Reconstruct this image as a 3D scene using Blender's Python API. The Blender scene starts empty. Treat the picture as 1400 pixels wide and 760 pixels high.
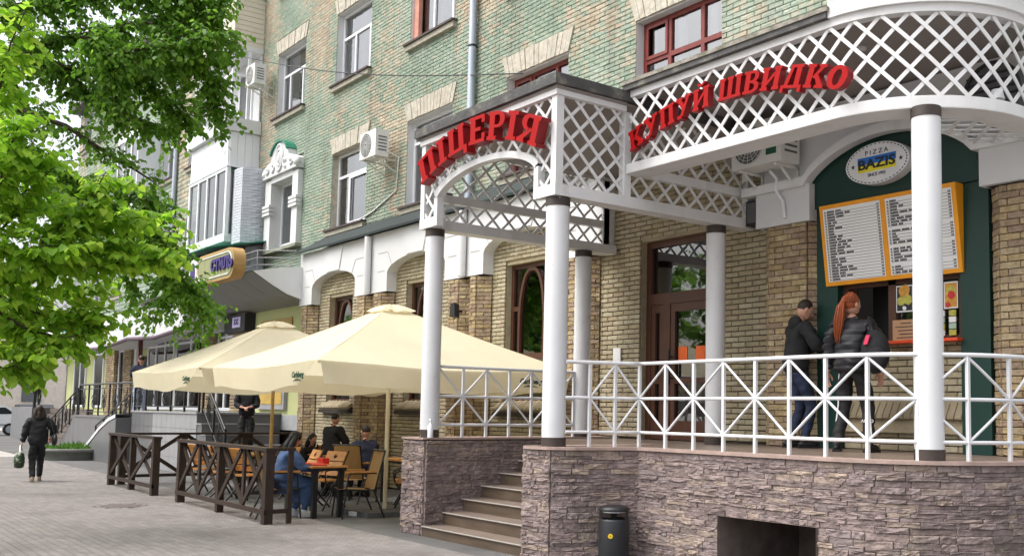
import bpy, bmesh, math, random
from mathutils import Vector, Matrix, noise
import numpy as np
random.seed(7)
SC = bpy.context.scene
COL = SC.collection
R = math.radians

# ---------------------------------------------------------------- camera
cam_data = bpy.data.cameras.new("camera")
cam = bpy.data.objects.new("camera", cam_data)
COL.objects.link(cam)
SC.camera = cam
YAW, PITCH, ROLL = 0.8802, 0.0851, 0.0143
def cam_axes():
    cy, sy = math.cos(YAW), math.sin(YAW)
    f = Vector((-sy * math.cos(PITCH), cy * math.cos(PITCH), math.sin(PITCH)))
    r = Vector((cy, sy, 0)); u = r.cross(f)
    c, s = math.cos(ROLL), math.sin(ROLL)
    return c * r + s * u, -s * r + c * u, f
_r, _u, _f = cam_axes()
CAM = Vector((0, 0, 1.6))
m = Matrix.Identity(4)
for i in range(3):
    m[i][0], m[i][1], m[i][2], m[i][3] = _r[i], _u[i], -_f[i], CAM[i]
cam.matrix_world = m
cam_data.sensor_width = 36.0
cam_data.lens = 36.0 * 1398.82 / 1400
cam_data.shift_x = -151.67 / 1400
cam_data.shift_y = 64.18 / 1400
cam_data.clip_start = 0.1
cam_data.clip_end = 2000

# ---------------------------------------------------------------- overcast sky and soft sun
SUN_EL, SUN_AZ = R(58), R(205)      # azimuth clockwise from +Y
w = bpy.data.worlds.new("World"); SC.world = w; w.use_nodes = True
nt = w.node_tree; nt.nodes.clear()
out = nt.nodes.new("ShaderNodeOutputWorld"); bg = nt.nodes.new("ShaderNodeBackground")
sky = nt.nodes.new("ShaderNodeTexSky"); sky.sky_type = 'NISHITA'; sky.sun_disc = False
sky.sun_elevation = SUN_EL; sky.sun_rotation = SUN_AZ
sky.air_density = 1.0; sky.dust_density = 6.0; sky.ozone_density = 1.0
hs = nt.nodes.new("ShaderNodeHueSaturation"); hs.inputs["Saturation"].default_value = 0.32
nt.links.new(sky.outputs[0], hs.inputs["Color"]); nt.links.new(hs.outputs[0], bg.inputs["Color"])
bg.inputs["Strength"].default_value = 0.15
nt.links.new(bg.outputs[0], out.inputs[0])
sun_d = bpy.data.lights.new("sun", 'SUN'); sun_d.energy = 0.6; sun_d.angle = R(60); sun_d.color = (1.0, 0.98, 0.95)
sun = bpy.data.objects.new("sun", sun_d); COL.objects.link(sun)
sd = Vector((math.sin(SUN_AZ) * math.cos(SUN_EL), math.cos(SUN_AZ) * math.cos(SUN_EL), math.sin(SUN_EL)))
sun.rotation_euler = sd.to_track_quat('Z', 'Y').to_euler()
SC.view_settings.view_transform = 'Standard'; SC.view_settings.look = 'None'
SC.view_settings.exposure = 1.22; SC.view_settings.gamma = 1.0
SC.view_settings.use_curve_mapping = False
SC.cycles.max_bounces = 8; SC.cycles.transparent_max_bounces = 12

# ---------------------------------------------------------------- materials
MATS = {}
def mat(name, col, rough=0.75, var=0.12, vscale=3.0, bump=0.0, bscale=40.0, metal=0.0, palette=None, spec=0.35,
        stain=None, trans=0.0, stretch=None, hvar=0.0, coat=0.0):
    """procedural principled material: colour (or a palette picked per piece) with cloudy variation, stains and relief"""
    if name in MATS: return MATS[name]
    ma = bpy.data.materials.new(name); MATS[name] = ma
    ma.use_nodes = True
    N, L = ma.node_tree.nodes, ma.node_tree.links
    N.clear()
    o = N.new("ShaderNodeOutputMaterial"); p = N.new("ShaderNodeBsdfPrincipled")
    p.inputs["Roughness"].default_value = rough; p.inputs["Metallic"].default_value = metal
    p.inputs["Specular IOR Level"].default_value = spec
    if coat: p.inputs["Coat Weight"].default_value = coat
    geo = N.new("ShaderNodeNewGeometry")
    vec = geo.outputs["Position"]
    if stretch:
        mp = N.new("ShaderNodeMapping"); mp.inputs["Scale"].default_value = stretch
        L.new(vec, mp.inputs["Vector"]); vec = mp.outputs[0]
    nz = N.new("ShaderNodeTexNoise"); nz.inputs["Scale"].default_value = vscale; nz.inputs["Detail"].default_value = 6
    nz.inputs["Roughness"].default_value = 0.62
    L.new(vec, nz.inputs["Vector"])
    if palette:
        oi = N.new("ShaderNodeObjectInfo")
        ad = N.new("ShaderNodeMath"); ad.operation = 'ADD'
        L.new(geo.outputs["Random Per Island"], ad.inputs[0]); L.new(oi.outputs["Random"], ad.inputs[1])
        fr = N.new("ShaderNodeMath"); fr.operation = 'FRACT'; L.new(ad.outputs[0], fr.inputs[0])
        cr = N.new("ShaderNodeValToRGB"); els = cr.color_ramp.elements
        n = len(palette)
        while len(els) < n: els.new(0.5)
        for i, c in enumerate(palette):
            els[i].position = i / (n - 1); els[i].color = (*c, 1)
        L.new(fr.outputs[0], cr.inputs[0]); base = cr.outputs[0]
    else:
        rgb = N.new("ShaderNodeRGB"); rgb.outputs[0].default_value = (*col, 1); base = rgb.outputs[0]
    mr = N.new("ShaderNodeMapRange"); mr.inputs["From Min"].default_value = 0.3; mr.inputs["From Max"].default_value = 0.7
    mr.inputs["To Min"].default_value = 1 - var; mr.inputs["To Max"].default_value = 1 + var
    L.new(nz.outputs["Fac"], mr.inputs["Value"])
    mul = N.new("ShaderNodeVectorMath"); mul.operation = 'SCALE'
    L.new(base, mul.inputs[0]); L.new(mr.outputs[0], mul.inputs["Scale"])
    cur = mul.outputs[0]
    if stain:
        scol, sscale, lo, hi, amt = stain[:5]
        n2 = N.new("ShaderNodeTexNoise"); n2.inputs["Scale"].default_value = sscale; n2.inputs["Detail"].default_value = 8
        v2 = geo.outputs["Position"]
        if len(stain) > 5:
            mp2 = N.new("ShaderNodeMapping"); mp2.inputs["Scale"].default_value = stain[5]
            L.new(v2, mp2.inputs["Vector"]); v2 = mp2.outputs[0]
        L.new(v2, n2.inputs["Vector"])
        m2 = N.new("ShaderNodeMapRange"); m2.inputs["From Min"].default_value = lo; m2.inputs["From Max"].default_value = hi
        m2.inputs["To Max"].default_value = amt
        L.new(n2.outputs["Fac"], m2.inputs["Value"])
        mx = N.new("ShaderNodeMix"); mx.data_type = 'RGBA'
        L.new(m2.outputs[0], mx.inputs["Factor"]); L.new(cur, mx.inputs["A"]); mx.inputs["B"].default_value = (*scol, 1)
        cur = mx.outputs["Result"]
    L.new(cur, p.inputs["Base Color"])
    if bump:
        nb = N.new("ShaderNodeTexNoise"); nb.inputs["Scale"].default_value = bscale; nb.inputs["Detail"].default_value = 5
        L.new(vec, nb.inputs["Vector"])
        b = N.new("ShaderNodeBump"); b.inputs["Strength"].default_value = bump; b.inputs["Distance"].default_value = 0.02
        L.new(nb.outputs["Fac"], b.inputs["Height"]); L.new(b.outputs[0], p.inputs["Normal"])
    sh = p.outputs[0]
    if trans:
        tr = N.new("ShaderNodeBsdfTranslucent"); L.new(cur, tr.inputs["Color"])
        ms = N.new("ShaderNodeMixShader"); ms.inputs[0].default_value = trans
        L.new(sh, ms.inputs[1]); L.new(tr.outputs[0], ms.inputs[2]); sh = ms.outputs[0]
    L.new(sh, o.inputs[0])
    return ma

def glass(name, tint=(0.85, 0.9, 0.9), refl=1.0, ior=1.6):
    if name in MATS: return MATS[name]
    ma = bpy.data.materials.new(name); MATS[name] = ma; ma.use_nodes = True
    N, L = ma.node_tree.nodes, ma.node_tree.links; N.clear()
    o = N.new("ShaderNodeOutputMaterial"); g = N.new("ShaderNodeBsdfGlossy"); g.inputs["Roughness"].default_value = 0.02
    t = N.new("ShaderNodeBsdfTransparent"); t.inputs[0].default_value = (*tint, 1)
    g.inputs[0].default_value = (refl, refl, refl, 1)
    f = N.new("ShaderNodeFresnel"); f.inputs[0].default_value = ior
    geo = N.new("ShaderNodeNewGeometry")
    nz = N.new("ShaderNodeTexNoise"); nz.inputs["Scale"].default_value = 1.7; L.new(geo.outputs["Position"], nz.inputs["Vector"])
    b = N.new("ShaderNodeBump"); b.inputs["Strength"].default_value = 0.05; b.inputs["Distance"].default_value = 0.05
    L.new(nz.outputs["Fac"], b.inputs["Height"]); L.new(b.outputs[0], g.inputs["Normal"])
    ms = N.new("ShaderNodeMixShader"); L.new(f.outputs[0], ms.inputs[0]); L.new(t.outputs[0], ms.inputs[1]); L.new(g.outputs[0], ms.inputs[2])
    L.new(ms.outputs[0], o.inputs[0])
    return ma

def leafmat(name, palette, tr=0.45):
    ma = mat(name, (0, 0, 0), rough=0.45, var=0.18, vscale=0.9, palette=palette, trans=tr, spec=0.4)
    return ma

def painted_brick():
    """green paint worn off tan brick: large patches, biased to the strips between the windows, broken up per brick"""
    ma = bpy.data.materials.new("worn_green_paint"); ma.use_nodes = True
    N, L = ma.node_tree.nodes, ma.node_tree.links; N.clear()
    o = N.new("ShaderNodeOutputMaterial"); p = N.new("ShaderNodeBsdfPrincipled"); p.inputs["Roughness"].default_value = 0.85
    p.inputs["Specular IOR Level"].default_value = 0.2
    g = N.new("ShaderNodeNewGeometry"); oi = N.new("ShaderNodeObjectInfo")
    def math_(op, a, b=None, c=None):
        n = N.new("ShaderNodeMath"); n.operation = op
        for i, x in enumerate((a, b, c)):
            if x is None: continue
            if isinstance(x, (int, float)): n.inputs[i].default_value = x
            else: L.new(x, n.inputs[i])
        return n.outputs[0]
    def noise_(scale, stretch=(1, 1, 1), det=6):
        mp = N.new("ShaderNodeMapping"); mp.inputs["Scale"].default_value = stretch; L.new(g.outputs["Position"], mp.inputs[0])
        n = N.new("ShaderNodeTexNoise"); n.inputs["Scale"].default_value = scale; n.inputs["Detail"].default_value = det
        L.new(mp.outputs[0], n.inputs["Vector"]); return n.outputs["Fac"]
    rnd = math_('FRACT', math_('ADD', g.outputs["Random Per Island"], oi.outputs["Random"]))
    sep = N.new("ShaderNodeSeparateXYZ"); L.new(g.outputs["Position"], sep.inputs[0])
    strip = math_('COSINE', math_('MULTIPLY', math_('ADD', sep.outputs[0], 23.75), 2 * math.pi / 3.7))
    hi = N.new("ShaderNodeMapRange"); hi.inputs["From Min"].default_value = 7.2; hi.inputs["From Max"].default_value = 9.6
    L.new(sep.outputs[2], hi.inputs["Value"])
    bias = math_('MULTIPLY', strip, math_('MULTIPLY_ADD', hi.outputs[0], 0.14, -0.005))
    far = N.new("ShaderNodeMapRange"); far.inputs["From Min"].default_value = -18; far.inputs["From Max"].default_value = -11
    far.inputs["To Max"].default_value = 0.025; L.new(sep.outputs[0], far.inputs["Value"])
    wear = math_('ADD', noise_(0.55, (1, 1, 0.6)), math_('MULTIPLY', math_('SUBTRACT', noise_(5.0, (1, 1, 1.6)), 0.5), 0.75))
    wear = math_('ADD', wear, math_('MULTIPLY', math_('SUBTRACT', rnd, 0.5), 0.07))
    wear = math_('ADD', math_('ADD', wear, bias), far.outputs[0])
    mr = N.new("ShaderNodeMapRange"); mr.inputs["From Min"].default_value = 0.53; mr.inputs["From Max"].default_value = 0.68; mr.inputs["To Max"].default_value = 0.92; L.new(wear, mr.inputs["Value"])
    tan = N.new("ShaderNodeValToRGB"); e = tan.color_ramp.elements; e.new(.35); e.new(.7)
    for i, c in enumerate([(0.37, 0.295, 0.21), (0.42, 0.35, 0.255), (0.455, 0.40, 0.305), (0.39, 0.285, 0.21)]): e[i].color = (*c, 1)
    L.new(rnd, tan.inputs[0])
    grn = N.new("ShaderNodeValToRGB"); e = grn.color_ramp.elements; e.new(.5)
    for i, c in enumerate([(0.195, 0.26, 0.197), (0.255, 0.32, 0.25), (0.36, 0.405, 0.335)]): e[i].color = (*c, 1)
    L.new(math_('MULTIPLY_ADD', math_('SUBTRACT', noise_(1.1), 0.5), 1.9, math_('MULTIPLY_ADD', rnd, 0.25, 0.32)), grn.inputs[0])
    mx = N.new("ShaderNodeMix"); mx.data_type = 'RGBA'; L.new(mr.outputs[0], mx.inputs["Factor"]); L.new(grn.outputs[0], mx.inputs["A"]); L.new(tan.outputs[0], mx.inputs["B"])
    # rain streaks
    st = N.new("ShaderNodeMapRange"); st.inputs["From Min"].default_value = 0.52; st.inputs["From Max"].default_value = 0.72; st.inputs["To Max"].default_value = 0.45
    L.new(noise_(3.0, (1, 1, 0.12)), st.inputs["Value"])
    # pale bloom
    mb = N.new("ShaderNodeMapRange"); mb.inputs["From Min"].default_value = 0.54; mb.inputs["From Max"].default_value = 0.72; mb.inputs["To Max"].default_value = 0.6
    L.new(noise_(9.0, (1, 1, 1.5)), mb.inputs["Value"])
    m2 = N.new("ShaderNodeMix"); m2.data_type = 'RGBA'; L.new(mb.outputs[0], m2.inputs["Factor"]); L.new(mx.outputs["Result"], m2.inputs["A"]); m2.inputs["B"].default_value = (0.47, 0.46, 0.38, 1)
    m3 = N.new("ShaderNodeMix"); m3.data_type = 'RGBA'; L.new(st.outputs[0], m3.inputs["Factor"]); L.new(m2.outputs["Result"], m3.inputs["A"]); m3.inputs["B"].default_value = (0.17, 0.165, 0.13, 1)
    L.new(m3.outputs["Result"], p.inputs["Base Color"])
    b = N.new("ShaderNodeBump"); b.inputs["Strength"].default_value = 0.6; b.inputs["Distance"].default_value = 0.02
    L.new(noise_(45.0), b.inputs["Height"]); L.new(b.outputs[0], p.inputs["Normal"])
    L.new(p.outputs[0], o.inputs[0])
    return ma

WHITE = mat("white_paint", (0.63, 0.63, 0.63), rough=0.55, var=0.06, vscale=2.5, stain=((0.36, 0.34, 0.30), 3.0, 0.56, 0.8, 0.5, (1, 1, 0.3)))
WHITE_STEEL = mat("white_enamel", (0.635, 0.64, 0.65), rough=0.42, var=0.05, vscale=2.0, stain=((0.33, 0.27, 0.21), 9.0, 0.66, 0.8, 0.4))
PLASTER = mat("white_plaster", (0.60, 0.605, 0.61), rough=0.8, var=0.05, vscale=0.8, bump=0.12, bscale=18, stain=((0.46, 0.44, 0.40), 0.9, 0.56, 0.8, 0.35, (1, 1, 0.35)))
PVC = mat("white_pvc", (0.71, 0.725, 0.75), rough=0.35, var=0.03)
OLD_STUCCO = mat("chipped_limewash", (0.43, 0.40, 0.33), rough=0.9, var=0.25, vscale=9, bump=0.8, bscale=14, stain=((0.40, 0.34, 0.26), 5.0, 0.5, 0.7, 0.6, (1.6, 1, 0.5)))
PINK_STUCCO = mat("reddish_render", (0.48, 0.23, 0.17), rough=0.9, var=0.2, vscale=6)
GREEN = painted_brick()
MORTAR_G = mat("green_mortar", (0.26, 0.275, 0.215), rough=0.95, var=0.3, vscale=2)
MORTAR = mat("dark_mortar", (0.045, 0.038, 0.03), rough=0.95, var=0.3, vscale=4)
BRICK = mat("yellow_brick", (0, 0, 0), rough=0.85, var=0.16, vscale=9, bump=0.35, bscale=70,
            palette=[(0.335, 0.29, 0.19), (0.40, 0.355, 0.245), (0.30, 0.25, 0.155), (0.43, 0.385, 0.27), (0.34, 0.275, 0.19), (0.37, 0.32, 0.20)],
            stain=((0.17, 0.13, 0.09), 0.8, 0.55, 0.75, 0.4))
ROUGH = mat("split_face_brick", (0, 0, 0), rough=0.9, var=0.28, vscale=14, bump=0.8, bscale=38,
            palette=[(0.30, 0.22, 0.12), (0.38, 0.29, 0.16), (0.25, 0.18, 0.125), (0.30, 0.225, 0.16), (0.42, 0.34, 0.20), (0.235, 0.165, 0.12)])
STONE = mat("ledge_stone", (0, 0, 0), rough=0.88, var=0.32, vscale=11, bump=1.0, bscale=26,
            palette=[(0.19, 0.145, 0.136), (0.24, 0.185, 0.173), (0.165, 0.128, 0.122), (0.27, 0.208, 0.193), (0.205, 0.165, 0.16), (0.25, 0.195, 0.183), (0.32, 0.25, 0.20), (0.18, 0.142, 0.136), (0.22, 0.172, 0.163)],
            stain=((0.13, 0.125, 0.06), 1.1, 0.58, 0.76, 0.55))
PAVER = mat("concrete_paver", (0, 0, 0), rough=0.9, var=0.12, vscale=1.2, bump=0.3, bscale=120,
            palette=[(0.175, 0.16, 0.15), (0.205, 0.188, 0.176), (0.165, 0.152, 0.144), (0.215, 0.197, 0.185), (0.19, 0.174, 0.163)],
            stain=((0.12, 0.108, 0.10), 0.8, 0.5, 0.72, 0.55))
ASPHALT = mat("worn_asphalt", (0.11, 0.107, 0.104), rough=0.95, var=0.22, vscale=1.5, bump=0.5, bscale=160, stain=((0.18, 0.18, 0.18), 0.5, 0.5, 0.7, 0.5))
JOINT = mat("paving_joint_sand", (0.085, 0.077, 0.07), rough=0.95, var=0.2)
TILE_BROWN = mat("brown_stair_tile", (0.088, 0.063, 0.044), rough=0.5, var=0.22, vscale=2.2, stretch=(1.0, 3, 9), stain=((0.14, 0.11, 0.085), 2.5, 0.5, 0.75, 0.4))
TILE_TREAD = mat("pale_tread_tile", (0.17, 0.132, 0.108), rough=0.6, var=0.15, vscale=3)  # tread tile, a paler brown than the risers
FLOOR = mat("terrace_floor_tile", (0.19, 0.145, 0.115), rough=0.4, var=0.12, vscale=2)
COPING = mat("coping_tile", (0.34, 0.25, 0.215), rough=0.7, var=0.18, vscale=4, bump=0.2)
DARKBROWN = mat("dark_stained_wood", (0.034, 0.020, 0.014), rough=0.5, var=0.4, vscale=6, stretch=(6, 6, 0.8), bump=0.25, bscale=60)
BROWN_FRAME = mat("brown_pvc", (0.075, 0.030, 0.017), rough=0.4, var=0.15)
RED_FRAME = mat("oxblood_frame", (0.17, 0.032, 0.026), rough=0.45, var=0.2, vscale=8)
BLACK = mat("black_metal", (0.018, 0.018, 0.019), rough=0.4, var=0.2)
CAPBROWN = mat("dark_brown_cap", (0.05, 0.038, 0.033), rough=0.5, var=0.2, vscale=9, stain=((0.4, 0.38, 0.35), 14, 0.68, 0.72, 0.8))
ROOFEDGE = mat("grey_roof_edge", (0.07, 0.068, 0.066), rough=0.7, var=0.35, vscale=5, bump=0.5, bscale=30, stain=((0.25, 0.24, 0.18), 5.0, 0.56, 0.7, 0.5))
MOSSY = mat("weathered_parapet", (0.24, 0.225, 0.19), rough=0.9, var=0.35, vscale=10, bump=0.6, bscale=40, stain=((0.10, 0.10, 0.06), 7, 0.5, 0.65, 0.7))
SOFFIT = mat("canopy_ceiling", (0.27, 0.24, 0.225), rough=0.7, var=0.06)
FLASH = mat("dark_green_flashing", (0.02, 0.029, 0.028), rough=0.8, var=0.15, vscale=4)
DKGREEN = mat("bottle_green_panel", (0.006, 0.034, 0.026), rough=0.45, var=0.1)
RED = mat("red_letter_plastic", (0.31, 0.004, 0.004), rough=0.5, var=0.06, spec=0.12)
RED_SIDE = mat("red_letter_side", (0.20, 0.004, 0.006), rough=0.4, var=0.08)
ORANGE = mat("amber_frame", (0.75, 0.30, 0.012), rough=0.4, var=0.08)
PAPER = mat("white_print", (0.74, 0.74, 0.73), rough=0.5, var=0.03)
INK = mat("black_print", (0.025, 0.025, 0.028), rough=0.6)
FABRIC = mat("cream_canvas", (0.83, 0.765, 0.565), rough=0.85, var=0.05, vscale=1.3, trans=0.42, bump=0.35, bscale=4)
GALV = mat("galvanised_pipe", (0.42, 0.46, 0.52), rough=0.35, metal=0.6, var=0.12, vscale=3, stretch=(1, 1, 0.3))
ACWHITE = mat("ac_casing", (0.66, 0.66, 0.63), rough=0.45, var=0.07, vscale=4, stain=((0.35, 0.32, 0.27), 4, 0.58, 0.8, 0.4))
ACDARK = mat("ac_grille", (0.10, 0.10, 0.105), rough=0.5)
GLASS = glass("window_glass", (0.93, 0.96, 0.98), 1.0, 2.9)
GLASS_DARK = glass("tinted_glass", (0.30, 0.34, 0.33), 1.0, 2.3)
CURTAIN = mat("net_curtain", (0.78, 0.80, 0.84), rough=0.9, var=0.1, vscale=3, trans=0.2)
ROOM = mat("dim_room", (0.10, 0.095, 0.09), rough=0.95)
WOOD = mat("honey_wood", (0.46, 0.21, 0.055), rough=0.5, var=0.28, vscale=5, stretch=(1, 1, 6))
SLING = mat("tan_sling_fabric", (0.30, 0.175, 0.06), rough=0.7, var=0.12, vscale=30)
GREYTILE = mat("grey_facing_tile", (0.27, 0.27, 0.275), rough=0.45, var=0.1, vscale=1.4)
DGREYTILE = mat("dark_grey_facing_tile", (0.13, 0.13, 0.135), rough=0.4, var=0.12, vscale=1.4)
LIME_WALL = mat("yellow_green_render", (0.47, 0.49, 0.24), rough=0.9, var=0.08, vscale=1.0, bump=0.15)
ALU = mat("grey_clad_soffit", (0.19, 0.19, 0.18), rough=0.5, var=0.08)
SIDING = mat("cream_siding", (0.60, 0.56, 0.46), rough=0.6, var=0.06)
BARK = mat("linden_bark", (0.055, 0.042, 0.032), rough=0.95, var=0.35, vscale=8, bump=0.8, bscale=25)
SKIN = mat("skin", (0.50, 0.27, 0.19), rough=0.55, var=0.06, vscale=12)
CLOTH_BLACK = mat("black_cloth", (0.016, 0.016, 0.018), rough=0.85, var=0.3, vscale=9, bump=0.25, bscale=25)
PUFFER = mat("black_nylon", (0.014, 0.014, 0.017), rough=0.5, var=0.3, vscale=6)
NAVY = mat("navy_cloth", (0.018, 0.022, 0.045), rough=0.85, var=0.25, vscale=8)
JEANS = mat("dark_denim", (0.018, 0.026, 0.055), rough=0.85, var=0.3, vscale=10)
PALEJEANS = mat("pale_denim", (0.36, 0.42, 0.56), rough=0.85, var=0.15, vscale=8)
COATBLUE = mat("blue_wool_coat", (0.06, 0.105, 0.215), rough=0.9, var=0.2, vscale=9, bump=0.2, bscale=30)
HAIR_RED = mat("copper_hair", (0.26, 0.062, 0.018), rough=0.5, var=0.35, vscale=20, stretch=(6, 6, 0.7))
HAIR_DARK = mat("dark_brown_hair", (0.03, 0.019, 0.013), rough=0.55, var=0.3, vscale=25)
HAIR_BLACK = mat("black_hair", (0.010, 0.009, 0.009), rough=0.55, var=0.3, vscale=25)
SHOE_WHITE = mat("white_trainer", (0.62, 0.62, 0.61), rough=0.6, var=0.1)
SHOE_BLACK = mat("black_shoe", (0.012, 0.012, 0.012), rough=0.5)
SHOE_TAN = mat("tan_shoe", (0.30, 0.22, 0.16), rough=0.7)
YELLOW = mat("yellow_plastic", (0.80, 0.55, 0.02), rough=0.45)
BLUEP = mat("blue_print", (0.02, 0.16, 0.55), rough=0.5)
YELP = mat("yellow_print", (0.78, 0.68, 0.03), rough=0.5)
GREENP = mat("dark_green_print", (0.02, 0.06, 0.03), rough=0.6)
# ---------------------------------------------------------------- mesh helpers
ZV = Vector((0, 0, 1))
WORLD = {}
class MB:
    def __init__(s): s.v = []; s.f = []; s.mi = []; s.sm = []
    def add(s, vs, fs, m=0, sm=False):
        b = len(s.v); s.v.extend([tuple(x) for x in vs])
        for f in fs: s.f.append(tuple(b + i for i in f)); s.mi.append(m); s.sm.append(sm)
    def box(s, x0, x1, y0, y1, z0, z1, m=0):
        s.add([(x0, y0, z0), (x1, y0, z0), (x1, y1, z0), (x0, y1, z0), (x0, y0, z1), (x1, y0, z1), (x1, y1, z1), (x0, y1, z1)],
              [(0, 3, 2, 1), (4, 5, 6, 7), (0, 1, 5, 4), (1, 2, 6, 5), (2, 3, 7, 6), (3, 0, 4, 7)], m)
    def obb(s, c, ax, ay, az, hx, hy, hz, m=0):
        c = Vector(c); vs = []
        for z in (-hz, hz):
            for x, y in ((-hx, -hy), (hx, -hy), (hx, hy), (-hx, hy)): vs.append(c + ax * x + ay * y + az * z)
        s.add(vs, [(0, 3, 2, 1), (4, 5, 6, 7), (0, 1, 5, 4), (1, 2, 6, 5), (2, 3, 7, 6), (3, 0, 4, 7)], m)
    def bar(s, p, q, w, h, up=None, m=0):
        p, q = Vector(p), Vector(q); d = q - p; L = d.length
        if L < 1e-6: return
        d.normalize(); up = Vector(up) if up is not None else (ZV if abs(d.z) < .95 else Vector((0, 1, 0)))
        a = d.cross(up).normalized(); b = a.cross(d).normalized()
        s.obb((p + q) / 2, d, a, b, L / 2, w / 2, h / 2, m)
    def tube(s, pts, r, n=8, m=0, sm=True, caps=True):
        pts = [Vector(p) for p in pts]; k = len(pts)
        rs = r if isinstance(r, (list, tuple)) else [r] * k
        vs = []; prev = None
        for i, p in enumerate(pts):
            t = (pts[min(i + 1, k - 1)] - pts[max(i - 1, 0)])
            if t.length < 1e-9: t = Vector((0, 0, 1))
            t.normalize()
            if prev is None:
                a = t.orthogonal().normalized()
            else:
                a = prev - t * prev.dot(t)
                a = a.normalized() if a.length > 1e-6 else t.orthogonal().normalized()
            prev = a; b = t.cross(a)
            for j in range(n):
                th = 2 * math.pi * j / n
                vs.append(p + (a * math.cos(th) + b * math.sin(th)) * rs[i])
        fs = []
        for i in range(k - 1):
            for j in range(n):
                fs.append((i * n + j, i * n + (j + 1) % n, (i + 1) * n + (j + 1) % n, (i + 1) * n + j))
        s.add(vs, fs, m, sm)
        if caps: s.add(vs[:n], [tuple(range(n - 1, -1, -1))], m); s.add(vs[-n:], [tuple(range(n))], m)
    def cyl(s, x, y, z0, z1, r, n=24, m=0): s.tube([(x, y, z0), (x, y, z1)], r, n, m)
    def prism(s, poly, d, m=0, msides=None):
        """closed polygon (list of 3-D points) pushed along d"""
        n = len(poly); P = [Vector(p) for p in poly]; d = Vector(d); Q = [p + d for p in P]
        s.add(P + Q, [tuple(range(n - 1, -1, -1)), tuple(range(n, 2 * n))], m)
        s.add(P + Q, [(i, (i + 1) % n, n + (i + 1) % n, n + i) for i in range(n)], m if msides is None else msides)
    def lathe(s, prof, c, n=24, m=0, sm=True, sx=1, sy=1, rot=0):
        vs = []; k = len(prof); cx, cy, cz = c
        for r, z in prof:
            for j in range(n):
                t = 2 * math.pi * j / n + rot
                vs.append((cx + r * math.cos(t) * sx, cy + r * math.sin(t) * sy, cz + z))
        fs = [(i * n + j, i * n + (j + 1) % n, (i + 1) * n + (j + 1) % n, (i + 1) * n + j) for i in range(k - 1) for j in range(n)]
        s.add(vs, fs, m, sm)
        if prof[0][0] > 1e-4: s.add(vs[:n], [tuple(range(n - 1, -1, -1))], m)
        if prof[-1][0] > 1e-4: s.add(vs[-n:], [tuple(range(n))], m)
    def ball(s, c, rx, ry, rz, n=14, k=9, m=0, rotm=None):
        vs = []; c = Vector(c)
        for i in range(k + 1):
            ph = math.pi * i / k
            for j in range(n):
                t = 2 * math.pi * j / n
                v = Vector((rx * math.sin(ph) * math.cos(t), ry * math.sin(ph) * math.sin(t), rz * math.cos(ph)))
                if rotm is not None: v = rotm @ v
                vs.append(c + v)
        fs = [(i * n + j, (i + 1) * n + j, (i + 1) * n + (j + 1) % n, i * n + (j + 1) % n) for i in range(k) for j in range(n)]
        s.add(vs, fs, m, True)
    def quad(s, a, b, c, d, m=0): s.add([a, b, c, d], [(0, 1, 2, 3)], m)
    def grid(s, fn, nu, nv, m=0, sm=True):
        vs = [fn(i / nu, j / nv) for j in range(nv + 1) for i in range(nu + 1)]
        s.add(vs, [(j * (nu + 1) + i, j * (nu + 1) + i + 1, (j + 1) * (nu + 1) + i + 1, (j + 1) * (nu + 1) + i) for j in range(nv) for i in range(nu)], m, sm)
    def mesh(s, name, mats, off=(0, 0, 0)):
        me = bpy.data.meshes.new(name)
        v = np.array(s.v, dtype=float).reshape(-1, 3) - np.array(off)
        me.from_pydata(v.tolist(), [], s.f)
        for ma in (mats if isinstance(mats, (list, tuple)) else [mats]): me.materials.append(ma)
        me.polygons.foreach_set("material_index", s.mi); me.polygons.foreach_set("use_smooth", s.sm)
        me.update(); return me
    def build(s, name, mats, parent=None, kind=None):
        off = WORLD[parent.name] if parent is not None else Vector((0, 0, 0))
        if parent is None and s.v:
            a = np.array(s.v); lo, hi = a.min(0), a.max(0); off = Vector(((lo[0] + hi[0]) / 2, (lo[1] + hi[1]) / 2, lo[2]))
        o = bpy.data.objects.new(name, s.mesh(name, mats, off)); COL.objects.link(o)
        if parent is not None: o.parent = parent
        else: o.location = off
        WORLD[o.name] = Vector(off)
        if kind: o["kind"] = kind
        return o

def thing(name, label, cat, loc=(0, 0, 0), group=None):
    o = bpy.data.objects.new(name, None); COL.objects.link(o); o.location = loc; o.empty_display_size = 0.2
    WORLD[o.name] = Vector(loc); o["label"] = label; o["category"] = cat
    if group: o["group"] = group
    return o
def tag(o, label, cat, group=None):
    o["label"] = label; o["category"] = cat
    if group: o["group"] = group
    return o
def structure(o): o["kind"] = "structure"; return o
def piece(name, me, parent, loc, rot, scale):
    o = bpy.data.objects.new(name, me); COL.objects.link(o); o.parent = parent
    o.matrix_basis = Matrix.LocRotScale(Vector(loc) - WORLD[parent.name], rot, Vector(scale)); return o
def copy_thing(t, loc, rotz, label, group=None):
    """copy of a thing with its parts and sub-parts; parts share mesh data"""
    r = t.copy(); COL.objects.link(r); r.location = loc; r.rotation_euler = (0, 0, rotz); r["label"] = label
    if group: r["group"] = group
    WORLD[r.name] = Vector(loc)
    for c in t.children:
        d = c.copy(); COL.objects.link(d); d.parent = r
        for g in c.children:
            h = g.copy(); COL.objects.link(h); h.parent = d
    return r

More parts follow.
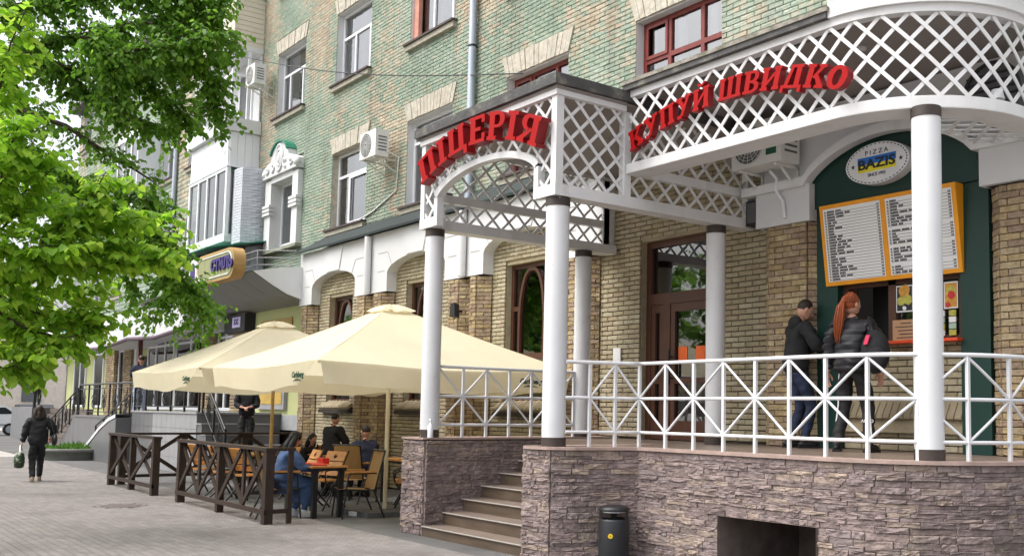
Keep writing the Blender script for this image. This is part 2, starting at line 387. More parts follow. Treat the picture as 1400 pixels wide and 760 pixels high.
class Path:
    def __init__(s, pts):
        s.p = [Vector((p[0], p[1])) for p in pts]; s.c = [0.0]
        for a, b in zip(s.p, s.p[1:]): s.c.append(s.c[-1] + (b - a).length)
        s.L = s.c[-1]
    def at(s, t):
        t = min(max(t, 0), s.L - 1e-9)
        for i in range(len(s.p) - 1):
            if t <= s.c[i + 1]: break
        a, b = s.p[i], s.p[i + 1]; d = (b - a); u = (t - s.c[i]) / max(d.length, 1e-9); d.normalize()
        return a + (b - a) * u, d
    def off(s, t, n=0.0):
        """point at arc length t pushed outward (to the right-hand side) by n, and the tangent"""
        p, d = s.at(t); return p + Vector((d.y, -d.x)) * n, d
def arc(cx, cy, r, a0, a1, n):
    return [(cx + r * math.cos(R(a0 + (a1 - a0) * i / n)), cy + r * math.sin(R(a0 + (a1 - a0) * i / n))) for i in range(n + 1)]

def brick_mesh(name, ma, rough=0.0, seed=0, nx=1, bev=(0.03, 0.10)):
    """unit brick: x,z in -.5...5, back at y=0, face at y=-1; face bevelled or broken"""
    rn = random.Random(seed); mb = MB(); bx, bz = bev
    xs = [-.5] + [-.5 + bx + (1 - 2 * bx) * i / nx for i in range(nx + 1)] + [.5]
    zs = [-.5, -.5 + bz, .5 - bz, .5] if not rough else [-.5, -.5 + bz, 0.0, .5 - bz, .5]
    vs = []; nX = len(xs); nZ = len(zs)
    for j, z in enumerate(zs):
        for i, x in enumerate(xs):
            edge = i in (0, nX - 1) or j in (0, nZ - 1)
            y = -.72 if edge else -1.0
            if rough:
                y += rn.uniform(-rough, rough * .6); z2 = z + (rn.uniform(-.10, .10) * rough if edge else rn.uniform(-.12, .12)); x2 = x + (rn.uniform(-.04, .04) * rough)
            else: z2, x2 = z, x
            vs.append((x2, y, z2))
    fs = [(j * nX + i, j * nX + i + 1, (j + 1) * nX + i + 1, (j + 1) * nX + i) for j in range(nZ - 1) for i in range(nX - 1)]
    mb.add(vs, fs)
    b = [(-.5, 0, -.5), (.5, 0, -.5), (.5, 0, .5), (-.5, 0, .5)]
    lo = [vs[i] for i in range(nX)]; hi = [vs[(nZ - 1) * nX + i] for i in range(nX)]
    le = [vs[j * nX] for j in range(nZ)]; ri = [vs[j * nX + nX - 1] for j in range(nZ)]
    mb.add(lo + [b[1], b[0]], [tuple(range(nX + 1, -1, -1))]); mb.add(hi + [b[2], b[3]], [tuple(range(nX + 2))])
    mb.add(le + [b[3], b[0]], [tuple(range(nZ + 2))]); mb.add(ri + [b[2], b[1]], [tuple(range(nZ + 1, -1, -1))])
    return mb, mb.mesh(name, ma)
def variants(name, ma, n, **k): return [brick_mesh(name, ma, seed=i * 7 + 3, **k) for i in range(n)]

def lay(parent, path, z0, z1, course, length, joint, variants_, ma, holes=None, n_ind=300, depth=0.03, name="brick", pick=None,
        jit=0.0, seed=1, lenvar=0.0, rows=None, base=0.0, maxang=1.0):
    """courses of pieces along a plan path; holes(z0,z1)-> list of (s0,s1); the pieces that show largest are objects, the rest one stuff part"""
    rn = random.Random(seed); items = []
    corners = [path.c[i] for i in range(1, len(path.p) - 1) if (path.p[i] - path.p[i - 1]).angle(path.p[i + 1] - path.p[i]) > .5]
    z = z0; k = 0
    while z < z1 - 0.015:
        h = course if rows is None else course * rn.uniform(1 - rows, 1 + rows)
        zt = min(z + h, z1)
        hs_ = sorted(holes(z, zt)) if holes else []
        spans = [(0.0, path.L)]
        for a, b in hs_:
            new = []
            for p, q in spans:
                if b <= p or a >= q: new.append((p, q)); continue
                if a > p: new.append((p, a))
                if b < q: new.append((b, q))
            spans = new
        cut = []
        for p, q in spans:
            e_ = [p] + [c for c in corners if p + .01 < c < q - .01] + [q]
            cut += list(zip(e_, e_[1:]))
        spans = cut
        s = -length * (0.5 if k % 2 else 0.0) - (rn.random() * length if lenvar else 0); cuts = []
        while s < path.L:
            cuts.append(s); s += length * (1 + rn.uniform(-lenvar, lenvar))
        for p, q in spans:
            e_ = [p] + [c for c in cuts if p + .05 < c < q - .05] + [q]
            for a, b in zip(e_, e_[1:]):
                if b - a > .012: items.append((a, b, z, zt))
        z = zt; k += 1
    def key(it):
        a, b, zz, zt = it; c, d = path.off((a + b) / 2, 0); n = Vector((d.y, -d.x, 0)); P = Vector((c.x, c.y, (zz + zt) / 2)); v = CAM - P
        D = v.length; f = max(n.dot(v) / D, 0.0); 
        if pick and not pick(P): return 1e9
        return D * D / max((b - a) * (zt - zz) * (f + 0.02), 1e-6)
    items.sort(key=key)
    mb = MB()
    for i, (a, b, zz, zt) in enumerate(items):
        c, d = path.off((a + b) / 2, base); ang = math.atan2(d.y, d.x)
        # chord direction for pieces that span a bend
        if b - a > 0.02:
            pa, _ = path.off(a, base); pb, _ = path.off(b, base); ch = pb - pa
            if ch.length > 1e-4: ang = math.atan2(ch.y, ch.x); c = (pa + pb) / 2
            Lc = ch.length
        W = max(Lc - joint, 0.02); Hh = max(zt - zz - joint, 0.02); D = depth * (1 + rn.uniform(-jit, jit))
        vb, me = variants_[rn.randrange(len(variants_))]
        rot = Matrix.Rotation(ang, 3, 'Z'); cz = (zz + zt) / 2
        if i < n_ind and parent is not None:
            piece(name, me, parent, (c.x, c.y, cz), rot.to_quaternion(), (W, D, Hh))
        else:
            ca, sa = math.cos(ang), math.sin(ang); base_i = len(mb.v)
            for x, y, zq in vb.v:
                x *= W; y *= D; mb.v.append((c.x + x * ca - y * sa, c.y + x * sa + y * ca, cz + zq * Hh))
            for f in vb.f: mb.f.append(tuple(base_i + q for q in f)); mb.mi.append(0); mb.sm.append(False)
    if mb.v: mb.build(name + "_courses", ma, parent, kind="stuff")
    return len(items)

def backing(mb, path, z0, z1, dz, holes, n=0.0, seg=0.5, m=0):
    """the wall face behind the pieces, with the same openings"""
    z = z0
    while z < z1 - 1e-6:
        zt = min(z + dz, z1); spans = [(0.0, path.L)]
        for a, b in (sorted(holes(z, zt)) if holes else []):
            new = []
            for p, q in spans:
                if b <= p or a >= q: new.append((p, q)); continue
                if a > p: new.append((p, a))
                if b < q: new.append((b, q))
            spans = new
        for p, q in spans:
            k = [p] + [c for c in path.c if p + 1e-4 < c < q - 1e-4] + [q]
            for a, b in zip(k, k[1:]):
                pa, _ = path.off(a + 1e-6, n); pb, _ = path.off(b - 1e-6, n)
                mb.quad((pa.x, pa.y, z), (pb.x, pb.y, z), (pb.x, pb.y, zt), (pa.x, pa.y, zt), m)
        z = zt

def text_mesh(body, size, extrude=0.0, shear=0.0, bold=0.0):
    c = bpy.data.curves.new('text', 'FONT'); c.body = body; c.size = size; c.extrude = extrude; c.align_x = 'CENTER'; c.align_y = 'CENTER'
    c.shear = shear; c.offset = bold; c.resolution_u = 3
    o = bpy.data.objects.new('text', c); COL.objects.link(o)
    dg = bpy.context.evaluated_depsgraph_get(); dg.update()
    me = bpy.data.meshes.new_from_object(o.evaluated_get(dg))
    bpy.data.objects.remove(o); bpy.data.curves.remove(c); return me
def text(name, body, size, ma, parent, loc, xdir=(1, 0, 0), zdir=(0, 0, 1), extrude=0.002, shear=0.0, bold=0.0, sx=1.0):
    me = text_mesh(body, size, extrude, shear, bold); me.materials.clear(); me.materials.append(ma)
    x = Vector(xdir).normalized(); zz = Vector(zdir).normalized(); y = x.cross(zz)
    M3 = Matrix(((x.x, zz.x, y.x), (x.y, zz.y, y.y), (x.z, zz.z, y.z)))
    o = bpy.data.objects.new(name, me); COL.objects.link(o); o.parent = parent
    o.matrix_basis = Matrix.Translation(Vector(loc) - WORLD[parent.name]) @ M3.to_4x4() @ Matrix.Diagonal((sx, 1, 1, 1))
    return o
# ---------------------------------------------------------------- ground
g = MB(); g.box(-400, 200, -300, 300, -0.6, -0.014)
far_pave = mat("pale_paving_far", (0.34, 0.318, 0.295), rough=0.9, var=0.14, vscale=0.6, bump=0.2, bscale=60)
structure(g.build("ground", far_pave))
a = MB(); a.box(-120, 0, 6.1, 10.6, -0.01, -0.004); structure(a.build("asphalt_strip", ASPHALT))
bed = MB(); bed.box(-36, -2.5, -2, 6.098, -0.0135, -0.009); pave = structure(bed.build("pavement", JOINT))
pv = [brick_mesh("paver", PAVER, seed=i, bev=(0.035, 0.07)) for i in range(3)]
items = []
MANHOLE = (-17.85, 4.39)
for j in range(76):
    y = 6.098 - 0.1 * (j + 1)
    for i in range(180):
        x = -36 + 0.2 * i + (0.1 if j % 2 else 0)
        cx, cy = x + .1, y + .05
        if cy < .25 or not (1.15 < -cx / cy < 7.6): continue
        if (cx - MANHOLE[0]) ** 2 + (cy - MANHOLE[1]) ** 2 < .37 ** 2: continue
        items.append(((cx * cx + cy * cy), cx, cy))
items.sort()
items = [it for it in items if it[1] > -36]
mb = MB(); rn = random.Random(3); n = 0
Rx = Matrix.Rotation(R(-90), 3, 'X')
for d, cx, cy in items:
    vb, me = pv[rn.randrange(3)]; dz = rn.uniform(-.0015, .0015)
    if -cx / cy > 1.55 and d > 60 and n < 300:
        piece("paver", me, pave, (cx, cy, -0.009), Rx.to_quaternion(), (.193, .009 + dz, .0915)); n += 1
    else:
        b = len(mb.v)
        for x, y, z in vb.v: mb.v.append((cx + x * .193, cy + z * .0915, -0.009 - y * (.009 + dz)))
        for f in vb.f: mb.f.append(tuple(b + q for q in reversed(f))); mb.mi.append(0); mb.sm.append(False)
mb.build("paver_field", PAVER, pave, kind="stuff")
# manhole cover
t = thing("manhole_cover", "round iron manhole cover set in the pavers in front of the wooden fence", "manhole cover", (*MANHOLE, 0))
mb = MB(); mb.cyl(*MANHOLE, -0.008, 0.002, .36, 40); IRON = mat("rusty_iron", (0.16, 0.135, 0.125), rough=0.7, var=0.3, vscale=20)
mb.build("rim", IRON, t)
mb = MB()
for i in range(-5, 6):
    for k in range(-5, 6):
        if math.hypot(i * .058, k * .058) < .31: mb.box(MANHOLE[0] + i * .058 - .021, MANHOLE[0] + i * .058 + .021, MANHOLE[1] + k * .058 - .021, MANHOLE[1] + k * .058 + .021, .002, .007)
mb.build("tread_pattern", IRON, t, kind="stuff")

# ---------------------------------------------------------------- the painted brick building
YU = 9.9
BLD = thing("brick_building", "old apartment building of worn green painted brick with white windows above the pizzeria", "building", (-16, YU, 0))
XC = [-25.7, -21.95, -18.2, -14.4, -10.8]; WW = 0.925
FL = [(5.8, 7.58), (9.28, 11.0), (12.75, 14.5)]
UX0, UX1 = -27.72, -3.0
upath = Path([(UX0, YU), (UX1, YU)])
def uholes(z0, z1):
    h = []
    for f, (a, b) in enumerate(FL):
        if z1 > a and z0 < b:
            for c in XC: h.append((c - WW - UX0, c + WW - UX0))
        elif z1 > b and z0 < b + .4:
            u = ((z0 + z1) / 2 - b) / .4 * .14
            for c in XC: h.append((c - WW - .02 - u - UX0, c + WW + .02 + u - UX0))
    return h
gv = variants("painted_brick", GREEN, 3, rough=0.12)
mb = MB(); backing(mb, upath, 5.0, 14.6, .2, lambda a, b: [h for h in uholes(a, b)] if any(b > f[0] and a < f[1] for f in FL) else [], n=-0.02)
mb.box(UX0 - .3, UX1, YU + .06, YU + .3, 14.4, 14.6)
mb.build("wall", MORTAR_G, BLD)
lay(BLD, upath, 5.0, 14.55, .075, .26, .008, gv, GREEN, uholes, 300, .030, "painted_brick", pick=lambda P: -14 < P.x < -7.5 and 6.3 < P.z < 8.6, jit=.10, seed=4)
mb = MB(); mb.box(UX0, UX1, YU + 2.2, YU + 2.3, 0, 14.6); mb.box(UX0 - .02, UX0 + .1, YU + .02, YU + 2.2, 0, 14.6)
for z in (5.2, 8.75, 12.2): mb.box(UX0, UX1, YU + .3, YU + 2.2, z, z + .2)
mb.build("interior", ROOM, BLD)

def pvc_window(parent, xc, z0, z1, y=YU, half=WW, transom=None, mull=(-.28, .36), frame=PVC, fw=.06, dep=.13, curtain=True, reveal=PLASTER, sill=True, jamb_l=None, lintel=True, gl=GLASS, topm=None, slips=()):
    x0, x1 = xc - half, xc + half; yf = y + dep
    f = MB()
    f.box(x0, x0 + fw, yf, yf + .07, z0, z1); f.box(x1 - fw, x1, yf, yf + .07, z0, z1)
    f.box(x0 + fw, x1 - fw, yf, yf + .07, z1 - fw, z1); f.box(x0 + fw, x1 - fw, yf, yf + .07, z0, z0 + fw)
    zt = transom if transom else z1 - fw
    if transom: f.box(x0 + fw, x1 - fw, yf, yf + .07, zt, zt + fw)
    for q in mull: f.box(xc + q - fw / 2, xc + q + fw / 2, yf + .001, yf + .071, z0 + fw, zt)
    if topm:
        for q in topm: f.box(xc + q - fw / 2, xc + q + fw / 2, yf + .001, yf + .071, zt + fw, z1 - fw)
    for (a, b, c, d) in slips:   # opening sashes stand a little proud
        f.box(a, a + .05, yf - .02, yf - .001, c, d); f.box(b - .05, b, yf - .02, yf - .001, c, d); f.box(a + .05, b - .05, yf - .02, yf - .001, c, c + .05); f.box(a + .05, b - .05, yf - .02, yf - .001, d - .05, d)
    W = f.build("window", frame, parent)
    p = MB(); p.quad((x0 + .02, yf + .035, z0 + .02), (x1 - .02, yf + .035, z0 + .02), (x1 - .02, yf + .035, z1 - .02), (x0 + .02, yf + .035, z1 - .02)); p.build("pane", gl, W)
    rv = MB(); rv.box(x0 - .02, x0, y - .012, yf + .07, z0, z1); rv.box(x1, x1 + .02, y - .012, yf + .07, z0, z1); rv.box(x0 - .02, x1 + .02, y - .012, yf + .07, z1, z1 + .02)
    rv.build("reveal", reveal, W)
    if jamb_l:
        q = MB(); q.box(x0 - .001, x0 + .20, yf - .09, yf - .002, z0, z1); q.build("jamb", jamb_l, W)
    if lintel:
        l = MB(); l.prism([(x0 - .02, y - .03, z1 + .021), (x1 + .02, y - .03, z1 + .021), (x1 + .16, y - .03, z1 + .41), (x0 - .16, y - .03, z1 + .41)], (0, .1, 0)); l.build("lintel", OLD_STUCCO, W)
        rn = random.Random(int(xc * 10 + z0)); n = 15
        for k in range(n):
            a0, a1 = k / n, (k + 1) / n; wb = x1 - x0 + .04; wt = x1 - x0 + .32; g = .006; h0 = z1 + .021 + rn.uniform(0, .006); h1 = z1 + .41 - rn.uniform(0, .012); d_ = rn.uniform(.012, .03)
            l = MB(); l.prism([(x0 - .02 + wb * a0 + g, y - .031 - d_, h0), (x0 - .02 + wb * a1 - g, y - .031 - d_, h0), (x0 - .16 + wt * a1 - g, y - .031 - d_, h1), (x0 - .16 + wt * a0 + g, y - .031 - d_, h1)], (0, d_, 0)); l.build("voussoir", OLD_STUCCO, W)
    if sill:
        s_ = MB(); s_.box(x0 - .1, x1 + .1, y - .16, yf, z0 - .07, z0 - .03); s_.build("sill", mat("brown_sill_tin", (0.06, 0.04, 0.035), rough=.6), W)
        s_ = MB(); s_.box(x0 - .08, x1 + .08, y - .12, y + .02, z0 - .18, z0 - .071); s_.build("sill_stone", mat("grey_sill_concrete", (0.33, 0.31, 0.25), rough=.9, var=.25, vscale=8, bump=.5), W)
    if curtain:
        c = MB(); n = 60; wd = (x1 - x0)
        for a, b in (curtain if isinstance(curtain, list) else [(0.02, .98)]):
            c.grid(lambda u, v: (x0 + wd * (a + (b - a) * u), yf + .13 + .03 * math.sin(u * (b - a) * 70 + v * .6) + .02 * math.sin(u * 23), z0 - .05 + (z1 - z0 + .1) * v), n, 1)
        c.build("curtain", CURTAIN, W)
    return W
for ci, c in enumerate(XC):
    # floor 3
    a, b = FL[1]
    if ci < 3:
        pvc_window(BLD, c, a, b, transom=10.38 if ci != 2 else 10.5, mull=((-.45, .40) if ci == 0 else (-.22, .55)), topm=None, jamb_l=PINK_STUCCO if ci == 2 else None,
                   curtain=[(0.02, .40), (.62, .98)] if ci == 0 else [(0.02, .98)])
    else: pvc_window(BLD, c, a, b, transom=10.4, curtain=False)
    a, b = FL[2]
    pvc_window(BLD, c, a, b, transom=13.9, curtain=[(0, 1)])
    a, b = FL[0]
    if ci == 1: pvc_window(BLD, c, a, b, transom=7.0, mull=(-.3,), curtain=[(.3, .98)], reveal=OLD_STUCCO, slips=[(c - .25, c + .8, a + .06, 6.98)])
    elif ci == 2: pvc_window(BLD, c, a, b, transom=7.1, mull=(0,), curtain=[(0, 1)])
    elif ci >= 3:
        W = pvc_window(BLD, c, a, b, transom=6.93, mull=(-.33, .38), topm=(-.33, .38), frame=RED_FRAME, fw=.075, curtain=[(.02, .10), (.34, .45), (.70, .80)],
                       slips=[(c - .85, c - .36, 6.99, b - .06)])
# ornate white window surround on the second floor
c = XC[0]; a, b = FL[0]
W = pvc_window(BLD, c, a, 7.45, transom=None, mull=(.12,), half=.72, lintel=False, sill=False, curtain=[(0.0, 1)])
s = MB(); s.box(c - .66, c + .09, YU + .205, YU + .215, a + .06, 7.39); s.build('roller_blind', mat('grey_blind_cloth', (.36, .38, .42), rough=.9), W)
s = MB(); s.box(c + .15, c + .66, YU + .205, YU + .215, a + .06, 7.39); s.build('roller_blind', mat('beige_blind_cloth', (.50, .45, .37), rough=.9), W)
s = MB()
s.box(c - 1.12, c - .7225, YU - .16, YU + .1, a - .12, 7.55); s.box(c + .7225, c + 1.08, YU - .16, YU + .1, a - .12, 7.55)
s.box(c - .7225, c + .7225, YU - .163, YU + .1, 7.4525, 7.62)
s.build("surround", PLASTER, W)
s = MB()
top = [(-1.14, 7.6), (-1.14, 7.85), (-.85, 7.95), (-.6, 8.02)] + [(.60 * math.cos(R(180 - i * 18)), 8.02 + .42 * math.sin(R(180 - i * 18))) for i in range(1, 10)] + [(.6, 8.02), (.85, 7.95), (1.10, 7.85), (1.10, 7.6)]
s.prism([(c + x, YU - .24, z) for x, z in top], (0, .26, 0))
s.build("pediment", PLASTER, W)
def orn(nm, s): s.build(nm, PLASTER, W); return MB()
s = MB()
for r0, n in ((.30, 20), (.19, 16)):
    s.tube([(c + r0 * math.cos(t) * .8, YU - .25, 8.02 + r0 * math.sin(t) * 1.15) for t in [2 * math.pi * i / n for i in range(n + 1)]], .035, 6); s = orn('oval_moulding', s)
for sx in (-1, 1):
    s.tube([(c + sx * (.42 + .16 * q * math.cos(q * 5)), YU - .25, 7.86 + .16 * q * math.sin(q * 5)) for q in [i / 14 for i in range(15)]], .04, 6); s = orn('carved_scroll', s)
    s.tube([(c + sx * (.78 + .14 * q * math.cos(q * 6)), YU - .25, 7.82 + .13 * q * math.sin(q * 6)) for q in [i / 14 for i in range(15)]], .035, 6); s = orn('carved_scroll', s)
    s.ball((c + sx * 1.06, YU - .2, 7.74), .11, .09, .11, 10, 6); s = orn('carved_boss', s)
    for k in range(3):
        s.box(c + sx * .9 - .25, c + sx * .9 + .25, YU - .22 - .003 * k, YU - .1, 6.62 + k * .1, 6.69 + k * .1); s = orn('carved_bar', s)
s.ball((c, YU - .25, 8.02), .10, .05, .16, 10, 6)
s.build("carved_ornament", PLASTER, W)
s = MB(); s.prism([(c + x * 1.03, YU - .3, z + .03) for x, z in top[4:13]] + [(c + x * .97, YU - .3, z - .01) for x, z in reversed(top[4:13])], (0, .32, 0)); s.build("green_cap", mat("green_tin", (0.03, 0.19, 0.12), rough=.5), W)
s = MB(); s.box(c - 1.2, c + 1.15, YU - .2, YU + .1, a - .2, a - .121); s.build("sill", MORTAR_G, W)

# downpipe, small wall fittings, cable
d = MB(); d.tube([(-16.42, YU - .13, 5.4), (-16.42, YU - .13, 14.6)], .075, 14); d.build("downpipe", GALV, BLD)
d = MB()
for z in (8.45, 11.2, 6.4): d.lathe([(.08, 0), (.085, 0), (.085, .04), (.08, .04)], (-16.42, YU - .13, z), 14); d.box(-16.44, -16.40, YU - .1, YU + .02, z + .01, z + .03)
d.build("pipe_clamp", BLACK, BLD)
cb = MB(); P0, P1 = Vector((-27.9, 8.8, 11.2)), Vector((-14.8, YU - .05, 7.55))
pts = [P0.lerp(P1, i / 24) - Vector((0, 0, .28 * math.sin(math.pi * i / 24))) for i in range(25)]
cb.tube(pts, .012, 5); tag(cb.build("overhead_cable", BLACK), "thin black cable strung in front of the green wall below the third floor windows", "cable")

# flashing above the arcade
FX0, FX1 = -23.65, -9.0
f = MB(); f.prism([(FX0, 9.36, 5.22), (FX0, 9.36, 5.27), (FX0 + .75, YU - .04, 5.66), (FX0 + .75, YU - .04, 5.60)], (FX1 - FX0, 0, 0)); 
f.prism([(FX0, 9.36, 5.27), (FX0 + .75, YU - .04, 5.665), (FX0 + .75, YU - .04, 5.60)], (0.001, 0, 0))
fl = f.build("flashing", FLASH, BLD)

# ---------------------------------------------------------------- pizzeria ground floor
YF, YI = 9.5, 9.75
ARC = thing("pizzeria_facade", "ground floor pizzeria front of yellow brick under white plaster arches", "shop front", (-16, YI, 0))
AX = [(-22.9, -20.6), (-19.1, -16.75), (-15.4, -13.1)]
def arch_z(x):
    for p, q in AX:
        if p <= x <= q:
            u = (x - (p + q) / 2) / ((q - p) / 2); return 4.36 + .30 * math.sqrt(max(0, 1 - u * u))
    return 4.0
w_ = MB(); xs = []; x = -23.62
for p, q in AX:
    xs += [p - 1e-4]; xs += [p + 1e-4 + (q - p - 2e-4) * (1 - math.cos(math.pi * i / 22)) / 2 for i in range(23)]; xs += [q + 1e-4]
xs = [-23.62] + xs + [-12.0]
for x0, x1 in zip(xs, xs[1:]):
    za, zb = arch_z(x0), arch_z(x1)
    if x1 - x0 < 3e-4:
        w_.quad((x0, YF, min(za, zb)), (x0, YI + .02, min(za, zb)), (x0, YI + .02, max(za, zb)), (x0, YF, max(za, zb))); continue
    w_.quad((x0, YF, za), (x1, YF, zb), (x1, YF, 5.235), (x0, YF, 5.235)); w_.quad((x0, YF, za), (x0, YI + .02, za), (x1, YI + .02, zb), (x1, YF, zb))
w_.quad((-23.62, YF, 4.0), (-23.62, YU, 4.0), (-23.62, YU, 5.235), (-23.62, YF, 5.235)); w_.quad((-12.0, YF, 4.0), (-12.0, YU, 4.0), (-12.0, YU, 5.235), (-12.0, YF, 5.235))
w_.quad((-23.62, YF, 5.235), (-12, YF, 5.235), (-12, YU, 5.235), (-23.62, YU, 5.235))
w_.build("arcade_wall", PLASTER, ARC)
for p, q in AX:
    k = MB(); cx = (p + q) / 2
    k.prism([(cx - .34, YF - .02, 4.67), (cx + .34, YF - .02, 4.67), (cx + .5, YF - .02, 5.2), (cx - .5, YF - .02, 5.2)], (0, .019, 0)); k.build("keystone", PLASTER, ARC)
gr = MB()
for p, q in AX:
    for z, e in ((4.42, .12), (4.80, .0)):
        for sx, lim in ((p - .42, p - e), (q + e, q + .42)): gr.box(sx, lim, YF - .004, YF + .01, z, z + .014)
    for sx in (-1, 1):
        cx = (p + q) / 2
        gr.bar((cx + sx * 1.15, YF - .001, 4.8), (cx + sx * .98, YF - .001, 4.52), .008, .012, up=(0, 1, 0))
gr.build("groove_lines", mat("grey_groove", (0.32, 0.31, 0.30), rough=.9), ARC, kind="stuff")
for x in (-19.85, -16.0):
    q = MB(); q.tube([(x, YF - .08, 4.0), (x, YF - .08, 5.2)], .075, 12); q.build("downpipe", WHITE_STEEL, ARC)

WX = [(-22.36, -21.15), (-18.65, -17.45), (-15.0, -13.75)]; WZ = (1.74, 4.13)
DX = (-11.38, -9.7); DZ = (1.215, 4.11)
IX0, IX1 = -23.5, -8.3
ipath = Path([(IX0, YI), (IX1, YI)])
def iholes(z0, z1):
    h = []
    if z1 > WZ[0] and z0 < WZ[1]: h += [(a - IX0, b - IX0) for a, b in WX]
    if z0 < DZ[1]: h.append((DX[0] - IX0, DX[1] - IX0))
    if z0 < 1.19: h.append((-12.15 - IX0, IX1 - IX0))
    return h
bv = variants("brick", BRICK, 3, rough=0.04)
def vis(P): return P.x > -13.2 and P.z > 1.3 and P.z < 4.05 and not (-9.25 < P.x < -9.0)
lay(ARC, ipath, 0.02, 5.2, .072, .25, .011, bv, BRICK, iholes, 300, .035, "brick", pick=vis, seed=5)
mb = MB(); backing(mb, ipath, 0, 5.2, .1, iholes, n=.012)
mb.build("wall", MORTAR, ARC)
mb = MB()
for a, b in WX:
    for x in (a, b): mb.box(min(x, x + (.1 if x == b else -.1)), max(x, x + (.1 if x == b else -.1)), YI - .0, YI + .2, WZ[0], WZ[1])
    mb.box(a, b, YI, YI + .2, WZ[1], WZ[1] + .1)
for x, s_ in ((DX[0], -1), (DX[1], 1)): mb.box(min(x, x + s_ * .1), max(x, x + s_ * .1), YI, YI + .2, DZ[0], DZ[1])
mb.box(DX[0], DX[1], YI, YI + .2, DZ[1], DZ[1] + .1)
mb.build("wall_reveal", BRICK, ARC)
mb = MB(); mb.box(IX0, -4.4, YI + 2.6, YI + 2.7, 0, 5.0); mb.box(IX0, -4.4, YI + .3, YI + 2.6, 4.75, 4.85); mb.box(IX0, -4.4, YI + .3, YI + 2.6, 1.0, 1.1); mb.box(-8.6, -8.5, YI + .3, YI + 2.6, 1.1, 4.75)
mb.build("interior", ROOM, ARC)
# arched-tracery windows and their raked brick sills
for a, b in WX:
    cx = (a + b) / 2; y = YI + .1; f = MB(); fw = .075; z0, z1 = WZ
    f.box(a, a + fw, y, y + .08, z0, z1); f.box(b - fw, b, y, y + .08, z0, z1); f.box(a + fw, b - fw, y, y + .08, z1 - fw, z1); f.box(a + fw, b - fw, y, y + .08, z0, z0 + fw)
    f.box(a + fw, b - fw, y + .001, y + .081, 2.48, 2.58)
    for sx in (-1, 1):
        pts = [(cx + sx * .37, 2.58), (cx + sx * .37, 3.1)] + [(cx + sx * .37 * math.cos(t * math.pi / 2) ** .8, 3.1 + .93 * math.sin(t * math.pi / 2)) for t in [i / 10 for i in range(1, 11)]]
        for (px, pz), (qx, qz) in zip(pts, pts[1:]): f.bar((px, y + .03, pz), (qx, y + .03, qz), .06, .075, up=(0, 1, 0))
        xa, xb = sorted((cx + sx * .40, a + fw if sx < 0 else b - fw)); f.box(xa, xb, y + .002, y + .07, 3.32, 3.40)
    W = f.build("window", BROWN_FRAME, ARC)
    p = MB(); p.quad((a, y + .04, z0), (b, y + .04, z0), (b, y + .04, z1), (a, y + .04, z1)); p.build("pane", GLASS_DARK, W)
    blind = MB(); blind.box(a + .05, b - .05, y + .1, y + .12, z0, 2.5); blind.build("blind", mat("grey_blind", (0.30, 0.28, 0.28), rough=.8), W)
svar = variants("sill_brick", mat("pale_sill_brick", (0, 0, 0), rough=.9, var=.15, palette=[(0.27, 0.22, 0.145), (0.32, 0.27, 0.18), (0.24, 0.195, 0.125)]), 2, rough=.05)
for a, b in WX:
    n = 17; x0 = a - .15; dx = (b - a + .35) / n
    sb = MB(); sb.box(x0, x0 + n * dx, YI - .15, YI - .004, 1.50, 1.56); sb.prism([(x0, YI - .16, 1.56), (x0, YI - .004, 1.56), (x0, YI + .12, 1.73)], (n * dx, 0, 0)); sl = sb.build("window_sill", MORTAR, ARC)
    for i in range(n):
        q = Matrix.Rotation(R(-52), 3, 'X')
        piece("brick", svar[i % 2][1], sl, (x0 + (i + .5) * dx, YI - .03, 1.66), q.to_quaternion(), (dx - .018, .06, .25))

# rounded split-face piers
rv = variants("brick", ROUGH, 5, rough=0.15, nx=2)
def pier(xa, xb, z0, z1, n_ind, seed, r=.16, yf=YF, left=True, right=True):
    pts = [(xa, YI)]
    pts += [(xa, yf + r), (xa + r, yf)] if left else [(xa, yf)]
    pts += [(xb - r, yf), (xb, yf + r)] if right else [(xb, yf)]
    pts += [(xb, YI)]
    pa = Path(pts)
    c = MB(); backing(c, pa, z0, z1, z1 - z0, None, n=-.025); c.quad((xa, YI, z1 - .002), (xb, YI, z1 - .002), (xb, yf, z1 - .002), (xa, yf, z1 - .002))
    p_ = c.build("pier", MORTAR, ARC)
    lay(p_, pa, z0, z1, .072, .27, .007, rv, ROUGH, None, n_ind, .035, "brick", jit=.18, seed=seed, base=-.02)
for i, (xa, xb) in enumerate([(-23.62, -22.92), (-20.6, -19.87), (-19.85, -19.1), (-16.75, -16.02), (-16.0, -15.4)]): pier(xa, xb, 0.02, 3.995, 60, 20 + i, r=.2)
pier(-13.1, -12.3, 1.2, 3.995, 40, 31, r=.2)
pier(-8.75, -7.93, 1.22, 3.93, 220, 32, r=.10)
pier(-5.64, -4.55, 1.22, 3.97, 300, 33, r=.13)
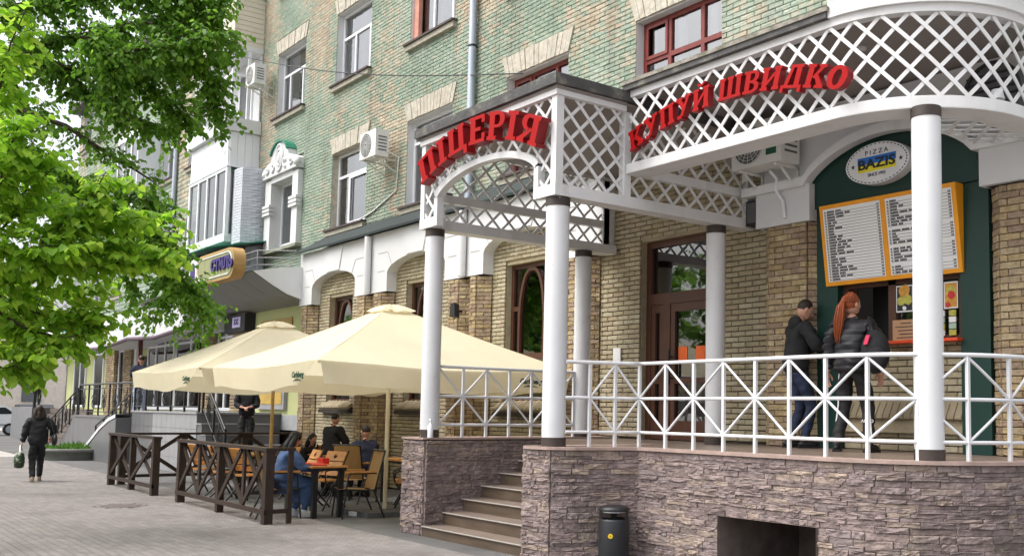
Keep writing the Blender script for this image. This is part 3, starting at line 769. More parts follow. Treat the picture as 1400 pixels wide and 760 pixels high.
# white pier caps, plaster wall over the green bay, moulding
m_ = MB(); m_.box(-8.80, -7.93, YF - .07, YI, 3.93, 4.38); m_.build("pier_cap", PLASTER, ARC)
m_ = MB(); m_.box(-5.68, -4.5, YF - .07, YI, 3.97, 4.36); m_.build("pier_cap", PLASTER, ARC)
GC, GH, GZ, GR_ = -6.86, 1.13, 4.38, .42
def g_arch(x):
    u = (x - GC) / GH
    return GZ + (GR_ * (1 - u * u) ** .8 if abs(u) < 1 else 0)
m_ = MB(); xs = [-8.75, GC - GH] + [GC - GH + 2 * GH * i / 24 for i in range(1, 24)] + [GC + GH, -4.5]
for x0, x1 in zip(xs, xs[1:]):
    m_.quad((x0, YF, g_arch(x0)), (x1, YF, g_arch(x1)), (x1, YF, 5.3), (x0, YF, 5.3)); m_.quad((x0, YF, g_arch(x0)), (x0, YI + .1, g_arch(x0)), (x1, YI + .1, g_arch(x1)), (x1, YF, g_arch(x1)))
m_.quad((-8.75, YF, 4.38), (-8.75, YU, 4.38), (-8.75, YU, 5.3), (-8.75, YF, 5.3))
m_.build("upper_plaster", PLASTER, ARC)
m_ = MB(); xs[0] = -9.0
for x0, x1 in zip(xs, xs[1:]):
    p, q = Vector((x0, 0, g_arch(x0))), Vector((x1, 0, g_arch(x1))); z0, z1 = p.z, q.z
    m_.add([(x0, YF - .13, z0 - .03), (x1, YF - .13, z1 - .03), (x1, YF - .13, z1 + .08), (x0, YF - .13, z0 + .08), (x0, YF, z0 - .03), (x1, YF, z1 - .03), (x1, YF, z1 + .08), (x0, YF, z0 + .08)],
           [(0, 1, 2, 3), (0, 4, 5, 1), (3, 2, 6, 7)])
m_.build("arch_moulding", WHITE, ARC)
# door
y = YI + .1; f = MB(); a, b = DX; z0, z1 = DZ; fw = .10
f.box(a, a + fw, y, y + .09, z0, z1); f.box(b - fw, b, y, y + .09, z0, z1); f.box(a + fw, b - fw, y, y + .09, z1 - fw, z1); f.box(a + fw, b - fw, y - .002, y + .09, 3.17, 3.33)
xm = -10.93
f.box(xm - .07, xm + .07, y - .001, y + .09, z0, 3.17)
D = f.build("entrance_door", BROWN_FRAME, ARC)
for xa, xb, nm in ((a + fw + .004, xm - .074, "side_leaf"), (xm + .074, b - fw - .004, "door_leaf")):
    l = MB(); l.box(xa, xa + .09, y + .01, y + .07, z0 + .01, 3.165); l.box(xb - .09, xb, y + .01, y + .07, z0 + .01, 3.165); l.box(xa + .09, xb - .09, y + .01, y + .07, 3.05, 3.165); l.box(xa + .09, xb - .09, y + .01, y + .07, z0 + .01, z0 + .28); l.box(xa + .09, xb - .09, y + .01, y + .07, 2.02, 2.10)
    l.build(nm, BROWN_FRAME, D)
p = MB(); p.quad((a, y + .05, z0), (b, y + .05, z0), (b, y + .05, z1), (a, y + .05, z1)); p.build("pane", GLASS_DARK, D)
h = MB(); h.tube([(xm + .12, y - .06, 2.0), (xm + .12, y - .06, 2.5)], .018, 8); h.tube([(xm + .12, y - .06, 2.1), (xm + .12, y + .02, 2.1)], .012, 6); h.tube([(xm + .12, y - .06, 2.4), (xm + .12, y + .02, 2.4)], .012, 6); h.build("door_handle", BLACK, D)
for x0 in (-10.72, -10.36):
    h = MB(); h.box(x0, x0 + .18, y + .042, y + .046, 2.31, 2.54); h.build("orange_sticker", mat("orange_print", (0.75, 0.13, 0.02), rough=.5), D)
pp = MB(); pp.box(-11.95, -11.78, YI - .06, YI - .045, 2.32, 2.56); pp.build("paper_notice", PAPER, ARC)
# wall lights
def flood(name, x, y, z, label):
    t = thing(name, label, "lamp", (x, y, z)); mb = MB()
    mb.prism([(x - .09, y, z), (x + .09, y, z), (x + .07, y, z + .24), (x - .07, y, z + .24)], (0, -.1, .02)); mb.build("lamp_housing", BLACK, t)
    mb = MB(); mb.box(x - .02, x + .02, y, y + .1, z + .1, z + .14); mb.build("bracket", BLACK, t)
flood("wall_floodlight", -16.05, 9.38, 3.25, "small black floodlight on the rough brick pier beyond the first white column")
t = thing("loudspeaker", "black loudspeaker box tucked under the white canopy beside the pier cap", "speaker", (-8.95, 9.62, 4.0)); mb = MB(); mb.box(-9.02, -8.84, 9.48, 9.70, 4.0, 4.32); mb.build("speaker_body", BLACK, t)
mb = MB(); mb.quad((-9.0, 9.478, 4.03), (-8.86, 9.478, 4.03), (-8.86, 9.478, 4.29), (-9.0, 9.478, 4.29)); mb.build("speaker_grille", ACDARK, t)

# ---------------------------------------------------------------- green ordering bay
BAY = thing("order_window", "dark green arched bay with the serving hatch of the pizzeria", "serving hatch", (GC, YI, 1.2))
m_ = MB(); xs = [GC - GH + .02 + (2 * GH - .04) * i / 24 for i in range(25)]
for x0, x1 in zip(xs, xs[1:]):
    m_.quad((x0, YF + .03, 4.07), (x1, YF + .03, 4.07), (x1, YF + .03, g_arch(x1) + .02), (x0, YF + .03, g_arch(x0) + .02)); m_.quad((x0, YF + .03, 4.07), (x0, YI, 4.07), (x1, YI, 4.07), (x1, YF + .03, 4.07))
m_.build("header_panel", DKGREEN, BAY)
m_ = MB(); m_.box(-7.93, -7.62, YF + .07, YI - .0, 1.217, 4.068); m_.build("jamb", DKGREEN, BAY)
m_ = MB(); m_.box(-6.0, -5.66, YF + .07, YI, 1.217, 4.068); m_.build("jamb", DKGREEN, BAY)
hp = Path([(-7.62, YI - .05), (-6.0, YI - .05)]); apron = MB(); backing(apron, hp, 1.217, 2.42, 2, None); apr = apron.build("apron_wall", MORTAR, BAY)
lay(apr, hp, 1.217, 2.42, .072, .25, .009, bv, BRICK, None, 130, .035, "brick", seed=8, base=-.012)
sb = MB(); sb.prism([(-7.62, YI - .17, 1.62), (-7.62, YI - .08, 1.62), (-7.62, YI - .08, 1.80)], (1.62, 0, 0)); sb.box(-7.62, -6.0, YI - .14, YI - .09, 1.42, 1.62)
sl = sb.build("sloped_sill", BRICK, BAY)
for i in range(18):
    piece("brick", svar[i % 2][1], sl, (-7.57 + i * .09, YI - .125, 1.66), Matrix.Rotation(R(-30), 3, 'X').to_quaternion(), (.080, .04, .22))
f = MB(); y = YI - .08
f.box(-7.62, -7.54, y, y + .08, 2.43, 3.3); f.box(-6.08, -6.0, y, y + .08, 2.43, 3.3); f.box(-7.54, -6.08, y, y + .08, 3.18, 3.3); f.box(-6.98, -6.88, y, y + .08, 2.43, 3.18); f.box(-6.88, -6.08, y, y + .08, 2.43, 2.48)
f.box(-7.54, -6.08, y - .0, y + .08, 3.08, 3.178)
hf = f.build("hatch_frame", BROWN_FRAME, BAY)
p = MB(); p.quad((-6.88, y + .05, 2.48), (-6.08, y + .05, 2.48), (-6.08, y + .05, 3.08), (-6.88, y + .05, 3.08)); p.build("pane", GLASS_DARK, BAY)
f = MB(); f.box(-7.54, -7.50, y + .1, y + .14, 2.43, 3.08); f.box(-7.03, -6.99, y + .1, y + .14, 2.43, 3.08); f.build("sliding_sash", BROWN_FRAME, BAY)
m_ = MB(); m_.box(-7.0, -5.98, YI - .28, YI - .083, 2.40, 2.43); m_.build("counter", mat("orange_counter", (0.68, 0.07, 0.02), rough=.4), BAY)
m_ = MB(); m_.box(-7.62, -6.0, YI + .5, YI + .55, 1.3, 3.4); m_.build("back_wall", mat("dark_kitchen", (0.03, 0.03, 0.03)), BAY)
def poster(label, x0, x1, z0, z1, yy, base, blobs, rnseed):
    t = thing("food_poster", label, "poster", ((x0 + x1) / 2, yy, z0), "food posters in the hatch window"); mb = MB(); mb.box(x0, x1, yy - .004, yy, z0, z1); mb.build("poster_sheet", PAPER, t)
    mb = MB(); mb.box(x0 + .012, x1 - .012, yy - .006, yy - .0045, z0 + .015, z1 - .015); mb.build("poster_ground", base, t)
    rn = random.Random(rnseed)
    for k, (u, v, r, cm) in enumerate(blobs):
        mb = MB(); n = 14; cx, cz = x0 + (x1 - x0) * u, z0 + (z1 - z0) * v
        mb.prism([(cx + r * (1 + rn.uniform(-.15, .15)) * math.cos(2 * math.pi * i / n), yy - .0075 - k * .0006, cz + r * (1 + rn.uniform(-.15, .15)) * math.sin(2 * math.pi * i / n)) for i in range(n)], (0, .0012, 0)); mb.build("printed_dish", cm, t)
AMB = mat("amber_print", (0.55, 0.27, 0.04), rough=.5, var=.3, vscale=30); OLV = mat("olive_print", (0.42, 0.40, 0.07), rough=.5, var=.3, vscale=30); REDP = mat("red_print", (0.5, 0.03, 0.03), rough=.5)
poster("dark poster of pizzas left of the white column in the hatch", -6.87, -6.65, 2.76, 3.06, y - .002, INK, [(.5, .78, .075, AMB), (.3, .42, .05, OLV), (.7, .45, .055, OLV), (.5, .14, .025, PAPER)], 1)
poster("narrow blue poster beside the dark pizza poster", -6.63, -6.5, 2.76, 3.05, y - .002, BLUEP, [(.5, .5, .05, AMB), (.5, .2, .04, OLV)], 2)
poster("white and green poster just right of the white column in the hatch", -6.38, -6.27, 2.76, 3.05, y - .002, PAPER, [(.6, .75, .04, REDP), (.5, .35, .045, OLV)], 3)
poster("amber poster with a burger at the right end of the hatch", -6.26, -6.09, 2.76, 3.05, y - .002, AMB, [(.5, .65, .06, OLV), (.55, .5, .045, REDP), (.3, .15, .03, REDP)], 4)
t = thing("cardboard_notice", "brown cardboard notice standing on the hatch counter", "notice", (-6.72, YI - .12, 2.43)); mb = MB(); mb.box(-6.89, -6.54, YI - .13, YI - .122, 2.431, 2.67); mb.build("card", mat("kraft_card", (0.45, 0.27, 0.15), rough=.9), t)
mb = MB()
for k, (u0, u1) in enumerate([(.3, .7), (.1, .9), (.2, .85), (.25, .75), (.15, .9)]): mb.box(-6.89 + .35 * u0, -6.89 + .35 * u1, YI - .132, YI - .1302, 2.625 - k * .04, 2.635 - k * .04)
mb.build("printed_lines", INK, t, kind="stuff")
t = thing("packet_strip", "hanging strips of snack packets at the right of the hatch window", "packets", (-6.2, YI - .1, 2.46))
for k in range(4):
    for x0 in (-6.33, -6.19):
        mb = MB(); mb.box(x0, x0 + .085, YI - .105, YI - .09, 2.47 + k * .07, 2.53 + k * .07); mb.build("packet", [PAPER, OLV, mat("pale_green_print", (0.35, 0.48, 0.38), rough=.4)][(k + (x0 > -6.3)) % 3], t)
# menu board
yt, yb = YF - .085, YF + .045; zt, zb = 4.062, 3.12
MEN = thing("menu_board", "large amber framed menu board of two white price lists over the hatch", "menu board", (-6.8, yb, zb))
mx0, mx1 = -7.77, -5.95
def mp(x, v, o=0.0):
    n = Vector((0, -(zt - zb), (yt - yb) * 1)).normalized(); P = Vector((x, yb + (yt - yb) * v, zb + (zt - zb) * v)); return P + n * o
b_ = MB(); q = [mp(mx0, 0), mp(mx1, 0), mp(mx1, 1), mp(mx0, 1)]; back = [Vector((p.x, YF + .068, p.z)) for p in q]
b_.add(q + back, [(0, 1, 2, 3), (1, 5, 6, 2), (0, 3, 7, 4), (3, 2, 6, 7), (0, 4, 5, 1)]); b_.build("frame", ORANGE, MEN)
rn = random.Random(11)
for s0, s1 in ((mx0 + .05, mx0 + .86), (mx0 + .93, mx1 - .05)):
    sh = MB(); sh.add([mp(s0, .05, .003), mp(s1, .05, .003), mp(s1, .95, .003), mp(s0, .95, .003)], [(0, 1, 2, 3)]); S = sh.build("price_list", PAPER, MEN)
    tx = MB(); n = 25
    for k in range(n):
        v = .93 - (k + .5) * .87 / n
        if s0 > mx0 + .5 and k in (9, 15, 21): continue
        def dash(xa, xb, hh, o=.005, dv=0.0):
            tx.add([mp(xa, v - hh + dv, o), mp(xb, v - hh + dv, o), mp(xb, v + hh + dv, o), mp(xa, v + hh + dv, o)], [(0, 1, 2, 3)])
        x = s0 + .02; dash(x, x + .022, .007); x += .04
        for wv in range(rn.randint(1, 3)):
            l = rn.uniform(.05, .11)
            while l > 0: c_ = rn.uniform(.010, .018); dash(x, x + c_, .0105); x += c_ + .003; l -= c_ + .003
            x += .018
        dash(s1 - .045, s1 - .030, .008); dash(s1 - .027, s1 - .012, .008); dash(s0 + .02, s1 - .012, .002, dv=-.0155)
    tx.build("printed_rows", INK, S, kind="stuff")
# oval sign
OV = thing("oval_sign", "white oval PIZZA sign with blue and yellow nameplate on the green arch", "sign", (-6.92, YF, 4.43))
oc, ow, oh = Vector((-6.93, YF - .10, 4.44)), .43, .235
ov = MB(); n = 40; ring = [(oc.x + ow * math.cos(2 * math.pi * i / n), oc.y, oc.z + oh * math.sin(2 * math.pi * i / n)) for i in range(n)]
ov.prism(ring, (0, .13, 0)); ov.build("sign_body", mat("sign_white", (0.70, 0.71, 0.72), rough=.35), OV)
ds = MB()
for i in range(44):
    t0, t1 = 2 * math.pi * i / 44, 2 * math.pi * (i + .55) / 44
    P = [(oc.x + ow * r_ * math.cos(t_), oc.y - .002, oc.z + oh * r_ * math.sin(t_)) for r_, t_ in ((.915, t0), (.955, t0), (.955, t1), (.915, t1))]
    ds.add(P, [(0, 1, 2, 3)])
ds.build("stitched_border", INK, OV, kind="stuff")
for nm, ma_, z0, z1 in (("blue_band", BLUEP, .0, .085), ("yellow_band", YELP, -.085, .0)):
    bb = MB(); bb.box(oc.x - .26, oc.x + .26, oc.y - .004, oc.y - .001, oc.z + z0, oc.z + z1); bb.build(nm, ma_, OV)
text("lettering", "BAZIS", .155, INK, OV, (oc.x, oc.y - .008, oc.z - .005), sx=1.28, bold=.004)
text("lettering", "P I Z Z A", .075, INK, OV, (oc.x, oc.y - .004, oc.z + .128), sx=1.1)
text("lettering", "SINCE 1993", .055, INK, OV, (oc.x, oc.y - .004, oc.z - .128), sx=.9)
st = MB()
for sx in (-1, 1):
    P = [(oc.x + sx * .325 + (.032 if i % 2 == 0 else .013) * math.cos(math.pi / 2 + i * math.pi / 5), oc.y - .004, oc.z + (.032 if i % 2 == 0 else .013) * math.sin(math.pi / 2 + i * math.pi / 5)) for i in range(10)]
    st.prism(P, (0, .002, 0))
st.build("star", INK, OV)
# ---------------------------------------------------------------- stone terrace, stairs
ZT = 1.215
TER = thing("stone_terrace", "raised terrace faced with purple grey ledge stone in front of the pizzeria", "terrace", (-7, 8, 0))
front = [(-9.52, 6.45), (-9.3, 6.42), (-9.05, 6.48), (-8.88, 6.68), (-8.74, 7.1), (-8.6, 7.36), (-8.4, 7.38), (-6.0, 7.38)] + arc(-6.0, 8.68, 1.30, 270, 360, 14)[1:] + [(-4.7, 9.75)]
nose = Path([(-9.52, 9.75)] + front)
fp = Path(front)
deck = [(-12.12, 8.5), (-9.53, 8.5)] + [tuple(fp.off(fp.L * i / 60, -.07)[0]) for i in range(61)] + [(-4.78, 9.75), (-12.12, 9.75)]
mb = MB(); mb.prism([(x, y, ZT - .2) for x, y in deck], (0, 0, .2)); mb.build("floor", FLOOR, TER)
cp = MB()
ci = Path([(-9.50, 8.2)] + front)
for s0 in np.arange(0, ci.L, .10):
    s1 = min(s0 + .10, ci.L); a0, d0 = ci.off(s0, .022); a1, d1 = ci.off(s1, .022); b0, _ = ci.off(s0, -.26); b1, _ = ci.off(s1, -.26)
    cp.add([(a0.x, a0.y, ZT + .004), (a1.x, a1.y, ZT + .004), (b1.x, b1.y, ZT + .004), (b0.x, b0.y, ZT + .004), (a0.x, a0.y, ZT - .028), (a1.x, a1.y, ZT - .028), (b1.x, b1.y, ZT - .028), (b0.x, b0.y, ZT - .028)],
           [(0, 1, 2, 3), (4, 5, 1, 0), (7, 6, 5, 4)])
cp.build("coping", COPING, TER)
HX, HZ = (-7.38, -6.12), .585
def s_of(x): return nose.c[nose.p.index(next(p for p in nose.p if abs(p.x + 8.4) < 1e-6))] + (x + 8.4)
def thole(z0, z1): return [(s_of(HX[0]), s_of(HX[1]))] if z0 < HZ - .02 else []
sv = variants("stone", STONE, 10, rough=0.29, nx=4, bev=(.025, .10))
lay(TER, nose, 0.0, ZT - .03, .05, .24, .002, sv, STONE, thole, 300, .026, "stone", pick=lambda P: P.z > .2 and P.x < -5.6 and P.y < 8, jit=.4, seed=12, lenvar=.65, rows=.4, base=-.03)
mb = MB(); backing(mb, nose, 0, ZT - .03, .1, thole, n=-.038); mb.build("core", mat("stone_core", (0.12, 0.092, 0.085), rough=.95), TER)  # core colour that shows as dark joints between the stones
h = MB(); y = 7.36
PL = mat("pit_plaster", (0.16, 0.125, 0.11), rough=.9, var=.3, vscale=5)
h.quad((HX[0], y, 0), (HX[0], 8.6, 0), (HX[0], 8.6, HZ), (HX[0], y, HZ)); h.quad((HX[1], y, 0), (HX[1], 8.6, 0), (HX[1], 8.6, HZ), (HX[1], y, HZ)); h.quad((HX[0], 8.6, 0), (HX[1], 8.6, 0), (HX[1], 8.6, HZ), (HX[0], 8.6, HZ)); h.quad((HX[0], y, HZ), (HX[1], y, HZ), (HX[1], 8.6, HZ), (HX[0], 8.6, HZ))
h.build("cellar_opening", PL, TER)
h = MB()
for i in range(3): h.box(-7.0 + .02 * i, -6.75 + .02 * i, 8.5, 8.598, .05 + .075 * i, .115 + .075 * i)
h.build("bricked_patch", mat("old_red_brick", (0.28, 0.10, 0.06), rough=.9, var=.3, vscale=15), TER)
# the cheek wall left of the stairs
CW = thing("stair_cheek_wall", "low wall of purple grey ledge stone left of the entrance stairs", "wall", (-11.95, 7.5, 0))
cpth = Path([(-12.36, 9.70), (-12.36, 6.46), (-11.80, 6.46), (-11.80, 9.70)])
lay(CW, cpth, 0.0, 1.21, .05, .24, .002, sv, STONE, None, 300, .026, "stone", pick=lambda P: P.x > -12.34, jit=.4, seed=15, lenvar=.65, rows=.4, base=-.03)
mb = MB(); backing(mb, cpth, 0, 1.21, 2, None, n=-.038); mb.build("core", mat("stone_core", (0, 0, 0)), CW)
mb = MB(); mb.box(-12.375, -11.785, 6.445, 9.7, 1.215, 1.24); mb.build("coping", COPING, CW)
# stairs
ST = thing("entrance_stairs", "brown tiled entrance stairs between the two stone walls", "stairs", (-10.65, 6.5, 0))
zs = [.13, .29, .45, .61, .77, .93, 1.08]
for k, z in enumerate(zs):
    y0 = 6.48 + .29 * k
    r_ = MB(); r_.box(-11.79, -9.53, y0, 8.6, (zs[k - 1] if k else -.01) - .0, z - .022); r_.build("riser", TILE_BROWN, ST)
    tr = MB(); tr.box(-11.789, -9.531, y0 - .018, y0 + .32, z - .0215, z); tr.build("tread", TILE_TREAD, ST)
    tn = MB(); tn.box(-11.788, -9.532, y0 - .022, y0 - .0185, z - .012, z - .001); tn.build("nosing", mat("metal_nosing", (0.45, 0.42, 0.38), rough=.4), ST)

# ---------------------------------------------------------------- columns
def column(x, y, z0, z1, r, label):
    t = thing("porch_column", label, "column", (x, y, z0), "round white porch columns")
    mb = MB(); mb.tube([(x, y, z0 + .10), (x, y, z1 - .09)], r, 36); mb.build("shaft", WHITE_STEEL, t)
    mb = MB(); mb.tube([(x, y, z0), (x, y, z0 + .102)], r + .004, 36); mb.build("base_band", CAPBROWN, t)
    mb = MB(); mb.tube([(x, y, z1 - .095), (x, y, z1)], r + .005, 36); mb.build("capital_band", CAPBROWN, t)
    return t
PX0, PX1, PY0, PY1 = -12.10, -9.03, 6.47, 9.62
column(-11.95, 6.62, 1.24, 3.97, .122, "white column on the end of the cheek wall left of the stairs")
column(-9.18, 6.62, ZT, 3.97, .132, "white column on the rounded stone nose right of the stairs")
column(-11.95, 9.10, ZT, 3.97, .122, "shaded white column at the back left corner of the porch")
column(-9.18, 9.10, ZT, 3.97, .122, "white column standing in front of the brown entrance door")
column(-5.24, 7.84, ZT, 4.37, .130, "tall white column in front of the menu board")

# ---------------------------------------------------------------- lattice canopy
def strip(mb, pts, nrm, w, t, m=0):
    vs = []
    for i, p in enumerate(pts):
        d = (pts[min(i + 1, len(pts) - 1)] - pts[max(i - 1, 0)]).normalized(); n = nrm[i]; s_ = n.cross(d).normalized() * (w / 2)
        vs += [p - s_, p + s_, p + s_ + n * t, p - s_ + n * t]
    k = len(pts); fs = []
    for i in range(k - 1):
        for j in range(4): fs.append((i * 4 + j, i * 4 + (j + 1) % 4, (i + 1) * 4 + (j + 1) % 4, (i + 1) * 4 + j))
    fs += [(3, 2, 1, 0), tuple((k - 1) * 4 + j for j in range(4))]
    mb.add(vs, fs, m)
def lattice(parent, P, s0, s1, z0, z1, inside=None, pitch=.265, w=.036, t=.012, seg=None, phase=0.0, ma=None):
    """two layers of diagonal slats over the panel (s0..s1, z0..z1); P(s, z, o) -> point, normal"""
    for layer, sg in ((0, 1), (1, -1)):
        H = z1 - z0; c = s0 - H - pitch
        while c < s1 + H + pitch:
            c += pitch
            # line: s = c + phase + sg*(z-z0)
            N_ = 160; ok = []
            lo = None
            for i in range(N_ + 1):
                z = z0 + H * i / N_; s = c + phase + sg * (z - z0)
                good = s0 <= s <= s1 and (inside is None or inside(s, z))
                if good and lo is None: lo = z
                if (not good or i == N_) and lo is not None:
                    ok.append((lo, z)); lo = None
            for za, zb in ok:
                if zb - za < .05: continue
                n = max(1, int((zb - za) / seg)) if seg else 1
                pts, nr = [], []
                for i in range(n + 1):
                    z = za + (zb - za) * i / n; p, nn = P(c + phase + sg * (z - z0), z, .004 + layer * .013); pts.append(p); nr.append(nn)
                mb = MB(); strip(mb, pts, nr, w, t); mb.build("slat", ma or WHITE, parent)
POR = thing("lattice_porch", "white lattice porch with an arched front over the entrance stairs", "porch", (-10.6, 8, 3.97))
def beam(parent, a, b, w, h, name="beam", ma=WHITE, up=None):
    mb = MB(); mb.bar(a, b, w, h, up=up); return mb.build(name, ma, parent)
zb0, zb1, zm, ztp = 3.975, 4.105, 4.43, 5.10
def lprism(x0, x1, y0, y1, z0, z1, name="beam", ma=WHITE, parent=POR):
    mb = MB(); mb.box(x0, x1, y0, y1, z0, z1); return mb.build(name, ma, parent)
# corner posts
for x0, x1, y0, y1 in ((PX0, PX0 + .1, PY0, PY0 + .1), (PX1 - .1, PX1, PY0, PY0 + .1), (PX0, PX0 + .1, PY1 - .1, PY1), (PX1 - .1, PX1, PY1 - .1, PY1)):
    lprism(x0, x1, y0, y1, zb1 + .001, ztp, "corner_post")
lprism(PX1 - .1, PX1, 7.45, 7.55, zb1 + .001, ztp - .001, "corner_post")
# bottom beams: both sides run front to back, the front has only stubs beside the arch
AXL, AXR = -11.72, -9.36
lprism(PX0 - .002, PX0 + .22, PY0 + .18, PY1 + .05, zb0, zb1, "beam"); lprism(PX1 - .22, PX1 + .002, PY0 + .18, PY1 + .05, zb0, zb1, "beam")
lprism(PX0 - .002, AXL, PY0 - .004, PY0 + .178, zb0 + .001, zb1, "beam"); lprism(AXR, PX1 + .002, PY0 - .004, PY0 + .178, zb0 + .001, zb1, "beam")
lprism(PX0 + .005, PX0 + .09, PY0 + .1, PY1 - .1, zm - .055, zm + .055, "mid_beam"); lprism(PX1 - .09, PX1 - .005, 7.551, PY1 - .1, zm - .055, zm + .055, "mid_beam")
# arch frame
AZ0, AZR = 4.38, .30
def p_arch(x):
    u = (x - (AXL + AXR) / 2) / ((AXR - AXL) / 2)
    return AZ0 + AZR * (max(0, 1 - u * u)) ** .62
mb = MB(); N_ = 26; vs = []
for i in range(N_ + 1):
    x = AXL + (AXR - AXL) * (1 - math.cos(math.pi * i / N_)) / 2; z = p_arch(x)
    xi = (AXL + AXR) / 2 + (x - (AXL + AXR) / 2) * .955; zi = z - .075 if 0 < i < N_ else z - .03
    vs += [(xi, PY0 - .012, zi), (x, PY0 - .012, z), (x, PY0 + .09, z), (xi, PY0 + .09, zi)]
fs = [(i * 4 + j, i * 4 + (j + 1) % 4, (i + 1) * 4 + (j + 1) % 4, (i + 1) * 4 + j) for i in range(N_) for j in range(4)]
mb.add(vs, fs); mb.build("arch_rib", WHITE, POR)
lprism(AXL, AXL + .085, PY0 - .008, PY0 + .088, zb0 + .002, AZ0 - .03, "arch_jamb"); lprism(AXR - .085, AXR, PY0 - .008, PY0 + .088, zb0 + .002, AZ0 - .03, "arch_jamb")
# lattices
def Pf(y): return lambda s, z, o: (Vector((s, y - o, z)), Vector((0, -1, 0)))
def Px(x, sg): return lambda s, z, o: (Vector((x + sg * o, s, z)), Vector((sg, 0, 0)))
lattice(POR, Pf(PY0 + .045), PX0 + .1, PX1 - .1, zb1, ztp, inside=lambda s, z: (s < AXL or s > AXR or z > p_arch(s) - .02))
lattice(POR, Px(PX1 - .05, 1), PY0 + .1, 7.45, zb1, ztp, phase=.05)
lattice(POR, Px(PX1 - .05, 1), 7.55, PY1 - .1, zb1, ztp, inside=lambda s, z: abs(z - zm) > .05, phase=.1)
lattice(POR, Px(PX0 + .05, 1), PY0 + .1, PY1 - .1, zb1, ztp, inside=lambda s, z: abs(z - zm) > .05, phase=.0)
# roof
lprism(PX0 - .03, PX1 + .03, PY0 - .03, YU - .05, ztp + .062, ztp + .09, "ceiling", SOFFIT)
lprism(PX0 - .02, PX1 + .02, PY0 - .02, PY0 + .05, ztp, ztp + .10, "fascia"); lprism(PX1 - .05, PX1 + .02, PY0 + .051, 7.46, ztp, ztp + .10, "fascia"); lprism(PX0 - .02, PX0 + .05, PY0 + .051, YU - .3, ztp, ztp + .10, "fascia")
lprism(PX0 - .08, PX1 + .08, PY0 - .08, YU - .04, ztp + .101, ztp + .222, "roof", ROOFEDGE)
# ---------------------------------------------------------------- curved canopy
CAN = thing("curved_canopy", "white lattice canopy with a rounded end above the serving hatch", "canopy", (-7, 8.5, 4.37))
cpath = Path([(-9.02, 7.47), (-6.05, 7.47)] + arc(-6.05, 8.72, 1.25, 270, 360, 22)[1:] + [(-4.80, 9.72)])
def Pc(s, z, o):
    p, d = cpath.off(s, o - .03); return Vector((p.x, p.y, z)), Vector((d.y, -d.x, 0))
def band(z0, z1, n0, n1, name, ma, s0=0, s1=None, parent=CAN, step=.09):
    mb = MB(); s1 = s1 or cpath.L; n = max(2, int((s1 - s0) / step)); vs = []
    for i in range(n + 1):
        s = s0 + (s1 - s0) * i / n; a, _ = cpath.off(s, n0); b, _ = cpath.off(s, n1)
        vs += [(a.x, a.y, z0), (b.x, b.y, z0), (b.x, b.y, z1), (a.x, a.y, z1)]
    fs = [(i * 4 + j, i * 4 + (j + 1) % 4, (i + 1) * 4 + (j + 1) % 4, (i + 1) * 4 + j) for i in range(n) for j in range(4)] + [(3, 2, 1, 0), tuple(n * 4 + j for j in range(4))]
    mb.add(vs, fs); return mb.build(name, ma, parent)
band(4.37, 4.475, -.12, 0.0, "bottom_beam", WHITE)
band(5.25, 5.325, -.10, .012, "fascia", WHITE)
band(5.326, 5.385, -.3, .075, "roof_edge", ROOFEDGE, 0, 3.0)
band(5.386, 5.43, -.34, .09, "roof_parapet", MOSSY, 0, 3.02)
band(5.326, 5.53, -.2, .05, "white_fascia", WHITE, 3.0)
band(5.531, 5.57, -.3, .09, "roof_edge", ROOFEDGE, 3.0)
mb = MB(); ro = []
for i in range(41):
    p, _ = cpath.off(cpath.L * i / 40, -.02); ro.append((p.x, p.y))
ro += [(-4.82, YU - .05), (-9.02, YU - .05)]
mb.prism([(x, y, 5.330) for x, y in ro], (0, 0, .03)); mb.build("ceiling", SOFFIT, CAN)
lattice(CAN, Pc, .05, cpath.L - .02, 4.475, 5.25, seg=.10, pitch=.262, phase=.03)
for i in range(2): lprism(-5.6, -5.03, 8.25 + i * 1.1, 8.31 + i * 1.1, 4.40, 4.46, "cross_beam", parent=CAN)
def Pz(z): return lambda s, q, o: (Vector((s, q, z - o)), Vector((0, 0, -1)))
lattice(CAN, Pz(4.40), -5.6, -5.04, 8.32, 9.34, pitch=.24)
band(4.362, 4.3695, -.34, -.002, "soffit", WHITE)
mb = MB(); mb.tube([(-4.98, 8.6, 4.55), (-4.98, 8.6, 4.64)], [.07, .05], 14); mb.build("ceiling_lamp", PVC, CAN)
for x, y in ((-6.3, 8.3), (-7.9, 8.3)):
    mb = MB(); mb.tube([(x, y, 5.31), (x, y, 5.329)], .055, 20); mb.build("ceiling_lamp", mat("lamp_glass", (.6, .6, .6), rough=.3), CAN)

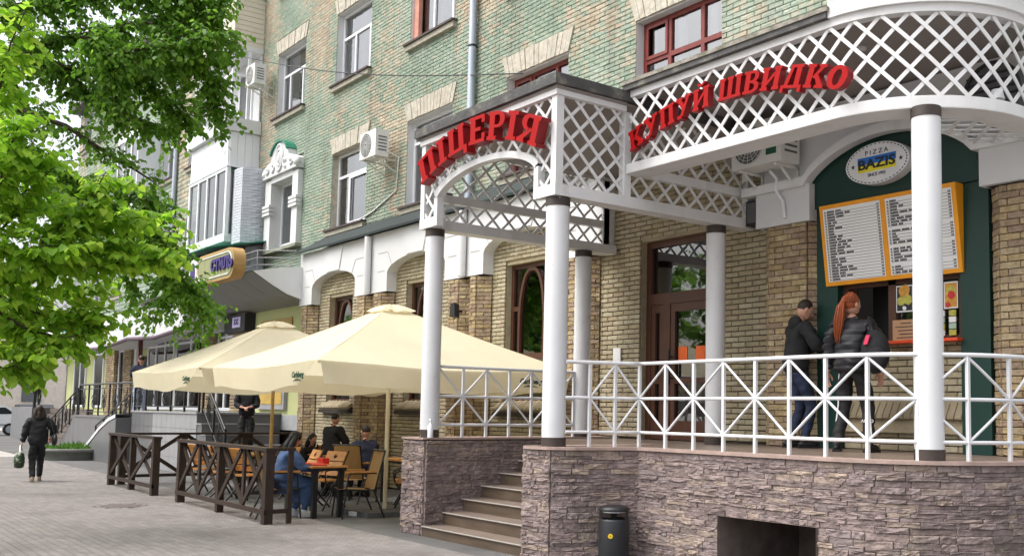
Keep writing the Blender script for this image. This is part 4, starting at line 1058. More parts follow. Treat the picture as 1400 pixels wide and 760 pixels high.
# ---------------------------------------------------------------- white steel railings
def railing(label, pts, posts, z, stars, h=.93):
    pa = Path(pts); t = thing("terrace_railing", label, "railing", (pts[0][0], pts[0][1], z), "white steel terrace railings")
    def P(s, zz): p, _ = pa.at(s); return Vector((p.x, p.y, z + zz))
    for nm, zz, r in (("top_rail", h, .021), ("mid_rail", .54, .018), ("bottom_rail", .165, .018)):
        mb = MB(); ss = sorted(set(list(np.arange(0, pa.L, .12)) + [pa.L] + posts)); mb.tube([P(s, zz) for s in ss], r, 8); mb.build(nm, WHITE_STEEL, t)
    for i, s in enumerate(posts):
        mb = MB(); mb.bar(P(s, 0), P(s, h - .02), .032, .032, up=(1, 0, 0)); mb.build("post", WHITE_STEEL, t)
        if i % 2 == stars:
            for j in (i - 1, i + 1):
                e = posts[j] if 0 <= j < len(posts) else (s - (posts[1] - posts[0]) if j < 0 else None)
                if e is None or e < -.01 or e > pa.L + .01: continue
                for zz in (h - .02, .165):
                    mb = MB(); k = 5; mb.tube([P(s + (e - s) * q / k, .54 + (zz - .54) * q / k) for q in range(k + 1)], .0135, 6); mb.build("brace", WHITE_STEEL, t)
    return t
rp = [(-9.02, 6.66), (-8.93, 6.92), (-8.83, 7.20), (-8.72, 7.46), (-6.0, 7.48)] + arc(-6.0, 8.68, 1.2, 270, 360, 14)[1:] + [(-4.8, 9.7)]
rpa = Path(rp); s0 = rpa.c[3]
posts = [rpa.c[1], rpa.c[2], s0] + [s0 + .437 * i for i in range(1, 12)]
posts = [p for p in posts if p < rpa.L]
railing("white railing with star braces along the front of the terrace", rp, posts, ZT, 0)
railing("white railing with star braces on top of the cheek wall behind the first column", [(-11.95, 6.74), (-11.95, 9.0)], [.37, .74, 1.11, 1.48, 1.85, 2.22], 1.24, 0)

# ---------------------------------------------------------------- red letters
def ringpts(cx, cy, rx, ry, a0, a1, n): return [(cx + rx * math.cos(R(a0 + (a1 - a0) * i / n)), cy + ry * math.sin(R(a0 + (a1 - a0) * i / n))) for i in range(n + 1)]
def rc(x0, x1, y0, y1): return [(x0, y0), (x1, y0), (x1, y1), (x0, y1)]
def halfring(cx, cy, ro_, ri, a0, a1, n=10):
    o_ = ringpts(cx, cy, ro_[0], ro_[1], a0, a1, n); i_ = ringpts(cx, cy, ri[0], ri[1], a0, a1, n)
    return [[o_[k], o_[k + 1], i_[k + 1], i_[k]] for k in range(n)]
S = .13
GL = {
 'П': (.98, [rc(.08, .34, S, 1 - S), rc(.64, .90, S, 1 - S), rc(0, .98, 1 - S, 1), rc(0, .42, 0, S), rc(.56, .98, 0, S)]),
 'І': (.50, [rc(.12, .38, S, 1 - S), rc(0, .5, 0, S), rc(0, .5, 1 - S, 1)]),
 'Ц': (1.02, [rc(.06, .32, S, 1 - S), rc(.60, .86, S, 1 - S), rc(0, .38, 1 - S, 1), rc(.54, .92, 1 - S, 1), rc(0, 1.02, 0, S), rc(.84, 1.02, -.2, 0)]),
 'Е': (.84, [rc(.08, .34, S, 1 - S), rc(0, .82, 0, S), rc(0, .82, 1 - S, 1), rc(.34, .62, .44, .57), rc(.68, .84, S, .32), rc(.68, .84, .70, 1 - S)]),
 'Р': (.84, [rc(.08, .34, S, 1 - S), rc(0, .46, 0, S), rc(0, .5, 1 - S, 1), rc(.34, .5, .42, .53)] + halfring(.5, .71, (.36, .29), (.12, .18), -90, 90)),
 'Я': (.92, [rc(.60, .86, S, 1 - S), rc(.52, .94, 0, S), rc(.44, .94, 1 - S, 1), rc(.44, .6, .42, .53)] + halfring(.44, .71, (.36, .29), (.12, .18), 90, 270) + [[(.40, .44), (.60, .44), (.28, S), (.02, S)], rc(-.03, .32, 0, S)]),
 'К': (.98, [rc(.08, .34, S, 1 - S), rc(0, .42, 0, S), rc(0, .42, 1 - S, 1), [(.34, .44), (.46, .38), (.86, .88), (.66, .88)], [(.42, .52), (.58, .60), (.94, S), (.66, S)], rc(.56, .98, 0, S), rc(.58, .94, .87, 1)]),
 'У': (.94, [[(.08, .88), (.34, .88), (.60, .40), (.46, .28)], [(.66, .88), (.84, .88), (.44, .06), (.24, .06)], rc(0, .42, .87, 1), rc(.56, .94, .87, 1), rc(.10, .36, -.02, .14)]),
 'Й': (1.0, [rc(.06, .32, S, 1 - S), rc(.68, .94, S, 1 - S), rc(0, .38, 0, S), rc(.62, 1.0, 0, S), rc(0, .38, 1 - S, 1), rc(.62, 1, 1 - S, 1), [(.32, .20), (.32, .40), (.68, .80), (.68, .60)]] + halfring(.5, 1.24, (.24, .18), (.13, .08), 180, 360, 8)),
 'И': (1.0, [rc(.06, .32, S, 1 - S), rc(.68, .94, S, 1 - S), rc(0, .38, 0, S), rc(.62, 1.0, 0, S), rc(0, .38, 1 - S, 1), rc(.62, 1, 1 - S, 1), [(.32, .20), (.32, .40), (.68, .80), (.68, .60)]]),
 'Ш': (1.3, [rc(.06, .30, S, 1 - S), rc(.53, .77, S, 1 - S), rc(1.0, 1.24, S, 1 - S), rc(0, 1.3, 0, S), rc(0, .36, 1 - S, 1), rc(.47, .83, 1 - S, 1), rc(.94, 1.3, 1 - S, 1)]),
 'В': (.86, [rc(.08, .34, S, 1 - S), rc(0, .5, 0, S), rc(0, .48, 1 - S, 1), rc(.34, .5, .45, .56)] + halfring(.48, .73, (.34, .27), (.12, .15), -90, 90) + halfring(.5, .27, (.38, .27), (.14, .14), -90, 90)),
 'Д': (1.06, [[(.14, S), (.34, S), (.52, .88), (.36, .88)], rc(.66, .92, S, .88), rc(.34, 1.0, .87, 1), rc(0, 1.06, 0, S), rc(0, .16, -.18, 0), rc(.90, 1.06, -.18, 0)]),
 'О': (.92, halfring(.46, .5, (.47, .51), (.19, .34), 0, 360, 22)),
}
def sign_letters(parent, word, cx, cz, Rr, half_deg, size, depth, yfun, shear=.0, widthf=1.0):
    gap = .10; tot = sum((GL[ch][0] if ch != ' ' else .35) + gap for ch in word) - gap; pos = 0
    for ch in word:
        wd = (GL[ch][0] if ch != ' ' else .35)
        u = (pos + wd / 2) / tot; pos += wd + gap
        if ch == ' ': continue
        ang = R(-half_deg + 2 * half_deg * u); sc = size; wsc = (2 * Rr * R(half_deg)) / tot * widthf
        bx, bz = cx + Rr * math.sin(ang), cz + Rr * math.cos(ang); ca, sa = math.cos(-ang), math.sin(-ang)
        mb = MB()
        for k, poly in enumerate(GL[ch][1]):
            P = []
            for px, py in poly:
                lx, lz = (px - wd / 2 + shear * py) * wsc, py * sc
                X_, Z_ = bx + lx * ca - lz * sa, bz + lx * sa + lz * ca
                P.append((X_, yfun(X_) - depth - .0004 * k, Z_))
            mb.prism(P, (0, depth, 0), 0, 1)
        o = mb.build("letter", [RED, RED_SIDE], parent)
SG1 = thing("red_sign", "arched red letter sign on the lattice over the porch arch", "sign", (-10.6, 6.4, 4.5), "red letter signs of the pizzeria")
sign_letters(SG1, "ПІЦЕРІЯ", -10.52, 4.80 - 3.0, 3.0, 25.5, .335, .13, lambda x: PY0 - .02, shear=-.02)
SG2 = thing("red_sign", "long red letter sign of two words on the curved canopy lattice", "sign", (-7.3, 7.4, 4.6), "red letter signs of the pizzeria")
sign_letters(SG2, "КУПУЙ ШВИДКО", -7.30, 4.82 - 4.5, 4.5, 19.6, .225, .085, lambda x: 7.435, shear=.12)
for sg, pts in ((SG1, [(-11.6, 4.72), (-10.5, 4.95), (-9.45, 4.78)]), (SG2, [(-8.6, 4.7), (-7.3, 4.93), (-6.1, 4.74)])):
    for x, z in pts:
        yy = PY0 + .03 if sg is SG1 else 7.46
        mb = MB(); mb.tube([(x, yy - .06, z), (x, yy + .01, z)], .01, 6); mb.build("standoff", WHITE_STEEL, sg)

# ---------------------------------------------------------------- litter bin
BN = thing("litter_bin", "black round litter bin with a domed lid standing against the stone terrace", "litter bin", (-8.62, 7.0, 0))
bx, by = -8.60, 7.02; zl = .60
mb = MB(); mb.lathe([(.16, 0), (.165, .02), (.165, .43), (.158, .45), (.148, .445), (.148, .1)], (bx, by, 0.02), 32); mb.build("barrel", mat("black_bin_plastic", (0.022, 0.023, 0.026), rough=.4, var=.2), BN)
mb = MB(); mb.lathe([(.17, 0), (.172, .025), (.12, .05), (.0, .06)], (bx, by, zl - .045), 32); mb.build("lid", BLACK, BN)
mb = MB(); mb.lathe([(.155, 0), (.155, .012), (.0, .013)], (bx, by, zl - .06), 24); mb.build("ash_tray", mat("steel_tray", (0.5, 0.5, 0.5), rough=.35, metal=.8), BN)
mb = MB()
for t_ in (25, 140, 255): mb.bar((bx + .15 * math.cos(R(t_)), by + .15 * math.sin(R(t_)), .44), (bx + .15 * math.cos(R(t_)), by + .15 * math.sin(R(t_)), zl - .04), .06, .012, up=(math.cos(R(t_)), math.sin(R(t_)), 0))
mb.build("lid_bracket", BLACK, BN)
dv = Vector((8.6, -7.02 + .0, 0)).normalized(); cpt = Vector((bx, by, .30)) + dv * .166; sd_ = ZV.cross(dv)
cpt += -sd_ * .035
mb = MB(); n = 18; mb.prism([cpt + (sd_ * math.cos(2 * math.pi * i / n) + ZV * math.sin(2 * math.pi * i / n)) * .026 for i in range(n)], dv * .004); mb.build("round_sticker", YELLOW, BN)
mb = MB(); mb.prism([cpt + dv * .0045 + sd_ * a + ZV * b for a, b in ((-.008, -.01), (.01, -.006), (.008, .011), (-.006, .008))], dv * .001); mb.build("sticker_mark", mat("dull_yellow_print", (.45, .28, .02)), BN)
# sanitizer bottle on the wall
t = thing("spray_bottle", "small white pump bottle on the cheek wall beside the first column", "bottle", (-11.72, 6.56, 1.24)); x, y = -11.74, 6.52
mb = MB(); mb.lathe([(.035, 0), (.036, .01), (.036, .15), (.015, .18), (.012, .19)], (x, y, 1.24), 16); mb.build("bottle_body", PVC, t)
mb = MB(); mb.tube([(x, y, 1.425), (x, y, 1.47)], .01, 8); mb.bar((x - .03, y, 1.475), (x + .025, y, 1.475), .02, .02); mb.build("pump", PVC, t)

# ---------------------------------------------------------------- air conditioners
def ac_unit(x0, x1, y0, y1, z0, z1, label, wall_y, left=False):
    t = thing("air_conditioner", label, "air conditioner", ((x0 + x1) / 2, y1, z0), "air conditioner units on the walls")
    mb = MB(); mb.box(x0, x1, y0, y1, z0, z1); mb.build("casing", ACWHITE, t)
    r = min(z1 - z0, x1 - x0) * .43; cx, cz = x0 + r + .05, (z0 + z1) / 2
    mb = MB(); n = 28; mb.prism([(cx + r * math.cos(2 * math.pi * i / n), y0 - .006, cz + r * math.sin(2 * math.pi * i / n)) for i in range(n)], (0, .005, 0)); mb.build("fan_opening", ACDARK, t)
    mb = MB()
    for k in range(1, 7):
        rr = r * k / 6; mb.tube([(cx + rr * math.cos(2 * math.pi * i / 24), y0 - .014, cz + rr * math.sin(2 * math.pi * i / 24)) for i in range(25)], .004, 4, caps=False)
    for k in range(16): a_ = 2 * math.pi * k / 16; mb.tube([(cx + .03 * math.cos(a_), y0 - .014, cz + .03 * math.sin(a_)), (cx + r * math.cos(a_), y0 - .014, cz + r * math.sin(a_))], .003, 4)
    mb.build("fan_guard", ACWHITE, t)
    mb = MB()
    for k in range(5): mb.box(x1 + .0, x1 + .006, y0 + .06, y1 - .05, z0 + .12 + k * .07, z0 + .145 + k * .07)
    mb.build("side_louvre", ACDARK, t)
    for xx in (x0 + .12, x1 - .12):
        mb = MB(); mb.bar((xx, y0 + .02, z0 - .02), (xx, wall_y, z0 - .02), .03, .03); mb.bar((xx, wall_y - .015, z0 - .3), (xx, wall_y - .015, z0 + .18), .03, .03); mb.bar((xx, wall_y - .02, z0 - .27), (xx, y0 + .12, z0 - .035), .022, .022); mb.build("bracket", ACWHITE, t)
    return t
ac_unit(-20.25, -19.5, 9.34, 9.64, 6.88, 7.45, "white outdoor air conditioner on the green wall right of the second floor window", YU)
AC = ac_unit(-8.86, -8.04, 9.05, 9.38, 4.62, 5.17, "white outdoor air conditioner under the curved canopy beside the arch", YF)
mb = MB(); mb.tube([(-8.45, 9.3, 4.6), (-8.42, 9.40, 4.5), (-8.40, 9.36, 4.35), (-8.32, 9.40, 4.2), (-8.30, 9.41, 4.0)], .022, 8); mb.build("drain_hose", PVC, AC)
mb = MB(); mb.box(-8.28, -8.12, 9.04, 9.049, 4.72, 5.05); mb.build("energy_label", mat("dark_green_label", (.02, .10, .06)), AC)
mb = MB(); mb.tube([(-19.5, 9.6, 7.0), (-19.42, 9.84, 6.9), (-19.5, 9.85, 6.2), (-20.6, 9.85, 5.9), (-21.6, 9.84, 5.75)], .018, 6); tag(mb.build("drain_pipe", ACWHITE), "thin grey pipe running down the green wall below the air conditioner", "pipe")
ac_unit(-27.45, -26.8, 9.30, 9.60, 10.2, 10.75, "white outdoor air conditioner at the corner beside the open balcony", YU)

vent = thing("exhaust_fan", "dark exhaust fan behind the rounded end of the canopy lattice", "fan", (-5.4, 9.3, 4.5))
mb = MB(); mb.tube([(-5.35, 9.15, 4.82), (-5.35, 9.45, 4.82)], .30, 28); mb.build("fan_drum", ACDARK, vent)
mb = MB(); mb.tube([(-5.35 + .30 * math.cos(2 * math.pi * i / 28), 9.13, 4.82 + .30 * math.sin(2 * math.pi * i / 28)) for i in range(29)], .02, 6)
for k in range(6): mb.box(-5.62, -5.08, 9.12, 9.14, 4.62 + k * .075, 4.635 + k * .075)
mb.build("fan_guard", BLACK, vent)
# ---------------------------------------------------------------- wooden fences of the cafe garden
def wfence(label, p, q, divs, boards, grp="dark wooden fences of the cafe garden", ends=(True, True), thin_end=False):
    p, q = Vector((*p, 0)), Vector((*q, 0)); d = (q - p); L = d.length; d.normalize(); n = Vector((d.y, -d.x, 0))
    t = thing("wooden_fence", label, "fence", p, grp)
    def at(s, z, o=0): return p + d * s + n * o + ZV * z
    def bx(s, w, z0, z1, th, o=0, nm="post"):
        mb = MB(); mb.obb(at(s, (z0 + z1) / 2, o), d, n, ZV, w / 2, th / 2, (z1 - z0) / 2); mb.build(nm, DARKBROWN, t)
    ps = [L * i / divs for i in range(divs + 1)]
    for i, s in enumerate(ps):
        if (i == 0 and not ends[0]) or (i == divs and not ends[1]): continue
        bx(min(max(s, .065), L - .065), .13 if i in (0, divs) else .11, 0, 1.0, .12 if i in (0, divs) else .10)
    mb = MB(); mb.obb(at(L / 2, 1.022), d, n, ZV, L / 2 + .02, .075, .022); mb.build("top_rail", DARKBROWN, t)
    mb = MB(); mb.obb(at(L / 2, .165, .045), d, n, ZV, L / 2, .022, .032); mb.build("bottom_rail", DARKBROWN, t)
    for a, b in zip(ps, ps[1:]):
        w_ = (b - a) / boards
        for k in range(boards):
            s0, s1 = a + w_ * k + .05, a + w_ * (k + 1) - .05
            if k: bx(a + w_ * k, .085, .19, 1.0, .035, nm="upright_board")
            for (u0, z0, u1, z1), o in (((s0, .2, s1, .99), .030), ((s0, .99, s1, .2), -.012)):
                mb = MB(); mb.bar(at(u0, z0, o), at(u1, z1, o), .03, .075, up=n.cross(Vector(at(u1, z1, o) - at(u0, z0, o)).normalized())); mb.build("brace", DARKBROWN, t)
    return t
wfence("short dark wooden fence section with crossed boards farther along the pavement", (-22.72, 5.36), (-19.55, 5.36), 2, 1)
wfence("longer dark wooden fence section with crossed boards nearest the seated woman", (-18.15, 5.36), (-14.02, 5.33), 2, 2)
wfence("dark wooden fence across the far end of the cafe garden", (-22.72, 5.5), (-22.75, 9.3), 3, 1)
t = thing("wooden_fence", "short dark wooden fence return with one thin post beside the woman in blue", "fence", (-14.06, 5.4, 0), "dark wooden fences of the cafe garden")
for nm, bx_ in (("post", (-14.09, -14.03, 5.60, 5.66, 0, 1.0)), ("top_rail", (-14.10, -14.02, 5.375, 5.68, 1.001, 1.044)), ("bottom_rail", (-14.08, -14.05, 5.40, 5.599, .14, .20))):
    mb = MB(); mb.box(*bx_); mb.build(nm, DARKBROWN, t)

# ---------------------------------------------------------------- umbrellas
def umbrella(xc, yc, a, zt_, zh, label, seed):
    t = thing("cafe_umbrella", label, "umbrella", (xc, yc, 0), "cream cafe umbrellas")
    rn = random.Random(seed)
    def surf(cx, cy, u):   # height along the canopy from rim (u=0) to top (u=1)
        return zh + (zt_ - zh) * (u - .025 * math.sin(math.pi * u))
    mb = MB(); N_ = 26
    C4 = [(-a, -a), (a, -a), (a, a), (-a, a)]
    for k in range(4):
        (x0, y0), (x1, y1) = C4[k], C4[(k + 1) % 4]
        def fn(i, j, x0=x0, y0=y0, x1=x1, y1=y1, k_=k):
            u = j * .90; ex, ey = x0 + (x1 - x0) * i, y0 + (y1 - y0) * i
            sag = -.06 * math.sin(math.pi * i) ** 2 * (1 - u) ** 1.5 - .012 * math.sin(math.pi * i) ** 2 * math.sin(math.pi * u)
            wr = .016 * (1 - u) * noise.noise(Vector((ex * 2.2 + 3 * k_, ey * 2.2, u * 3 + seed)))
            return (xc + ex * (1 - u), yc + ey * (1 - u), surf(0, 0, u) + sag + wr)
        mb.grid(fn, N_, N_)
    mb.build("canopy", FABRIC, t)
    mb = MB()
    for k in range(4):
        (x0, y0), (x1, y1) = C4[k], C4[(k + 1) % 4]
        def fn(i, j, x0=x0, y0=y0, x1=x1, y1=y1):
            s = .012 + .012 * j + (.976 - .15 * j) * i
            ex, ey = x0 + (x1 - x0) * s, y0 + (y1 - y0) * s; nl = math.hypot(ex, ey)
            sag = -.06 * math.sin(math.pi * s) ** 2
            bow = .012 * math.sin(s * 19 + k) * j
            return (xc + ex * (1.004 - .012 * j), yc + ey * (1.004 - .012 * j), zh + sag + .002 - (.31 - .015 * math.sin(s * 9)) * j + bow)
        mb.grid(fn, 30, 3)
    mb.build("valance", FABRIC, t)
    mb = MB()
    for k in range(4):
        x0, y0 = C4[k]; x1, y1 = C4[(k + 1) % 4]
        mb.grid(lambda i, j: (xc + (x0 + (x1 - x0) * i) * .14 * (1 - j * .95), yc + (y0 + (y1 - y0) * i) * .14 * (1 - j * .95), zt_ - .085 + .10 * math.sin(j * math.pi / 2) - .02 * math.sin(math.pi * i) + .016 * math.sin(i * 12) * (1 - j)), 8, 4)
    mb.build("vent_cap", FABRIC, t)
    for k in range(4):
        x0, y0 = C4[k]; x1, y1 = C4[(k + 1) % 4]
        for q, rr in ((0.0, .0035), (.5, .003)):
            ex, ey = x0 + (x1 - x0) * q, y0 + (y1 - y0) * q; sg = .06 if q else 0
            mb = MB(); mb.tube([(xc + ex * (1 - u), yc + ey * (1 - u), surf(0, 0, u) - (sg * (1 - u) ** 1.5 + (.012 * math.sin(math.pi * u) if q else 0)) + .003) for u in [.9 * i / 12 for i in range(13)]], rr, 5); mb.build("seam", FABRIC, t)
    PW = mat("varnished_pole", (0.55, 0.36, 0.14), rough=.5, var=.15) if seed == 1 else mat("cream_pole", (0.70, 0.62, 0.44), rough=.5, var=.08)
    mb = MB(); mb.tube([(xc, yc, .05), (xc, yc, zt_ - .05)], .032, 12); mb.build("pole", PW, t)
    for k in range(8):
        th = k * math.pi / 4; rr = a * (math.sqrt(2) if k % 2 else 1.0); th0 = th
        e = Vector((xc + rr * math.cos(th) * .985, yc + rr * math.sin(th) * .985, zh - (.02 if k % 2 else .08))); top = Vector((xc, yc, zt_ - .12))
        mb = MB(); mb.bar(top, e, .022, .03); mb.build("rib", PW, t)
        mb = MB(); mb.bar(Vector((xc, yc, zh + .02)), top.lerp(e, .5), .018, .022); mb.build("strut", PW, t)
    mb = MB()
    for dx in (-1, 1):
        for dy in (-1, 1): mb.box(xc + dx * .28 - .265, xc + dx * .28 + .265, yc + dy * .28 - .265, yc + dy * .28 + .265, 0, .07)
    mb.build("base_slab", mat("dark_concrete", (0.10, 0.10, 0.10), rough=.9, var=.2, vscale=6), t)
    # brand lettering near the corners of the street side and of the right side valance
    for (px, py, xd) in ((xc + a * .72, yc - a * 1.0 - .022, (1, 0, 0)), (xc + a * 1.0 + .022, yc + a * .62, (0, 1, 0))):
        text("brand_lettering", "Carlsberg", .105, GREENP, t, (px, py, zh - .175), xdir=xd, shear=.15, bold=.004, sx=.95)
        u = Vector(xd); nn = u.cross(ZV); P = Vector((px, py, zh - .25)) + nn * .002
        mb = MB(); mb.tube([P + u * (-.14 + .28 * i / 8) + ZV * (.022 * math.sin(math.pi * i / 8) - .012) for i in range(9)], [.002, .006, .010, .013, .014, .012, .008, .005, .002], 6); mb.build("leaf_mark", GREENP, t)
    return t
umbrella(-14.65, 7.38, 2.04, 3.22, 2.21, "large cream canvas umbrella with brand lettering beside the first white column", 0)
umbrella(-19.55, 7.42, 2.04, 3.25, 2.24, "cream canvas umbrella farther along the street reaching toward the iron stair railing", 1)

# ---------------------------------------------------------------- chairs and tables
def sling_chair(label, loc, rz):
    t = thing("sling_armchair", label, "chair", (0, 0, 0), "cafe chairs under the umbrellas")
    fr = BLACK
    for sx in (-.26, .26):
        mb = MB(); mb.tube([(sx, .27, 0), (sx, .22, .43), (sx, .20, .62), (sx, .16, .655), (sx, -.22, .655)], .013, 7); mb.build("leg", fr, t)
        mb = MB(); mb.tube([(sx * 1.0, -.36, 0), (sx, -.18, .42)], .013, 7); mb.build("leg", fr, t)
        mb = MB(); mb.tube([(sx, .25, .425), (sx, -.20, .40), (sx, -.34, .98)], .014, 7); mb.build("side_frame", fr, t)
        mb = MB(); mb.bar((sx, .24, .675), (sx, -.2, .675), .055, .025); mb.build("armrest", WOOD, t)
    mb = MB(); mb.grid(lambda u, v: (-.25 + .5 * u, .26 - .46 * v, .43 - .025 * v - .02 * math.sin(math.pi * u)), 4, 5); mb.build("seat", SLING, t)
    mb = MB(); mb.grid(lambda u, v: (-.25 + .5 * u, -.20 - .14 * v - .02 * math.sin(math.pi * u), .41 + .56 * v), 4, 6); mb.build("backrest", SLING, t)
    mb = MB(); mb.tube([(-.26, -.34, .98), (.26, -.34, .98)], .014, 7); mb.build("top_bar", fr, t)
    return place(t, loc, rz)
def place(t, loc, rz):
    t.location = loc; t.rotation_euler = (0, 0, rz); WORLD[t.name] = Vector(loc); return t
def wood_chair(label, loc, rz):
    t = thing("wooden_chair", label, "chair", (0, 0, 0), "cafe chairs under the umbrellas")
    for sx in (-.23, .23):
        mb = MB(); mb.tube([(sx, .24, 0), (sx, -.02, .44), (sx, -.24, .92)], .015, 7); mb.build("leg", BLACK, t)
        mb = MB(); mb.tube([(sx * .92, -.26, 0), (sx * .92, .20, .44)], .015, 7); mb.build("leg", BLACK, t)
        mb = MB(); mb.tube([(sx, -.22, .62), (sx * 1.08, .05, .66), (sx * 1.08, .22, .60), (sx, .2, .46)], .012, 7); mb.build("arm", BLACK, t)
    for k in range(5):
        mb = MB(); mb.box(-.23, .23, .22 - .088 * k - .078, .22 - .088 * k, .445, .467); mb.build("seat_slat", WOOD, t)
    d = Vector((0, -.22, .48)).normalized(); nn = Vector((0, d.z, -d.y))
    for k, (s0, hh) in enumerate(((.14, .11), (.27, .11), (.42, .17))):
        c_ = Vector((0, -.02, .44)) + d * s0 + nn * .02
        mb = MB(); mb.obb(c_, Vector((1, 0, 0)), nn, d, .235, .011, hh / 2 - .004); mb.build("back_slat", WOOD, t)
    # burnt-in leaf emblem on both faces of the top slat
    c_ = Vector((0, -.02, .44)) + d * .42 + nn * .02; mb = MB()
    for sg in (-1, 1):
        for a_ in (-50, -22, 8, 34):
            u = Vector((math.sin(R(a_)), 0, 0)) + d * math.cos(R(a_)); b0 = c_ + nn * sg * .0115 - d * .045
            mb.tube([b0, b0 + u * .045, b0 + u * .085], [.004, .009, .002], 4)
    mb.build("burnt_emblem", mat("burnt_mark", (0.05, 0.025, 0.01)), t, kind="stuff")
    return place(t, loc, rz)
def cafe_table(label, loc, rz, w=1.15, d=.72):
    t = thing("cafe_table", label, "table", (0, 0, 0), "cafe tables under the umbrellas"); n = 6
    for k in range(n):
        mb = MB(); mb.box(-w / 2, w / 2, -d / 2 + d / n * k + .002, -d / 2 + d / n * (k + 1) - .002, .725, .75); mb.build("top_plank", WOOD, t)
    mb = MB(); mb.box(-w / 2 + .02, w / 2 - .02, -d / 2 + .02, d / 2 - .02, .68, .7245); mb.build("apron", BLACK, t)
    for sx in (-w / 2 + .08, w / 2 - .08):
        for sy in (-d / 2 + .08, d / 2 - .08):
            mb = MB(); mb.box(sx - .035, sx + .035, sy - .035, sy + .035, 0, .68); mb.build("leg", BLACK, t)
    return place(t, loc, rz)
TB = cafe_table("wooden table with black legs and red menus in front of the woman in blue", (-15.0, 6.38, 0), 0, d=.56)
tc = cafe_table("wooden table with black legs by the brick wall where the man sits", (-18.0, 8.15, 0), R(5))
cafe_table("wooden table with black legs at the far end behind the long fence", (-19.0, 6.75, 0), 0)
cafe_table("wooden table with black legs beside the near umbrella pole", (-16.0, 8.55, 0), 0)
for k, (x, y, rz, c_) in enumerate(((-15.05, 6.36, .2, "red menu folder lying open on the near cafe table"), (-14.72, 6.32, -.3, "second red menu folder beside it at the table's right end"))):
    t = thing("menu_folder", c_, "menu", (x, y, .752)); ca, sa = Vector((math.cos(rz), math.sin(rz), 0)), Vector((-math.sin(rz), math.cos(rz), 0))
    mb = MB(); mb.obb((x, y, .762), ca, sa, ZV, .15, .105, .010); mb.build("cover", mat("red_menu", (0.62, 0.03, 0.015), rough=.4), t)
t = thing("napkin_box", "red napkin box at the back of the near cafe table", "box", (-15.1, 6.85, .751)); mb = MB(); mb.box(-15.25, -15.03, 6.52, 6.62, .752, .84); mb.build("box_body", mat("red_menu", (0, 0, 0)), t)
sling_chair("empty sling armchair turned side on, right of the near table", (-14.36, 6.76, 0), R(180 - 8))
sling_chair("sling armchair seen from behind, just left of the near umbrella pole", (-16.6, 7.8, 0), R(35))
sling_chair("sling armchair the woman in the blue coat sits in", (-14.92, 5.82, 0), R(-12))
wood_chair("wooden chair with leaf emblem right of the woman in blue, behind the table's left end", (-16.5, 6.85, 0), R(175))
wood_chair("wooden chair with leaf emblem behind the red menus", (-15.75, 6.9, 0), R(195))
wood_chair("wooden chair with leaf emblem in front of the person in black", (-17.2, 7.7, 0), R(140))
wood_chair("wooden chair with leaf emblem right of the near umbrella pole", (-15.2, 8.05, 0), R(150))
wood_chair("wooden chair half hidden behind the stone cheek wall", (-14.6, 7.85, 0), R(120))
wood_chair("wooden chair seen from behind through the near fence braces", (-17.5, 6.25, 0), R(20))
wood_chair("wooden chair with its back to the long fence's mid post", (-18.45, 6.15, 0), R(-8))
wood_chair("wooden chair just left of the far umbrella pole", (-18.9, 7.35, 0), R(185))
wood_chair("wooden chair at the left end of the garden behind the long fence", (-19.6, 6.2, 0), R(10))
wood_chair("wooden chair between the far umbrella pole and the head in black", (-18.0, 7.05, 0), R(200))
wood_chair("wooden chair beside the seated child by the wall", (-18.75, 8.2, 0), R(80))
t = thing("yellow_bag", "bright yellow bag hanging beside the stone cheek wall", "bag", (-14.30, 7.6, .45)); mb = MB(); mb.grid(lambda u, v: (-14.37 + .12 * u, 7.55 + .06 * u + .03 * math.sin(math.pi * u), .45 + .42 * v), 5, 5); mb.grid(lambda u, v: (-14.37 + .12 * u, 7.55 + .06 * u - .03 * math.sin(math.pi * u), .45 + .42 * v), 5, 5); mb.build("bag_body", YELLOW, t)
mb = MB(); mb.tube([(-14.42, 7.57, .87), (-14.38, 7.58, .97), (-14.34, 7.60, .87)], .008, 6); mb.build("bag_handle", YELLOW, t)
t = thing("white_carton", "small white carton on the ground by the near umbrella base", "carton", (-14.5, 7.0, .07)); mb = MB(); mb.box(-14.62, -14.46, 6.78, 6.86, 0, .06); mb.build("carton_body", PAPER, t); mb = MB(); mb.box(-14.62, -14.46, 6.775, 6.7795, .04, .06); mb.build("carton_flap", PAPER, t)
# ---------------------------------------------------------------- people
def skin_mesh(verts, edges, radii, levels=2):
    me = bpy.data.meshes.new("skin_tmp"); me.from_pydata([tuple(v) for v in verts], edges, [])
    o = bpy.data.objects.new("skin_tmp", me); COL.objects.link(o)
    sk = o.modifiers.new("s", 'SKIN'); sk.use_smooth_shade = True; sk.branch_smoothing = 0.6
    o.modifiers.new("u", 'SUBSURF').levels = levels
    for i, r in enumerate(radii):
        me.skin_vertices[0].data[i].radius = r if isinstance(r, tuple) else (r, r)
    me.skin_vertices[0].data[0].use_root = True
    dg = bpy.context.evaluated_depsgraph_get(); dg.update()
    m2 = bpy.data.meshes.new_from_object(o.evaluated_get(dg))
    vs = [tuple(v.co) for v in m2.vertices]; fs = [tuple(p.vertices) for p in m2.polygons]
    bpy.data.objects.remove(o); bpy.data.meshes.remove(me); bpy.data.meshes.remove(m2)
    return vs, fs
def ik(a, b, l1, l2, pole):
    d = b - a; D = min(d.length, (l1 + l2) * .999); d.normalize(); b = a + d * D
    x = (l1 * l1 - l2 * l2 + D * D) / (2 * D); h = math.sqrt(max(l1 * l1 - x * x, 1e-6))
    p = Vector(pole); p = (p - d * p.dot(d)).normalized()
    return a + d * x + p * h, b
